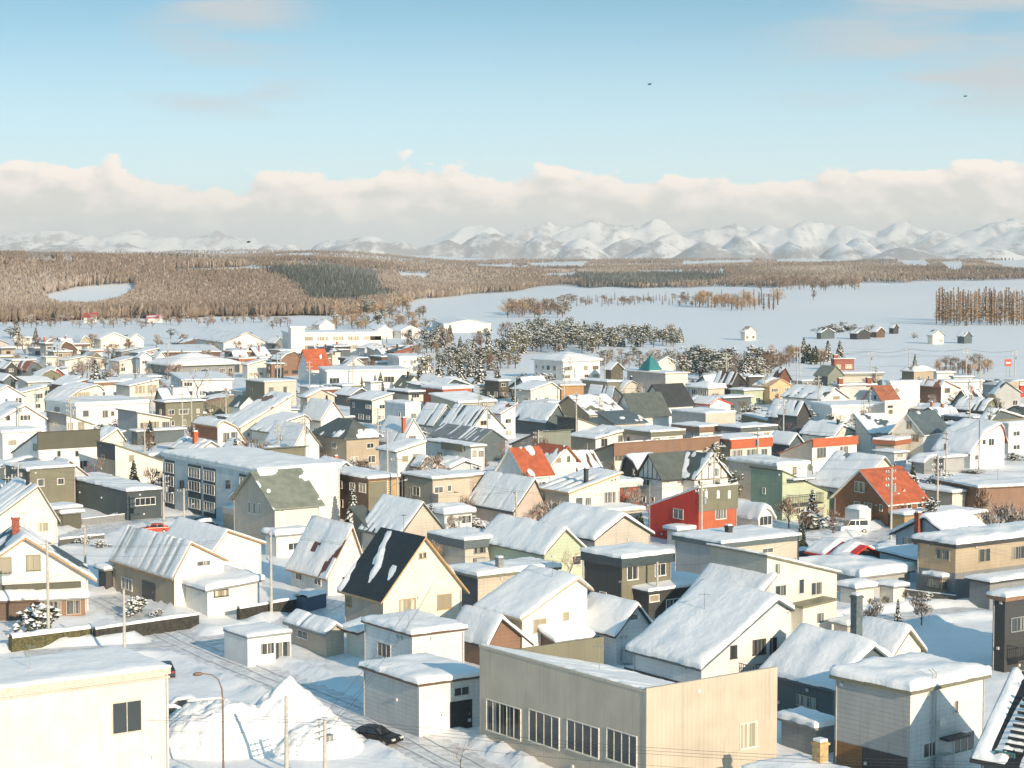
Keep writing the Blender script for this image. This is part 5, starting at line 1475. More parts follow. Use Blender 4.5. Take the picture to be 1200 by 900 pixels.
def fillers():
    rg = random.Random(21)
    used = set()
    feet = [(l, b) for l, b, p in FOOT]

    def corners(b, s):
        return [(b.P0 + b.uR * x + b.uL * y).xy for x, y in ((s, s), (b.wr - s, s), (b.wr - s, b.wl - s), (s, b.wl - s))]

    def clash(A, B):
        for P in (A, B):
            for i in range(4):
                e = P[(i + 1) % 4] - P[i]
                n = Vector((-e.y, e.x))
                pa, pb = [p.dot(n) for p in A], [p.dot(n) for p in B]
                if max(pa) <= min(pb) or max(pb) <= min(pa):
                    return False
        return True
    boxes = [(b.P0.xy, corners(b, -0.8)) for l, b in feet]

    def bbox(b, top):
        q = [proj(b.P0 + b.uR * x + b.uL * y + Vector((0, 0, z))) for x in (0, b.wr) for y in (0, b.wl) for z in (0, top)]
        return min(p[0] for p in q), min(p[1] for p in q), max(p[0] for p in q), max(p[1] for p in q)
    seen = [(b.P0.y + 0.5 * (b.wl * b.uL.y + b.wr * b.uR.y), bbox(b, b.h)) for l, b in feet]
    made = tries = 0
    while made < 215 and tries < 40000:
        tries += 1
        px = rg.uniform(-10, 1210)
        ymin = 402 if px < 470 else (452 if px < 840 else 446)
        py = ymin + (600 - ymin) * rg.random() ** 1.9
        if any(abs(px - q[0]) < 26 and -2 < py - q[1] < 30 for q in ((1000, 620), (182, 625), (237, 620), (1090, 560), (1120, 545))):
            continue
        if 45 < px < 330 and py > 590 or 985 < px < 1210 and py > 540 or px > 600 and py > 575:
            continue
        h = rg.choice((2.4, 3.0, 3.4, 4.6, 5.2, 5.6))
        P = G(px, py, h)
        wr, wl = rg.uniform(4.5, 9), rg.uniform(5, 9.5)
        if h < 2.8:
            wr, wl = wr * .6, wl * .6
        b = Block.__new__(Block)
        b.h, b.phi, b.P, b.P0, b.wr, b.wl = h, R(35 + rg.uniform(-4, 4)), P, Vector((P.x, P.y, 0)), wr, wl
        b.uR = Vector((math.cos(b.phi), math.sin(b.phi), 0))
        b.uL = Vector((-math.sin(b.phi), math.cos(b.phi), 0))
        cs = corners(b, 0)
        if any((o - b.P0.xy).length < 60 and clash(cs, c2) for o, c2 in boxes):
            continue
        mid = b.P0 + b.uR * wr / 2 + b.uL * wl / 2
        bad = False
        x0, y0, x1, y1 = bbox(b, h + 2.2)
        for dd, (u0, v0, u1, v1) in seen:
            if dd > mid.y:
                v1 = v0 + (v1 - v0) * 0.78
                ov_ = max(0, min(x1, u1) - max(x0, u0)) * max(0, min(y1, v1) - max(y0, v0))
                if ov_ > 0.13 * (u1 - u0) * (v1 - v0):
                    bad = True
                    break
        for pts, hw in ROADS:
            for p, q in zip(pts, pts[1:]):
                t = max(0, min(1, (mid - p).dot(q - p) / (q - p).length_squared))
                if (p.lerp(q, t) - mid).xy.length < hw + max(wr, wl) / 2:
                    bad = True
        if bad:
            continue
        qx, qy = proj(mid + Vector((0, 0, h)))
        form = rg.choice('FFFFGGGGMMMQ') if h > 2.8 else 'F'
        for _ in range(40):
            lx, ly, ln = min(LAND, key=lambda k: math.hypot(k[0] - qx, (k[1] - qy) * 2) * rg.uniform(0.9, 1.15))
            if abs(lx - qx) > abs(ly - qy) * 2.2:
                rel = 'left of' if qx < lx else 'right of'
            else:
                rel = 'behind' if qy < ly else 'in front of'
            wk = rg.choice(('W', 'W2', 'C', 'C2', 'C2', 'BL', 'RB', 'T', 'T2', 'B2', 'B', 'G', 'G2', 'G3', 'K2', 'OL', 'OL', 'BW', 'PK', 'SB', 'DG', 'GN'))
            nm = ('small flat shed' if h < 2.8 else rg.choice(FORM[form]))
            lab = WORD[wk] + ' ' + nm + ' ' + rel + ' the ' + ln
            if lab not in used:
                break
        else:
            continue
        used.add(lab)
        boxes.append((b.P0.xy, corners(b, -0.8)))
        made += 1
        NH[0] += 1
        ax = rg.choice('xxy')
        roof = 'F' if form == 'F' else form + ax
        rise = {'F': 0, 'G': rg.uniform(1.6, 3.4), 'M': rg.uniform(0.8, 1.8), 'Q': rg.uniform(2, 3.2)}[form]
        rcol = rg.choice(('G3', 'K2', 'DG', 'B', 'SB', 'OL', 'BR', 'G2', 'B2'))
        cov = rg.choice((1, 0.9, 0.8, 0.7, 0.5, 0.25)) if form != 'F' else 1
        shed = h < 2.8
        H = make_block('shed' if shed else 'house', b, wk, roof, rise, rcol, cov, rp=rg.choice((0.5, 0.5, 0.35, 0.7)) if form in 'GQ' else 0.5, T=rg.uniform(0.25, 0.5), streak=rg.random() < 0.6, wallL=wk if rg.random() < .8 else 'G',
                       fh=rg.choice((0.22, 0.22, 0.5, 0.8)) if form == 'F' else 0.2, label=lab, cat='shed' if shed else 'house', seed=NH[0] * 3.7)
        if not shed:
            auto_windows(H, NH[0], rg.choice(('W', 'W', 'K2', 'B')))
            if rg.random() < 0.35:
                chimney(H, wr * rg.uniform(.2, .8), wl * rg.uniform(.2, .5), h + rise + rg.uniform(0.8, 1.4), 0.5, rg.choice(('K2', 'OR', 'G3')))
    print('fillers', made)
    return made


fillers()
# ------------------------------------------------------------------ trees
BARK = flat_mat('bark', (0.10, 0.075, 0.055), 0.9, 0, 0.3, 6)
BARK2 = flat_mat('pale_bark', (0.26, 0.20, 0.15), 0.9, 0, 0.3, 6)
NEEDLE = flat_mat('needles', (0.045, 0.06, 0.035), 0.85, 0, 0.4, 2)
OLIVE = flat_mat('olive_needles', (0.12, 0.115, 0.055), 0.85, 0, 0.4, 2)
TWIG = flat_mat('twigs', (0.20, 0.13, 0.085), 0.9, 0, 0.3, 2)
RTWIG = flat_mat('reddish_twigs', (0.30, 0.16, 0.11), 0.9, 0, 0.3, 2)
GTWIG = flat_mat('golden_twigs', (0.36, 0.22, 0.10), 0.9, 0, 0.3, 2)
FROST = flat_mat('frosted_twigs', (0.62, 0.60, 0.58), 0.9, 0, 0.2, 2)
TSNOW = snow_mat('tree_snow', (0.80, 0.80, 0.80), 0.2)


def conifer_meshes(seed, mat=NEEDLE, snow=0.75):
    rg = random.Random(seed)
    t = MB()
    t.tube([(0, 0, -0.5), (0, 0, 5), (0, 0, 9.7)], [0.2, 0.13, 0.03], 6)
    c = MB()
    z = 1.0
    while z < 9.7:
        r = 2.5 * (1 - z / 10.2) ** 0.8 * rg.uniform(0.85, 1.12) + 0.12
        n = max(4, int(5 + r * 2.4))
        a0 = rg.random() * 6.28
        for i in range(n):
            a = a0 + 6.283 * i / n + rg.uniform(-.25, .25)
            rr = r * rg.uniform(0.7, 1.12)
            w = 0.24 * rr + 0.14
            zz_ = z + rg.uniform(-.15, .15)
            ca, sa = math.cos(a), math.sin(a)

            def q(u, v, dz):
                return (ca * u - sa * v, sa * u + ca * v, zz_ + dz)
            dr = rr * rg.uniform(0.28, 0.5)
            c.quad(q(0.05, -w * .4, 0.1), q(rr * .6, -w, -dr * .35), q(rr * .6, w, -dr * .35), q(0.05, w * .4, 0.1), 0)
            c.quad(q(rr * .6, -w, -dr * .35), q(rr, -w * .25, -dr), q(rr, w * .25, -dr), q(rr * .6, w, -dr * .35), 0)
            c.quad(q(0.1, 0, 0.0), q(rr * .95, 0, -dr * 0.9), q(rr * .75, 0, -dr - 0.35), q(0.1, 0, -0.5), 0)
            if rg.random() < snow:
                s = rg.uniform(0.55, 0.9)
                c.quad(q(rr * .25, -w * .5 * s, 0.02), q(rr * .62, -w * s, -dr * .35 + .10), q(rr * .62, w * s, -dr * .35 + .10), q(rr * .25, w * .5 * s, 0.02), 1)
                c.quad(q(rr * .62, -w * s, -dr * .35 + .10), q(rr * .97, -w * .2, -dr + .09), q(rr * .97, w * .2, -dr + .09), q(rr * .62, w * s, -dr * .35 + .10), 1)
        z += 0.42 + 0.05 * r
    return t.mesh('trunk', [BARK]), c.mesh('crown', [mat, TSNOW])


def round_meshes(seed, mat=OLIVE, snow=0.5, wide=1.0, n=95):
    rg = random.Random(seed)
    t = MB()
    t.tube([(0, 0, -0.5), (0.1, 0, 3), (0, 0.1, 7.5)], [0.28, 0.2, 0.05], 6)
    c = MB()
    blobs = [(rg.gauss(0, 1.2) * wide, rg.gauss(0, 1.2) * wide, rg.uniform(3.0, 8.6), rg.uniform(1.0, 1.9)) for _ in range(13)]
    for b in blobs:
        t.tube([(0, 0, max(1.5, b[2] - 2.5)), (b[0], b[1], b[2])], [0.09, 0.03], 4)
    for _ in range(n):
        b = rg.choice(blobs)
        d = Vector((rg.gauss(0, 1), rg.gauss(0, 1), rg.gauss(0, 0.8))).normalized() * b[3] * rg.uniform(0.5, 1.0)
        p = Vector(b[:3]) + d
        if p.z < 1.2:
            continue
        for k in range(4):
            q = p + Vector((rg.uniform(-.5, .5), rg.uniform(-.5, .5), rg.uniform(-.4, .4)))
            u = Vector((rg.gauss(0, 1), rg.gauss(0, 1), rg.gauss(0, 0.5))).normalized() * rg.uniform(0.25, 0.5)
            v = u.cross(Vector((rg.gauss(0, 1), rg.gauss(0, 1), rg.gauss(0, 1)))).normalized() * rg.uniform(0.2, 0.4)
            c.poly([q - u, q - v * .6, q + u, q + v], 0)
        if rg.random() < snow:
            q = p + Vector((0, 0, 0.42))
            s = rg.uniform(0.35, 0.75)
            a = rg.random() * 3
            pts = [q + Vector((math.cos(a + k * 1.2566) * s * rg.uniform(.6, 1.1), math.sin(a + k * 1.2566) * s * rg.uniform(.6, 1.1), -0.16)) for k in range(5)]
            for k in range(5):
                c.poly([pts[k], pts[(k + 1) % 5], q + Vector((0, 0, 0.12))], 1)
    return t.mesh('trunk', [BARK]), c.mesh('crown', [mat, TSNOW])


def bare_meshes(seed, mat=TWIG, frost=0.35, spread=0.6, depth=5, upright=0.25, thick=1.0):
    rg = random.Random(seed)
    t, c = MB(), MB()

    def grow(p, d, L, r, k):
        q = p + d * L * 0.5 + Vector((rg.gauss(0, .05), rg.gauss(0, .05), 0)) * L
        e = p + d * L
        M = t if k >= depth - 1 else c
        M.tube([p, q, e], [r, r * 0.85, r * 0.65], 5 if M is t else 3, 0 if M is t or rg.random() > frost else 1, cap=False)
        if k == 0:
            return
        for _ in range(rg.choice((2, 3, 3)) if k > 1 else 4):
            nd_ = (d + Vector((rg.gauss(0, 1), rg.gauss(0, 1), rg.gauss(0, 0.6) + upright)) * spread).normalized()
            st = p.lerp(e, rg.uniform(0.55, 1.0))
            grow(st, nd_, L * rg.uniform(0.6, 0.85), max(r * 0.6, 0.022 * thick), k - 1)
    grow(Vector((0, 0, -0.3)), Vector((0, 0, 1)), 3.0, 0.2 * thick, depth)
    zt = max(v[2] for v in c.v)
    for M in (t, c):
        M.v = [(v[0] * 10 / zt, v[1] * 10 / zt, v[2] * 10 / zt) for v in M.v]
    return t.mesh('trunk', [BARK if mat is not GTWIG else BARK2]), c.mesh('crown', [mat, FROST])


def bush_meshes(seed, mat=NEEDLE, snow=0.8, n=150):
    rg = random.Random(seed)
    t, c = MB(), MB()
    for k in range(5):
        a = k * 1.26
        t.tube([(0.2 * math.cos(a), 0.2 * math.sin(a), -0.5), (2.2 * math.cos(a), 2.2 * math.sin(a), 5)], [0.25, 0.1], 4)
    blobs = [(rg.gauss(0, 2.6), rg.gauss(0, 2.6), rg.uniform(2, 6.5), rg.uniform(1.8, 3.0)) for _ in range(11)]
    for _ in range(n):
        b = rg.choice(blobs)
        d = Vector((rg.gauss(0, 1), rg.gauss(0, 1), rg.gauss(0, 0.9))).normalized() * b[3] * rg.uniform(.6, 1)
        p = Vector(b[:3]) + d
        if p.z < 0.2:
            continue
        for k in range(5):
            q = p + Vector((rg.uniform(-.8, .8), rg.uniform(-.8, .8), rg.uniform(-.7, .7)))
            u = Vector((rg.gauss(0, 1), rg.gauss(0, 1), rg.gauss(0, .7))).normalized() * rg.uniform(.4, .8)
            v = u.cross(Vector((rg.gauss(0, 1), rg.gauss(0, 1), rg.gauss(0, 1)))).normalized() * rg.uniform(.3, .6)
            c.poly([q - u, q - v * .6, q + u, q + v], 0)
        if rg.random() < snow:
            q = p + Vector((0, 0, .7))
            s = rg.uniform(.7, 1.5)
            pts = [q + Vector((math.cos(k * 1.0472) * s * rg.uniform(.6, 1.1), math.sin(k * 1.0472) * s * rg.uniform(.6, 1.1), -0.35)) for k in range(6)]
            for k in range(6):
                c.poly([pts[k], pts[(k + 1) % 6], q + Vector((0, 0, 0.25))], 1)
    return t.mesh('stem', [BARK]), c.mesh('crown', [mat, TSNOW])


def larch_meshes(seed):
    rg = random.Random(seed)
    t, c = MB(), MB()
    t.tube([(0, 0, -1), (0, 0, 5), (rg.uniform(-.1, .1), 0, 10)], [0.13, 0.1, 0.02], 5)
    for i in range(210):
        z = rg.uniform(1.2, 9.8)
        a = rg.random() * 6.28
        L = 0.95 * (1 - z / 11) * rg.uniform(.5, 1.2) + .15
        w = 0.085
        p, e = Vector((0, 0, z)), Vector((math.cos(a) * L, math.sin(a) * L, z + rg.uniform(-.1, .35)))
        c.poly([p + Vector((0, 0, w)), p - Vector((0, 0, w)), e], 0 if rg.random() > .15 else 1)
        c.poly([p + Vector((w, -w, 0)), p + Vector((-w, w, 0)), e], 0)
    return t.mesh('trunk', [BARK]), c.mesh('crown', [GTWIG if seed % 2 else TWIG, FROST])


def fuzz_meshes(seed, mat=TWIG, frost=0.2, n=420, tall=1.0, wide=1.0):
    """leafless crown seen from far away: a cloud of fine upright twigs on a few limbs"""
    rg = random.Random(seed)
    t, c = MB(), MB()
    t.tube([(0, 0, -0.5), (0, 0, 4), (0.1, 0, 8.5)], [0.22, 0.16, 0.04], 5)
    blobs = [(rg.gauss(0, 1.3) * wide, rg.gauss(0, 1.3) * wide, rg.uniform(3.2, 8.0), rg.uniform(1.0, 2.0)) for _ in range(9)]
    for b in blobs:
        t.tube([(0, 0, max(1.2, b[2] - 3)), (b[0], b[1], b[2])], [0.1, 0.04], 4)
    for _ in range(n):
        b = rg.choice(blobs)
        p = Vector(b[:3]) + Vector((rg.gauss(0, 1), rg.gauss(0, 1), rg.gauss(0, .9))).normalized() * b[3] * rg.random() ** 0.5
        d = (p - Vector((0, 0, p.z * 0.45))).normalized() + Vector((rg.gauss(0, .4), rg.gauss(0, .4), rg.uniform(.1, .9)))
        d = d.normalized() * rg.uniform(0.6, 1.3)
        s = d.cross(Vector((rg.gauss(0, 1), rg.gauss(0, 1), rg.gauss(0, 1)))).normalized() * rg.uniform(0.05, 0.11)
        c.poly([p - s, p + s, p + d], 1 if rg.random() < frost else 0)
        s2 = d.cross(s).normalized() * s.length
        c.poly([p - s2, p + s2, p + d * 0.9], 1 if rg.random() < frost else 0)
    return t.mesh('trunk', [BARK]), c.mesh('crown', [mat, FROST])


KINDS = {}


def kind(name, cat, objname, maker, seeds, **kw):
    KINDS[name] = (cat, objname, [maker(s, **kw) for s in seeds])


kind('conifer', 'tree', 'conifer_tree', conifer_meshes, (1, 2, 3), snow=0.8)
kind('dark', 'tree', 'conifer_tree', conifer_meshes, (4, 5), snow=0.2)
kind('snowy', 'tree', 'snowy_tree', round_meshes, (11, 12, 13, 14), mat=OLIVE, snow=0.75)
kind('darkround', 'tree', 'evergreen_tree', round_meshes, (15, 16), mat=NEEDLE, snow=0.6)
kind('wide', 'tree', 'pine_tree', round_meshes, (17, 18), mat=OLIVE, snow=0.85, wide=1.5, n=130)
kind('bare', 'tree', 'leafless_tree', bare_meshes, (21, 22, 23), mat=TWIG, frost=0.3)
kind('frost', 'tree', 'frosted_tree', bare_meshes, (24, 25, 34), mat=TWIG, frost=0.6, spread=0.8, depth=6)
kind('red', 'bush', 'leafless_bush', bare_meshes, (26, 27), mat=RTWIG, frost=0.1, upright=0.5, depth=4, spread=0.55, thick=0.7)
kind('gold', 'tree', 'leafless_tree', bare_meshes, (28, 29), mat=GTWIG, frost=0.25)
kind('fuzz', 'tree', 'leafless_tree', fuzz_meshes, (51, 52, 53, 54), frost=0.12)
kind('fuzzgold', 'tree', 'leafless_tree', fuzz_meshes, (55, 56, 57), mat=GTWIG, frost=0.15)
kind('fuzzfrost', 'tree', 'frosted_tree', fuzz_meshes, (58, 59, 60), mat=TWIG, frost=0.5, n=700)
kind('fuzzdark', 'tree', 'frosted_tree', fuzz_meshes, (61, 62), mat=BARK, frost=0.3, n=900, wide=1.5)
kind('bush', 'bush', 'snowy_bush', bush_meshes, (31, 32, 33))
kind('larch', 'tree', 'larch_tree', larch_meshes, (41, 42, 43, 44))
TR = random.Random(9)


def tree(k, px, yb, hpx, label, group=None, sx=1.0, z=None):
    cat, nm, ms = KINDS[k]
    p = G(px, yb, 0)
    for _ in range(3):
        p = G(px, yb, terrain_z(p.x, p.y))
    hm = hpx / (F / (p - EYE).dot(FWD))
    tm, cm = TR.choice(ms)
    o = thing(nm, label, cat, p, TR.random() * 6.28, group)
    s = hm / 10
    o.scale = (s * sx, s * sx, s)
    link(tm.name.split('.')[0], tm, o)
    link('crown', cm, o)
    return o


SINGLE_TREES = [
    ('conifer', 414, 618, 50, 'snow-laden conifer standing before the brown apartment wing', 1.0), ('conifer', 112, 452, 32, 'big snowy conifer rising behind the left house rows', 1.2),
    ('darkround', 122, 452, 20, 'round snowy evergreen touching the big conifer behind left rows', 1.2), ('conifer', 424, 464, 23, 'thin young conifer, leftmost before the long school annex', 0.8),
    ('conifer', 446, 456, 21, 'small bushy conifer second from left before the long school annex', 1.1), ('wide', 840, 552, 36, 'golden green snowy pine between row house and orange-fascia house', 0.9),
    ('wide', 880, 500, 28, 'broad snow-covered tree left of the black timber house', 1.2), ('snowy', 946, 508, 32, 'white frosted tree against the black timber house right side', 0.9),
    ('conifer', 970, 424, 26, 'tall snowy conifer left of the red timber building, left of a pair', 1.2), ('conifer', 984, 423, 25, 'tall snowy conifer right of a pair by the red timber building', 1.2),
    ('conifer', 942, 414, 20, 'lone tall conifer standing left of the pair by red timber building', 1.1), ('conifer', 1072, 431, 17, 'lone small conifer before the open snow field at right', 1.0),
    ('fuzz', 976, 630, 36, 'leafless reddish tree in front of the white van', 0.9), ('fuzzfrost', 1172, 632, 52, 'frosted apple tree, bigger left one at right edge', 1.2),
    ('fuzzfrost', 1198, 634, 48, 'frosted apple tree cut off by the right edge', 1.2), ('fuzzdark', 1018, 738, 42, 'dark dense garden tree with snowy limbs below the long low shed', 1.0),
    ('conifer', 1052, 736, 36, 'slim snowy conifer in the right garden', 0.7), ('fuzzdark', 1080, 732, 42, 'frosted tree right of the slim conifer in the garden', 0.9),
    ('gold', 664, 690, 46, 'pollarded pale tree before the pale green house', 0.8), ('bush', 42, 742, 44, 'big snow-heaped evergreen bush behind the left garden wall', 1.0),
    ('bush', 157, 720, 27, 'rounded golden-green snowy bush before the tan house door', 0.9), ('bush', 1094, 567, 14, 'round white snowy bush near the grey corrugated shed', 1.3),
    ('darkround', 1090, 490, 24, 'dark snow-dotted tree in front of the brown chalet, left one', 1.2), ('darkround', 1122, 484, 20, 'dark snow-dotted tree in front of the brown chalet, middle one', 1.2),
    ('snowy', 1140, 482, 24, 'snowy tree right of the brown chalet garden', 1.0), ('bush', 1112, 508, 18, 'dark snowy shrub behind the asymmetric roof house', 1.4),
    ('bush', 1160, 543, 15, 'dark snowy pine shrub before the asymmetric roof house gable', 1.3), ('bush', 1188, 540, 12, 'low snowy shrub by the right edge below the blue-shaded houses', 1.6),
    ('bush', 1143, 556, 9, 'flat dark shrub poking out of the snow yard', 2.2), ('bare', 232, 468, 34, 'leafless tree left of the tan two-storey apartment', 0.8),
    ('fuzzgold', 505, 668, 38, 'golden leafless bush left of the grey-fascia tan house', 1.0), ('fuzzgold', 522, 664, 40, 'golden leafless bush right beside the grey-fascia tan house', 0.9),
    ('red', 540, 905, 40, 'reddish leafless bush at bottom edge beside the corrugated hall', 0.9), ('red', 640, 640, 32, 'pinkish twiggy bush left of a pair before the blue-shaded roof', 0.8),
    ('red', 676, 642, 30, 'pinkish twiggy bush right of a pair before the blue-shaded roof', 1.0), ('bush', 622, 596, 20, 'dark round bush beside the beige two-storey house', 1.0),
    ('conifer', 20, 396, 22, 'dark conifer clump tree at the far left, tallest one', 1.3), ('darkround', 12, 397, 16, 'dark evergreen left of the tallest far left conifer', 1.3),
    ('conifer', 42, 399, 16, 'small dark conifer right of the tiny cream far-left house', 1.2), ('darkround', 200, 397, 14, 'dark evergreen beside the low arched hall', 1.2),
    ('dark', 955, 700, 1, '', 1)]
for k_, x_, y_, h_, l_, s_ in SINGLE_TREES[:-1]:
    tree(k_, x_, y_, h_, l_, sx=s_)
for i_, (x_, y_, h_) in enumerate([(472, 455, 16), (492, 459, 33), (515, 450, 33), (540, 451, 37), (563, 450, 38), (583, 449, 22), (551, 442, 24), (528, 440, 22)]):
    tree('conifer', x_, y_, h_, 'snow-laden conifer in the row right of the white clinic', 'conifer row right of the clinic', 1.15)


def belt(n, seed, x0, x1, y0, y1, h0, h1, kinds, label, group, sx=1.1):
    rg = random.Random(seed)
    for i in range(n):
        x = x0 + (x1 - x0) * (i + rg.random()) / n
        tree(rg.choice(kinds), x, rg.uniform(y0, y1), rg.uniform(h0, h1), label, group, sx * rg.uniform(.85, 1.2))


belt(64, 1, 598, 705, 398, 416, 16, 27, ('snowy', 'darkround', 'conifer', 'snowy', 'darkround'), 'snow-dusted tree of the grove behind the white hip-roof house', 'grove behind the white hip-roof house')
belt(16, 2, 616, 672, 386, 396, 12, 20, ('darkround', 'darkround', 'snowy'), 'dark evergreen of the clump above the white hip-roof house', 'dark evergreen clump')
belt(38, 3, 686, 800, 398, 408, 14, 25, ('darkround', 'darkround', 'snowy', 'conifer'), 'tall snowy evergreen of the line at the field edge', 'evergreens at the field edge')
belt(38, 4, 700, 800, 420, 436, 10, 18, ('fuzzfrost', 'snowy', 'darkround'), 'snow-dusted tree behind the teal turret building', 'frosted trees behind the turret')
belt(36, 5, 800, 905, 432, 448, 22, 34, ('snowy', 'darkround', 'fuzz', 'wide', 'conifer'), 'big snow-dusted tree of the belt right of the turret', 'tree belt right of the turret', 1.2)
belt(22, 6, 890, 968, 420, 436, 14, 22, ('fuzz', 'dark', 'fuzzgold'), 'brown tree behind the peach house', 'brown trees behind the peach house')
belt(12, 7, 605, 642, 448, 456, 11, 17, ('darkround', 'bush'), 'low snowy evergreen before the white hip-roof house', 'low evergreens before the hip-roof house')
belt(64, 8, 478, 604, 400, 440, 16, 28, ('conifer', 'darkround', 'snowy', 'fuzz', 'conifer'), 'dark snowy tree between school and snowy grove', 'winter trees between school and grove')
belt(12, 9, 64, 120, 432, 446, 14, 24, ('red', 'bare', 'red'), 'reddish leafless tree of the thicket behind left rows', 'reddish thicket')
belt(70, 10, 0, 310, 402, 448, 12, 20, ('fuzz', 'fuzzfrost'), 'grey leafless tree among the left low houses', 'grey trees among left houses')
belt(18, 11, 340, 460, 398, 412, 12, 18, ('snowy', 'conifer', 'bare'), 'snowy tree along the school front', 'trees along the school front')
belt(16, 12, 1096, 1160, 432, 444, 14, 22, ('fuzz', 'fuzzgold'), 'thin leafless tree beneath the power lines at right', 'thin trees under the power lines')
belt(62, 13, 1097, 1203, 375, 382, 34, 42, ('larch',), 'tall bare larch of the row on the right snow field', 'larch row on the right field', 1.2)
belt(34, 14, 815, 912, 357, 364, 14, 21, ('larch', 'fuzzgold'), 'slender brown tree of the short row in mid field', 'short tree row in mid field', 1.6)
belt(28, 15, 592, 662, 366, 373, 12, 22, ('fuzzgold', 'fuzz', 'snowy'), 'brown bushy tree of the thicket at field corner', 'thicket at field corner', 1.3)
belt(52, 16, 655, 822, 352, 360, 8, 12, ('larch', 'fuzz'), 'thin brown tree of the long low row on the field', 'long low tree row', 1.8)
belt(40, 17, 890, 1008, 335, 341, 8, 16, ('fuzz', 'fuzz', 'larch'), 'grey tree of the far row crossing the fields', 'far row crossing the fields', 1.5)
belt(14, 18, 962, 1026, 386, 390, 6, 10, ('fuzz', 'fuzzfrost', 'bush'), 'low bush around the field farm', 'bushes around the field farm', 1.6)
belt(60, 19, 0, 340, 376, 386, 8, 14, ('fuzz', 'fuzzfrost'), 'grey leafless tree lining the far left field', 'trees lining the far left field', 1.2)
belt(40, 20, 390, 500, 366, 390, 12, 22, ('fuzzgold', 'fuzz', 'snowy'), 'brown tree at the foot of the wooded hill', 'trees at the foot of the hill', 1.2)
tree('fuzzgold', 787, 397, 19, 'golden round tree beside the field-edge evergreens', sx=1.5)
tree('fuzz', 953, 352, 14, 'lone leafless tree out on the snow field', sx=0.9)
tree('bush', 1130, 398, 8, 'round bush beside the blue and white barn')
tree('bush', 1072, 396, 7, 'small dark bush left of the tan field farmhouse')
# snowy shrubs poking out of gardens
for i_, (x_, y_, h_, l_) in enumerate([(98, 640, 14, 'low snowy shrub behind the far garden fence, left one'), (118, 644, 14, 'low snowy shrub behind the far garden fence, right one'),
                                       (185, 722, 12, 'small twiggy shrub right of the golden snowy bush'), (700, 690, 18, 'small snowy shrub left of the charcoal house'), (372, 640, 14, 'snowy shrub beside the low white storage building'),
                                       (920, 605, 16, 'bare shrub beside the pale green house porch'), (726, 578, 14, 'snowy shrubs thicket behind beige two-storey house'), (1085, 705, 14, 'snowy shrub before the glazed porch'),
                                       (862, 600, 12, 'snowy shrub behind the red house'), (1010, 612, 9, 'snowy shrub next to the white van')]):
    tree('bush', x_, y_, h_, l_, sx=1.0)

for nm_, kk_, n_, h0_, h1_, lab_ in (('a', ('bush', 'darkround'), 120, 1.8, 4.0, 'snowy garden shrub tucked between the packed houses'), ('b', ('fuzz', 'fuzzfrost', 'fuzz', 'red'), 130, 3.5, 6.5, 'small leafless garden tree between the packed houses'),
                                     ('c', ('conifer', 'darkround', 'dark'), 60, 3.5, 6.5, 'small snowy evergreen between the packed houses')):
    made_ = 0
    rg_ = random.Random(ord(nm_))
    while made_ < n_:
        x_ = rg_.uniform(0, 1200)
        y_ = (415 if x_ < 470 else 455) + 200 * rg_.random() ** 1.4
        p_ = G(x_, y_, 0)
        if any(-1.2 < (p_ - b_.P0).dot(b_.uR) < b_.wr + 1.2 and -1.2 < (p_ - b_.P0).dot(b_.uL) < b_.wl + 1.2 for l_, b_, q_ in FOOT):
            continue
        if any((a_.lerp(c_, max(0, min(1, (p_ - a_).dot(c_ - a_) / (c_ - a_).length_squared))) - p_).xy.length < hw_ + 1 for pts_, hw_ in ROADS for a_, c_ in zip(pts_, pts_[1:])):
            continue
        if 60 < x_ < 320 and y_ > 590 or 960 < x_ < 1070 and y_ > 590:
            continue
        tree(rg_.choice(kk_), x_, y_, rg_.uniform(h0_, h1_) * (F / (p_ - EYE).dot(FWD)), lab_, 'town garden plants ' + nm_)
        made_ += 1

# ------------------------------------------------------------------ utility poles, wires, street lamp
CONC = flat_mat('pole_concrete', (0.42, 0.40, 0.36), 0.85, 0, 0.15, 1.5)
STEEL = flat_mat('steel_dark', (0.06, 0.065, 0.07), 0.5, 0.5)
GALV = flat_mat('galvanised', (0.33, 0.34, 0.34), 0.5, 0.5)
PORC = flat_mat('porcelain', (0.6, 0.6, 0.58), 0.3)


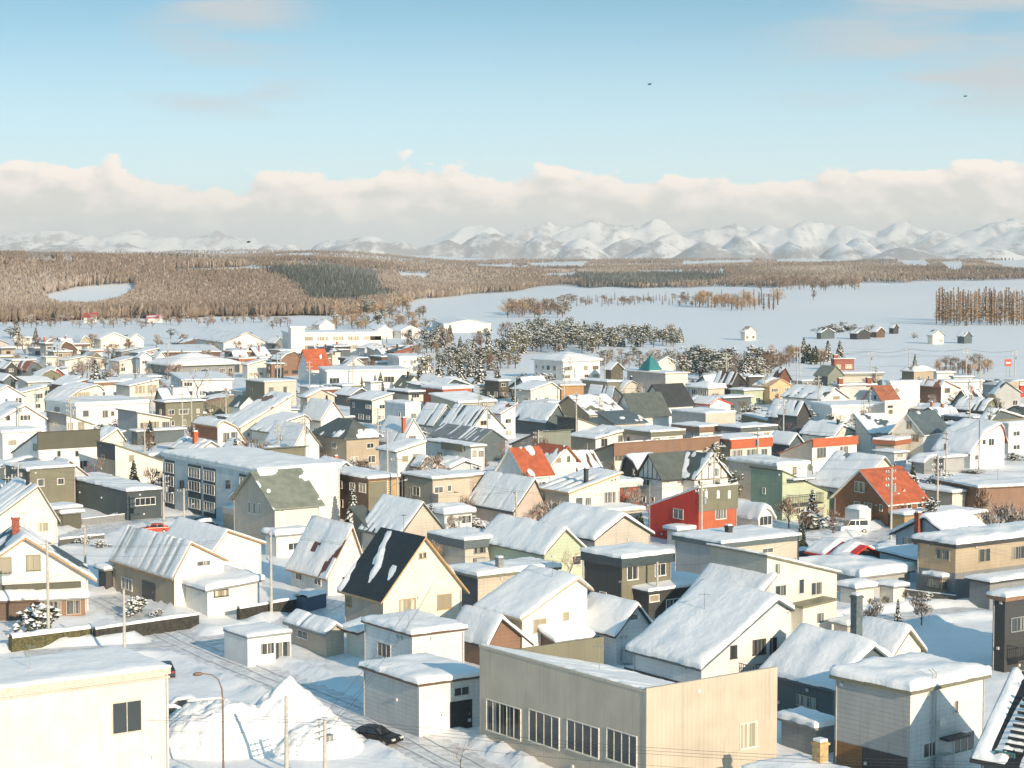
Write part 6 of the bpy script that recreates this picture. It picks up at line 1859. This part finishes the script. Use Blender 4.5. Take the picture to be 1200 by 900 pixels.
def pole_proto(arms, transformer, lamp, steel=False):
    m = STEEL if steel else CONC
    parts = []
    b = MB()
    b.tube([(0, 0, -0.8), (0, 0, 11)], [0.19, 0.12] if not steel else [0.1, 0.07], 10)
    parts.append(('shaft', b.mesh('shaft', [m]), []))
    for z in arms:
        a = MB()
        a.box(-1.0, 0.13, z - 0.06, 1.0, 0.23, z + 0.06)
        a.box(-0.5, 0.135, z - 0.45, -0.44, 0.225, z - 0.06)
        for x in (-0.9, -0.45, 0.45, 0.9):
            a.tube([(x, 0.18, z + 0.05), (x, 0.18, z + 0.16), (x, 0.18, z + 0.3)], [0.04, 0.085, 0.05], 8, 1)
        parts.append(('crossarm', a.mesh('crossarm', [GALV, PORC]), []))
    if transformer:
        a = MB()
        a.tube([(0.42, -0.1, 7.6), (0.42, -0.1, 8.5)], 0.3, 12)
        a.tube([(0.42, -0.1, 8.5), (0.42, -0.1, 8.62)], [0.33, 0.2], 12)
        a.box(0.0, -0.14, 7.5, 0.7, -0.06, 7.6)
        parts.append(('transformer', a.mesh('transformer', [GALV]), []))
    if lamp:
        a = MB()
        a.tube([(0, 0.1, 6.6), (0.5, 0.1, 7.1), (1.3, 0.1, 7.25)], 0.035, 6)
        h = MB()
        h.tube([(1.25, 0.1, 7.2), (1.4, 0.1, 7.22), (1.75, 0.1, 7.2)], [0.06, 0.14, 0.05], 8)
        parts.append(('lamp_arm', a.mesh('lamp_arm', [GALV]), [('lamp_head', h.mesh('lamp_head', [PORC]))]))
    return parts


PROTO = dict(P=pole_proto((), False, False), A=pole_proto((10.4, 9.5), True, False), B=pole_proto((10.5,), False, True), C=pole_proto((), False, False, True), D=pole_proto((10.4, 9.3, 8.4), True, True))
POLES = {}


def pole(k, key, px, ytop, yb, rz, label):
    p = G(px, yb, 0)
    hm = (yb - ytop) / (F / (p - EYE).dot(FWD))
    o = thing('utility_pole' if k not in 'CP' else 'slim_post', label, 'pole', p, R(rz))
    o.scale = (1, 1, hm / 11.0)
    for nm, me, subs in PROTO[k]:
        q = link(nm, me, o)
        for n2, m2 in subs:
            link(n2, m2, q)
    POLES[key] = (p, hm)


PL = [('B', 'a', 57, 632, 754, 20, 'concrete utility pole in front of the brick-chimney house'), ('P', 'b', 146, 690, 770, 0, 'slim pale post behind the garden wall bush'),
      ('B', 'c', 318, 622, 722, 110, 'grey utility pole beside the tan house snowy garage'), ('D', 'd', 192, 555, 622, 35, 'tall pole with transformers at the apartment block corner'),
      ('B', 'e', 216, 572, 628, 35, 'pole right of the transformer pole at the apartment block'), ('A', 'f', 22, 541, 598, 35, 'pole standing before the dark green box house'),
      ('A', 'g', 146, 516, 566, 35, 'pole before the tan gabled house dark side'), ('B', 'h', 225, 464, 532, 35, 'tall pole above the rust-brown fascia house'),
      ('A', 'i', 327, 497, 556, 35, 'pole behind the apartment block roof, left of two'), ('A', 'j', 358, 488, 552, 35, 'pole behind the apartment block roof, right of two'),
      ('A', 'k', 631, 504, 566, 35, 'white pole by the orange-roofed gabled house'), ('B', 'l', 605, 575, 642, 100, 'pole with lamp left of the beige two-storey house'),
      ('A', 'm', 752, 455, 496, 35, 'mast pole before the tall green metal roof'), ('A', 'n', 822, 564, 648, 35, 'pole standing at the red house corner'),
      ('D', 'o', 1044, 548, 638, 35, 'pole with round lamps before the red brick house'), ('C', 'p', 935, 628, 700, 0, 'dark slim post before the white van yard'),
      ('A', 'q', 851, 413, 466, 10, 'pole among the trees right of the teal turret'), ('B', 'r', 934, 411, 458, 10, 'pole before the lone tall conifer'),
      ('A', 's', 1020, 411, 446, 10, 'thin pole on the field edge above the long grey-eaved house'), ('B', 't', 1065, 408, 440, 10, 'lamp-topped pole left of the lone small conifer'),
      ('A', 'u', 1132, 408, 446, 10, 'pole among thin trees under the power lines'), ('A', 'v', 1189, 410, 446, 10, 'pole by the red sign at right edge'),
      ('A', 'w', 896, 432, 474, 10, 'pole beside the dark shop box'), ('A', 'x', 918, 468, 520, 35, 'pole in front of the black timber house'),
      ('C', 'y', 1147, 492, 552, 0, 'dark slim post before the asymmetric roof house'), ('P', 'z', 770, 658, 730, 0, 'short tan post before the charcoal house side wing'),
      ('B', 'aa', 170, 500, 555, 35, 'pole beside the cream tall-windowed house'), ('P', 'ab', 336, 815, 912, 0, 'slim pole standing in front of the snow pile'),
      ('D', 'ac', 381, 843, 925, 60, 'pole with heavy transformers at the bottom edge'), ('A', 'ad', 443, 478, 520, 35, 'pole left of the white cube house'),
      ('A', 'ae', 703, 465, 508, 35, 'pole before the olive-roofed gable house'), ('A', 'af', 42, 455, 505, 35, 'pole before the wide blue-windowed gable'),
      ('B', 'ag', 100, 618, 672, 35, 'pole by the far garden fence'), ('A', 'ah', 1012, 470, 520, 35, 'pole at the patchy-roofed slate house corner'),
      ('A', 'ai', 480, 430, 462, 35, 'pole in the clinic yard beside the conifer row'), ('A', 'aj', 265, 455, 492, 35, 'pole left of the tan two-storey apartment'),
      ('C', 'ak', 935, 700, 1, 0, '')]
for a_ in PL[:-1]:
    pole(*a_)
made_, rg_ = 0, random.Random(77)
while made_ < 34:
    x_, y_ = rg_.uniform(0, 1200), 440 + 200 * rg_.random() ** 1.3
    p_ = G(x_, y_, 0)
    if any(-0.4 < (p_ - b_.P0).dot(b_.uR) < b_.wr + 0.4 and -0.4 < (p_ - b_.P0).dot(b_.uL) < b_.wl + 0.4 for l_, b_, q_ in FOOT):
        continue
    if any((p_ - v_[0]).length < 22 for v_ in POLES.values()):
        continue
    hp_ = rg_.uniform(9.5, 11.5) * F / (p_ - EYE).dot(FWD)
    pole(rg_.choice('AABD'), 'auto%d' % made_, x_, y_ - hp_, y_, rg_.choice((35, 125, 30, 110)), 'concrete utility pole standing in the lanes among the packed houses')
    made_ += 1
for o_ in bpy.data.objects:
    if o_.get('label', '').startswith('concrete utility pole standing in the lanes'):
        o_['group'] = 'poles in the lanes'
WIRE = flat_mat('wire_black', (0.05, 0.05, 0.05), 0.6)


def wire(a, b, label, group, offs=((-0.9, 0.3), (0.0, 0.3), (0.9, 0.3), (0.3, -0.8)), sag=0.9, rad=0.013):
    pa, ha = POLES[a] if isinstance(a, str) else (Vector(a[:3]), 0)
    pb, hb = POLES[b] if isinstance(b, str) else (Vector(b[:3]), 0)
    A, B = pa + Vector((0, 0, ha * 0.95)), pb + Vector((0, 0, hb * 0.95))
    d = (B - A)
    n = Vector((-d.y, d.x, 0)).normalized()
    for ox, oz in offs:
        m = MB()
        pts = []
        for i in range(13):
            t = i / 12
            p = A.lerp(B, t) + n * ox + Vector((0, 0, oz - sag * 4 * t * (1 - t)))
            pts.append(p)
        m.tube(pts, rad, 4, cap=False)
        o = m.build('overhead_wire', WIRE)
        tag(o, label, 'cable', group)


wire('a', 'c', 'thin wire strung past the tan bare-roofed house', 'wires past the tan house')
wire('c', 'z', 'thin wire strung over the steep black roof', 'wires over the black roof', ((-0.5, 0.2), (0.5, 0.2)))
wire((-72, 150, 8), 'ac', 'wire crossing the snow pile street from the left', 'wires crossing the snow pile street')
wire('ac', (40, 118, 9), 'wire running across the corrugated hall front', 'wires across the hall front')
wire('ac', (-8, 196, 8), 'wire rising from the bottom transformer pole past the garage', 'wires past the garage', ((-0.5, 0.2), (0.5, 0.2), (0, -0.8)))
wire('d', 'f', 'wire strung from the apartment pole to the dark green box house', 'wires at the dark green house')
wire('d', 'e', 'wire between the two apartment corner poles', 'wires between apartment poles', ((-0.5, 0.2), (0.5, 0.2)))
wire('e', 'l', 'wire strung above the brown apartment wing', 'wires above the brown wing', ((-0.9, 0.3), (0.9, 0.3)), 1.2)
wire('i', 'j', 'wire between the two poles behind the apartment roof', 'wires behind the apartment roof')
wire('l', 'n', 'wire strung from the beige house pole to the red house', 'wires to the red house', ((-0.9, 0.3), (0.9, 0.3)))
wire('n', 'o', 'wire strung across the pale green house', 'wires across the green house', ((-0.9, 0.3), (0, 0.3), (0.9, 0.3)))
wire('o', (125, 300, 9), 'wire leaving the brick house pole to the right', 'wires right of the brick house')
wire('k', 'm', 'wire strung over the brown band row house', 'wires over the row house', ((-0.9, 0.3), (0.9, 0.3)))
for a_, b_ in (('r', 's'), ('s', 't'), ('t', 'u'), ('u', 'v')):
    wire(a_, b_, 'power line strung before the right snow field', 'power lines before the right field', ((-0.9, 0.3), (0.9, 0.3), (0, -1.2)), 0.8, 0.03)
auto_ = sorted((k_ for k_ in POLES if k_.startswith('auto')), key=lambda k_: POLES[k_][0].y)
for i_, k_ in enumerate(auto_):
    near_ = sorted((q_ for q_ in POLES if q_ != k_ and POLES[q_][1] > 6), key=lambda q_: (POLES[q_][0] - POLES[k_][0]).length)[:2]
    for q_ in near_:
        if (POLES[q_][0] - POLES[k_][0]).length < 75:
            wire(k_, q_, 'thin wire strung between poles in the lanes of the town', 'wires in the lanes', ((-0.7, 0.3), (0.7, 0.3)), 0.7)
wire('z', 'p', 'thin wire strung before the tall beige house', 'wires before the beige house', ((0, 0),))
wire('p', (118, 226, 8), 'thin wire strung across the right garden', 'wires across the right garden', ((0, 0), (0.5, 0.3)))

p_ = G(262, 925, 0)
o = thing('street_lamp', 'brown curved street lamp in front of the snow pile', 'street lamp', p_, R(190))
brn = flat_mat('lamp_brown', (0.20, 0.13, 0.09), 0.5, 0.3)
b = MB()
b.tube([(0, 0, -0.5), (0, 0, 6.6), (0.05, 0, 7.6), (0.3, 0, 8.35), (0.8, 0, 8.75), (1.5, 0, 8.85)], [0.09, 0.07, 0.06, 0.055, 0.05, 0.045], 10)
b.build('pole', brn, o)
b = MB()
b.tube([(1.45, 0, 8.84), (1.6, 0, 8.85), (2.0, 0, 8.82), (2.2, 0, 8.78)], [0.06, 0.14, 0.16, 0.06], 10)
b.build('lamp_head', brn, o)
b = MB()
b.tube([(-0.06, 0, 6.9), (2.6, 0.9, 6.95)], 0.045, 8)
b.box(-0.2, -0.04, 6.84, 0.2, 0.04, 6.98)
b.build('side_arm', GALV, o)
b = MB()
b.tube([(0.1, 0.02, 7.0), (2.6, 0.9, 7.05)], 0.07, 6)
b.build('snow_cap', SNOW, o, smooth=True)

# ------------------------------------------------------------------ snow pile
m = MB()
c_ = G(312, 872, 0)
N = 90
for j in range(N + 1):
    for i in range(N + 1):
        x, y = -11 + 22 * i / N, -9 + 18 * j / N
        r1 = math.hypot((x - 1.8) / 6.6, (y - 1.0) / 5.6)
        r2 = math.hypot((x + 3.6) / 7.2, (y + 0.3) / 5.4)
        z = max(0, 6.0 * (1 - r1) ** 1.15 if r1 < 1 else 0, 3.7 * (1 - r2 * r2) if r2 < 1 else 0)
        r3 = math.hypot((x - 4.5) / 4.5, (y + 2) / 4)
        z = max(z, 2.7 * (1 - r3 * r3) if r3 < 1 else 0)
        if z > 0:
            k = min(1, z / 0.8)
            z += k * (0.6 * noise.noise(Vector((x * 0.4, y * 0.4, 1))) + 0.32 * noise.noise(Vector((x * 1.3, y * 1.3, 2))) + 0.22 * abs(noise.noise(Vector((x * 2.4, y * 2.4, 3)))) + 0.12 * noise.noise(Vector((x * 6, y * 6, 3))))
        m.v.append((x, y, z - 0.35 if z <= 0 else z - 0.2))
for j in range(N):
    for i in range(N):
        a = j * (N + 1) + i
        m.f.append((a, a + 1, a + N + 2, a + N + 1))
        m.mi.append(0)
o = m.build('snow_pile', snow_mat('pile_snow', (0.85, 0.855, 0.86), 0.9, 12), smooth=True, loc=c_)
tag(o, 'huge ploughed snow pile beside the curved street lamp', 'snow pile')

o = thing('litter_cage', 'black framed mesh litter cage at the foot of the snow pile', 'cage', G(258, 884, 0), R(10))
b = MB()
for x in (-0.9, 0.0, 0.9):
    for y in (-0.4, 0.4):
        b.box(x - 0.04, y - 0.04, 0, x + 0.04, y + 0.04, 1.3)
for z in (0.05, 0.65, 1.26):
    for y in (-0.4, 0.4):
        b.box(-0.855, y - 0.03, z, -0.045, y + 0.03, z + 0.06)
        b.box(0.045, y - 0.03, z, 0.855, y + 0.03, z + 0.06)
b.build('frame', STEEL, o)
b = MB()
b.box(-0.85, -0.36, 0.1, 0.85, 0.36, 1.2)
b.build('mesh_panels', flat_mat('cage_mesh', (0.16, 0.15, 0.13), 0.8), o)
b = MB()
b.box(-0.95, -0.5, 1.33, 0.95, 0.5, 1.42)
b.build('snow_cap', SNOW, o)
o = thing('marker_post', 'red and white snow marker post beside the litter cage', 'post', G(239, 878, 0))
b = MB()
for i_ in range(4):
    b.tube([(0, 0, 0.45 * i_ - 0.2), (0, 0, 0.45 * i_ + 0.25)], 0.05, 8, i_ % 2)
b.build('striped_post', [flat_mat('marker_red', (0.5, 0.05, 0.03)), flat_mat('marker_white', (0.7, 0.7, 0.7))], o)


# ------------------------------------------------------------------ garden walls and fences
def garden_wall(a, b_, h, t, mat, label, name='garden_wall', capped=0.28, cat='wall'):
    p, q = G(*a), G(*b_)
    d = (q - p)
    L = d.length
    o = thing(name, label, cat, p, math.atan2(d.y, d.x))
    m = MB()
    m.box(0, -t / 2, -0.5, L, t / 2, h)
    m.build('wall', mat, o)
    s = MB()
    n = max(6, int(L / 0.5))
    sec = [(-t * 0.62, 0), (-t * 0.6, 0.6), (-t * 0.3, 0.95), (t * 0.3, 0.95), (t * 0.6, 0.6), (t * 0.62, 0)]
    for i in range(n + 1):
        k = capped * (1 + 0.5 * noise.noise(Vector((i * 0.37, p.x, 0))))
        for y, z in sec:
            s.v.append((L * i / n, y, h + z * k))
    for i in range(n):
        for j in range(5):
            a0 = i * 6 + j
            s.f.append((a0, a0 + 6, a0 + 7, a0 + 1))
            s.mi.append(0)
    s.build('snow_cap', SNOW, o, smooth=True)
    return o


blk_wall = flat_mat('dark_block', (0.035, 0.035, 0.03), 0.9, 0, 0.4, 3)
hedge_m = flat_mat('hedge_olive', (0.085, 0.08, 0.035), 0.9, 0, 0.5, 4)
garden_wall((110, 752), (232, 734), 1.3, 0.5, blk_wall, 'long dark garden wall capped with snow, left of the cabin street')
garden_wall((12, 762), (106, 750), 1.3, 0.9, hedge_m, 'olive clipped hedge under snow at the left garden edge', 'hedge', 0.4, 'hedge')
garden_wall((279, 727), (352, 714), 1.3, 0.5, blk_wall, 'short dark garden wall right of the grey utility pole')
garden_wall((352, 716), (376, 710), 1.6, 1.6, flat_mat('slate_blue_box', (0.05, 0.09, 0.14)), 'dark blue snow-covered box at the end of the short wall', 'storage_box', 0.3, 'box')
garden_wall((70, 640), (122, 634), 0.9, 0.15, flat_mat('fence_dark', (0.10, 0.10, 0.09)), 'low dark fence with snow behind the brick-chimney house', 'garden_fence', 0.25, 'fence')
garden_wall((1000, 690), (1120, 705), 0.7, 0.12, flat_mat('fence_dark', (0.10, 0.10, 0.09)), 'half-buried wire fence line in the right garden', 'garden_fence', 0.1, 'fence')
garden_wall((96, 616), (146, 610), 1.0, 0.12, GALV, 'metal guard fence before the long black building', 'guard_fence', 0.1, 'fence')


# ------------------------------------------------------------------ cars
TYRE = flat_mat('tyre', (0.02, 0.02, 0.02), 0.9)
RIM = flat_mat('rim', (0.35, 0.35, 0.36), 0.35, 0.8)
CGLASS = glass_mat('car_glass', (0.02, 0.025, 0.03), 0.06, 0.0)


def car(px, py, rz, col, label, L=4.4, W_=1.7, Hh=1.45, van=False, snow=0.0, cat='car', name='parked_car'):
    o = thing(name, label, cat, G(px, py, -0.05), R(rz))
    paint = flat_mat('paint_%d' % (hash(col) % 9999), col, 0.28, 0.2, 0.03)
    hw = W_ / 2
    l2 = L / 2
    if van:
        low = [(-l2, 0.35), (-l2, 1.0), (-l2 + 0.05, 1.1), (l2 - 0.95, 1.1), (l2 - 0.1, 0.95), (l2, 0.75), (l2, 0.35)]
        top = [(-l2 + 0.05, 1.1), (-l2 + 0.15, Hh), (l2 - 1.5, Hh), (l2 - 0.95, 1.1)]
    else:
        low = [(-l2, 0.35), (-l2 - 0.02, 0.75), (-l2 + 0.12, 0.93), (-0.95, 0.97), (0.75, 0.93), (l2 - 0.35, 0.82), (l2 - 0.03, 0.65), (l2, 0.35)]
        top = [(-l2 + 0.35, 0.94), (-l2 + 1.0, Hh - 0.04), (-0.5, Hh), (0.2, Hh - 0.03), (1.05, 0.92)]

    def extr(m, prof, w0, w1, mat=0):
        n0 = len(m.v)
        z0, z1 = prof[0][1], max(z for x, z in prof)
        for s in (-1, 1):
            for x, z in prof:
                k = (z - z0) / (z1 - z0)
                m.v.append((x, s * (w0 + (w1 - w0) * k), z))
        n = len(prof)
        m.f.append(tuple(n0 + i for i in range(n)))
        m.f.append(tuple(n0 + n + i for i in reversed(range(n))))
        m.mi += [mat, mat]
        for i in range(n):
            j = (i + 1) % n
            m.f.append((n0 + j, n0 + i, n0 + n + i, n0 + n + j))
            m.mi.append(mat)
    b = MB()
    extr(b, low, hw - 0.03, hw)
    extr(b, top, hw - 0.05, hw - (0.12 if van else 0.24))
    body = b.build('body', paint, o)
    bv = body.modifiers.new('bevel', 'BEVEL')
    bv.width, bv.segments, bv.limit_method = 0.07, 3, 'ANGLE'
    g = MB()
    zt = Hh - 0.1
    zb = 1.12 if van else 0.96
    for s in (-1, 1):
        y0, y1 = s * (hw - 0.035), s * (hw - (0.10 if van else 0.215))
        if van:
            xs = [(-l2 + 0.3, -l2 + 1.5), (-l2 + 1.6, -0.1), (0.0, l2 - 1.5)]
            for a, c in xs:
                g.quad((a, y0 + s * 0.002, zb + 0.03), (c + (0.35 if c > l2 - 1.6 else 0), y0 + s * 0.002, zb + 0.03), (c, y1 + s * 0.002, zt), (a, y1 + s * 0.002, zt))
        else:
            g.quad((-l2 + 0.72, y0 + s * 0.02, zb + 0.02), (-0.42, y0 + s * 0.02, zb + 0.02), (-0.48, y1 + s * 0.02, zt), (-l2 + 1.1, y1 + s * 0.02, zt))
            g.quad((-0.34, y0 + s * 0.02, zb + 0.02), (0.82, y0 + s * 0.02, zb + 0.02), (0.2, y1 + s * 0.02, zt), (-0.38, y1 + s * 0.02, zt))
    if van:
        g.quad((l2 - 0.96 + 0.012, -hw + 0.12, 1.14), (l2 - 0.96 + 0.012, hw - 0.12, 1.14), (l2 - 1.45 + 0.012, hw - 0.2, zt), (l2 - 1.45 + 0.012, -hw + 0.2, zt))
        g.quad((-l2 + 0.05, -hw + 0.15, 1.2), (-l2 + 0.05, hw - 0.15, 1.2), (-l2 + 0.12, hw - 0.2, zt), (-l2 + 0.12, -hw + 0.2, zt))
    else:
        g.quad((1.01, -hw + 0.14, 0.965), (1.01, hw - 0.14, 0.965), (0.32, hw - 0.3, zt + 0.02), (0.32, -hw + 0.3, zt + 0.02))
        g.quad((-l2 + 0.40, -hw + 0.14, 1.0), (-l2 + 0.40, hw - 0.14, 1.0), (-l2 + 0.93, hw - 0.3, zt + 0.02), (-l2 + 0.93, -hw + 0.3, zt + 0.02))
    g.build('windows', CGLASS, o)
    wm, rm_ = MB(), MB()
    wm.tube([(0, -0.11, 0), (0, 0.11, 0)], 0.32, 16)
    rm_.tube([(0, -0.118, 0), (0, 0.118, 0)], 0.19, 12)
    wme, rme = wm.mesh('tyre', [TYRE]), rm_.mesh('rim', [RIM])
    for x in (-l2 + 0.85, l2 - 0.85):
        for s in (-1, 1):
            w = link('wheel', wme, o, (x, s * (hw - 0.1), 0.32))
            link('rim', rme, w)
    for s in (-1, 1):
        h = MB()
        h.box(l2 - 0.16, s * (hw - 0.28) - 0.2, 0.60, l2 + 0.012, s * (hw - 0.28) + 0.2, 0.74)
        h.build('headlight', flat_mat('headlight', (0.6, 0.6, 0.58), 0.15), o)
        h = MB()
        h.box(-l2 - 0.015, s * (hw - 0.2) - 0.14, 0.68, -l2 + 0.14, s * (hw - 0.2) + 0.14, 0.86)
        h.build('tail_light', flat_mat('tail_light', (0.35, 0.02, 0.02), 0.2), o)
    if snow:
        s_ = MB()
        for j in range(9):
            for i in range(17):
                x, y = -l2 + 0.1 + (L - 0.2) * i / 16, -hw + 0.1 + (W_ - 0.2) * j / 8
                base = 0
                pr = low if (x < top[0][0] or x > top[-1][0]) else top
                for (xa, za), (xb, zb_) in zip(pr, pr[1:]):
                    if xa <= x <= xb and xb > xa:
                        base = max(base, za + (zb_ - za) * (x - xa) / (xb - xa))
                e = min(i, 16 - i, j * 1.5, (8 - j) * 1.5)
                k = snow * min(1, e / 2.5) ** 0.5 * (0.6 + 0.8 * (0.5 + noise.noise(Vector((x, y, px)))))
                s_.v.append((x, y * (0.84 if pr is top else 1), max(base, 0.6) + k - 0.03))
        for j in range(8):
            for i in range(16):
                a = j * 17 + i
                s_.f.append((a, a + 1, a + 18, a + 17))
                s_.mi.append(0)
        s_.build('snow_cover', SNOW, o, smooth=True)
    return o


car(441, 871, -32, (0.012, 0.012, 0.014), 'black sedan parked before the white flat-roofed garage')
car(180, 625, 200, (0.5, 0.05, 0.025), 'red car on the snowy lot behind the bare-roofed tan house')
car(237, 622, 205, (0.02, 0.02, 0.024), 'black snow-covered car below the apartment block', snow=0.35)
car(193, 792, 105, (0.03, 0.045, 0.06), 'dark blue car half hidden by the cream corner block, upper one')
car(222, 836, 25, (0.02, 0.02, 0.022), 'black car with snowy roof left of the snow pile', snow=0.2)
car(200, 846, 25, (0.25, 0.27, 0.28), 'grey car just showing beside the cream corner block', snow=0.2)
car(1000, 624, 190, (0.72, 0.72, 0.72), 'white van parked left of the pole with round lamps', L=4.4, W_=1.75, Hh=1.95, van=True, cat='van', name='parked_van')
car(940, 657, 170, (0.05, 0.05, 0.055), 'dark car under deep snow behind the dark slim post', snow=0.4)
car(452, 498, 190, (0.05, 0.2, 0.3), 'blue car parked under the grey-blue house carport')
car(905, 815, 100, (0.3, 0.02, 0.02), 'red car behind the corrugated hall corner')

# snow-covered storage tank shape behind the van
o = thing('storage_container', 'tall white snow-topped container behind the white van', 'container', G(1007, 616, 0), R(35))
b = MB()
b.box(-1.2, -1.2, 0, 1.2, 1.8, 2.6)
b.build('body', wall_mat('W2', 'v'), o)
b = MB()
for j in range(7):
    for i in range(7):
        e = min(i, 6 - i, j, 6 - j)
        b.v.append((-1.3 + 2.6 * i / 6, -1.3 + 3.2 * j / 6, 2.58 + (0.0 if e == 0 else 0.4 if e == 1 else 0.55)))
for j in range(6):
    for i in range(6):
        a = j * 7 + i
        b.f.append((a, a + 1, a + 8, a + 7))
        b.mi.append(0)
b.build('snow_cap', SNOW, o, smooth=True)

# red roadside sign board at the far right
o = thing('sign_board', 'square red sign board on a post at the far right field edge', 'sign', G(1181, 446, 0), R(8))
b = MB()
b.tube([(-0.6, 0, -0.5), (-0.6, 0, 7.2)], 0.09, 8)
b.tube([(0.6, 0, -0.5), (0.6, 0, 7.2)], 0.09, 8)
b.build('post', GALV, o)
b = MB()
b.box(-1.1, -0.14, 4.6, 1.1, 0.14, 6.9)
b.build('board', flat_mat('sign_red', (0.6, 0.06, 0.03), 0.5), o)
b = MB()
b.box(-0.75, -0.155, 5.5, 0.75, -0.143, 5.95)
b.build('pale_band', flat_mat('marker_white', (0.7, 0.7, 0.7)), o)
o = thing('sign_board', 'brown round-topped sign board left of the red sign', 'sign', G(1142, 448, 0), R(8))
b = MB()
b.tube([(0, 0, -0.5), (0, 0, 5.2)], 0.1, 8)
b.build('post', GALV, o)
b = MB()
b.box(-0.8, -0.1, 4.3, 0.8, 0.1, 5.9)
b.build('board', flat_mat('sign_brown', (0.2, 0.13, 0.11), 0.5), o)

# ------------------------------------------------------------------ birds
for x_, y_, d_, l_ in ((761, 99, 210, 'tiny dark bird high in the sky above the mountains'), (1131, 113, 230, 'tiny dark bird at the upper right of the sky'), (291, 284, 200, 'dark bird low over the left wooded hill')):
    rr_ = ray(x_, y_).normalized()
    b = MB()
    b.tube([(-0.2, 0, 0), (-0.08, 0, 0.01), (0.1, 0, 0.02), (0.2, 0, 0.05), (0.27, 0, 0.04)], [0.015, 0.06, 0.06, 0.035, 0.01], 8)
    for s in (-1, 1):
        b.poly([(0.12, s * 0.04, 0.03), (0.1, s * 0.25, 0.14), (-0.02, s * 0.5, 0.1), (-0.03, s * 0.25, 0.12), (-0.08, s * 0.04, 0.03)])
    b.poly([(-0.18, 0, 0), (-0.34, 0.06, 0), (-0.34, -0.06, 0)])
    o = b.build('bird', flat_mat('bird_black', (0.02, 0.02, 0.02), 0.8), loc=EYE + rr_ * d_, rot=(0, 0, 0.5))
    tag(o, l_, 'bird')

# ------------------------------------------------------------------ air
hz, ht, hb_ = new_mat('haze_air')
ht.nodes.remove(hb_)
vol = nd(ht, 'ShaderNodeVolumePrincipled', {'Color': (0.90, 0.92, 0.94, 1), 'Density': 6.5e-5, 'Anisotropy': 0.0})
ht.links.new(vol.outputs[0], [n for n in ht.nodes if n.type == 'OUTPUT_MATERIAL'][0].inputs['Volume'])
b = MB()
b.box(-14000, -60, -70, 14000, 22500, 450)
struct(b.build('haze', hz), 'stuff')
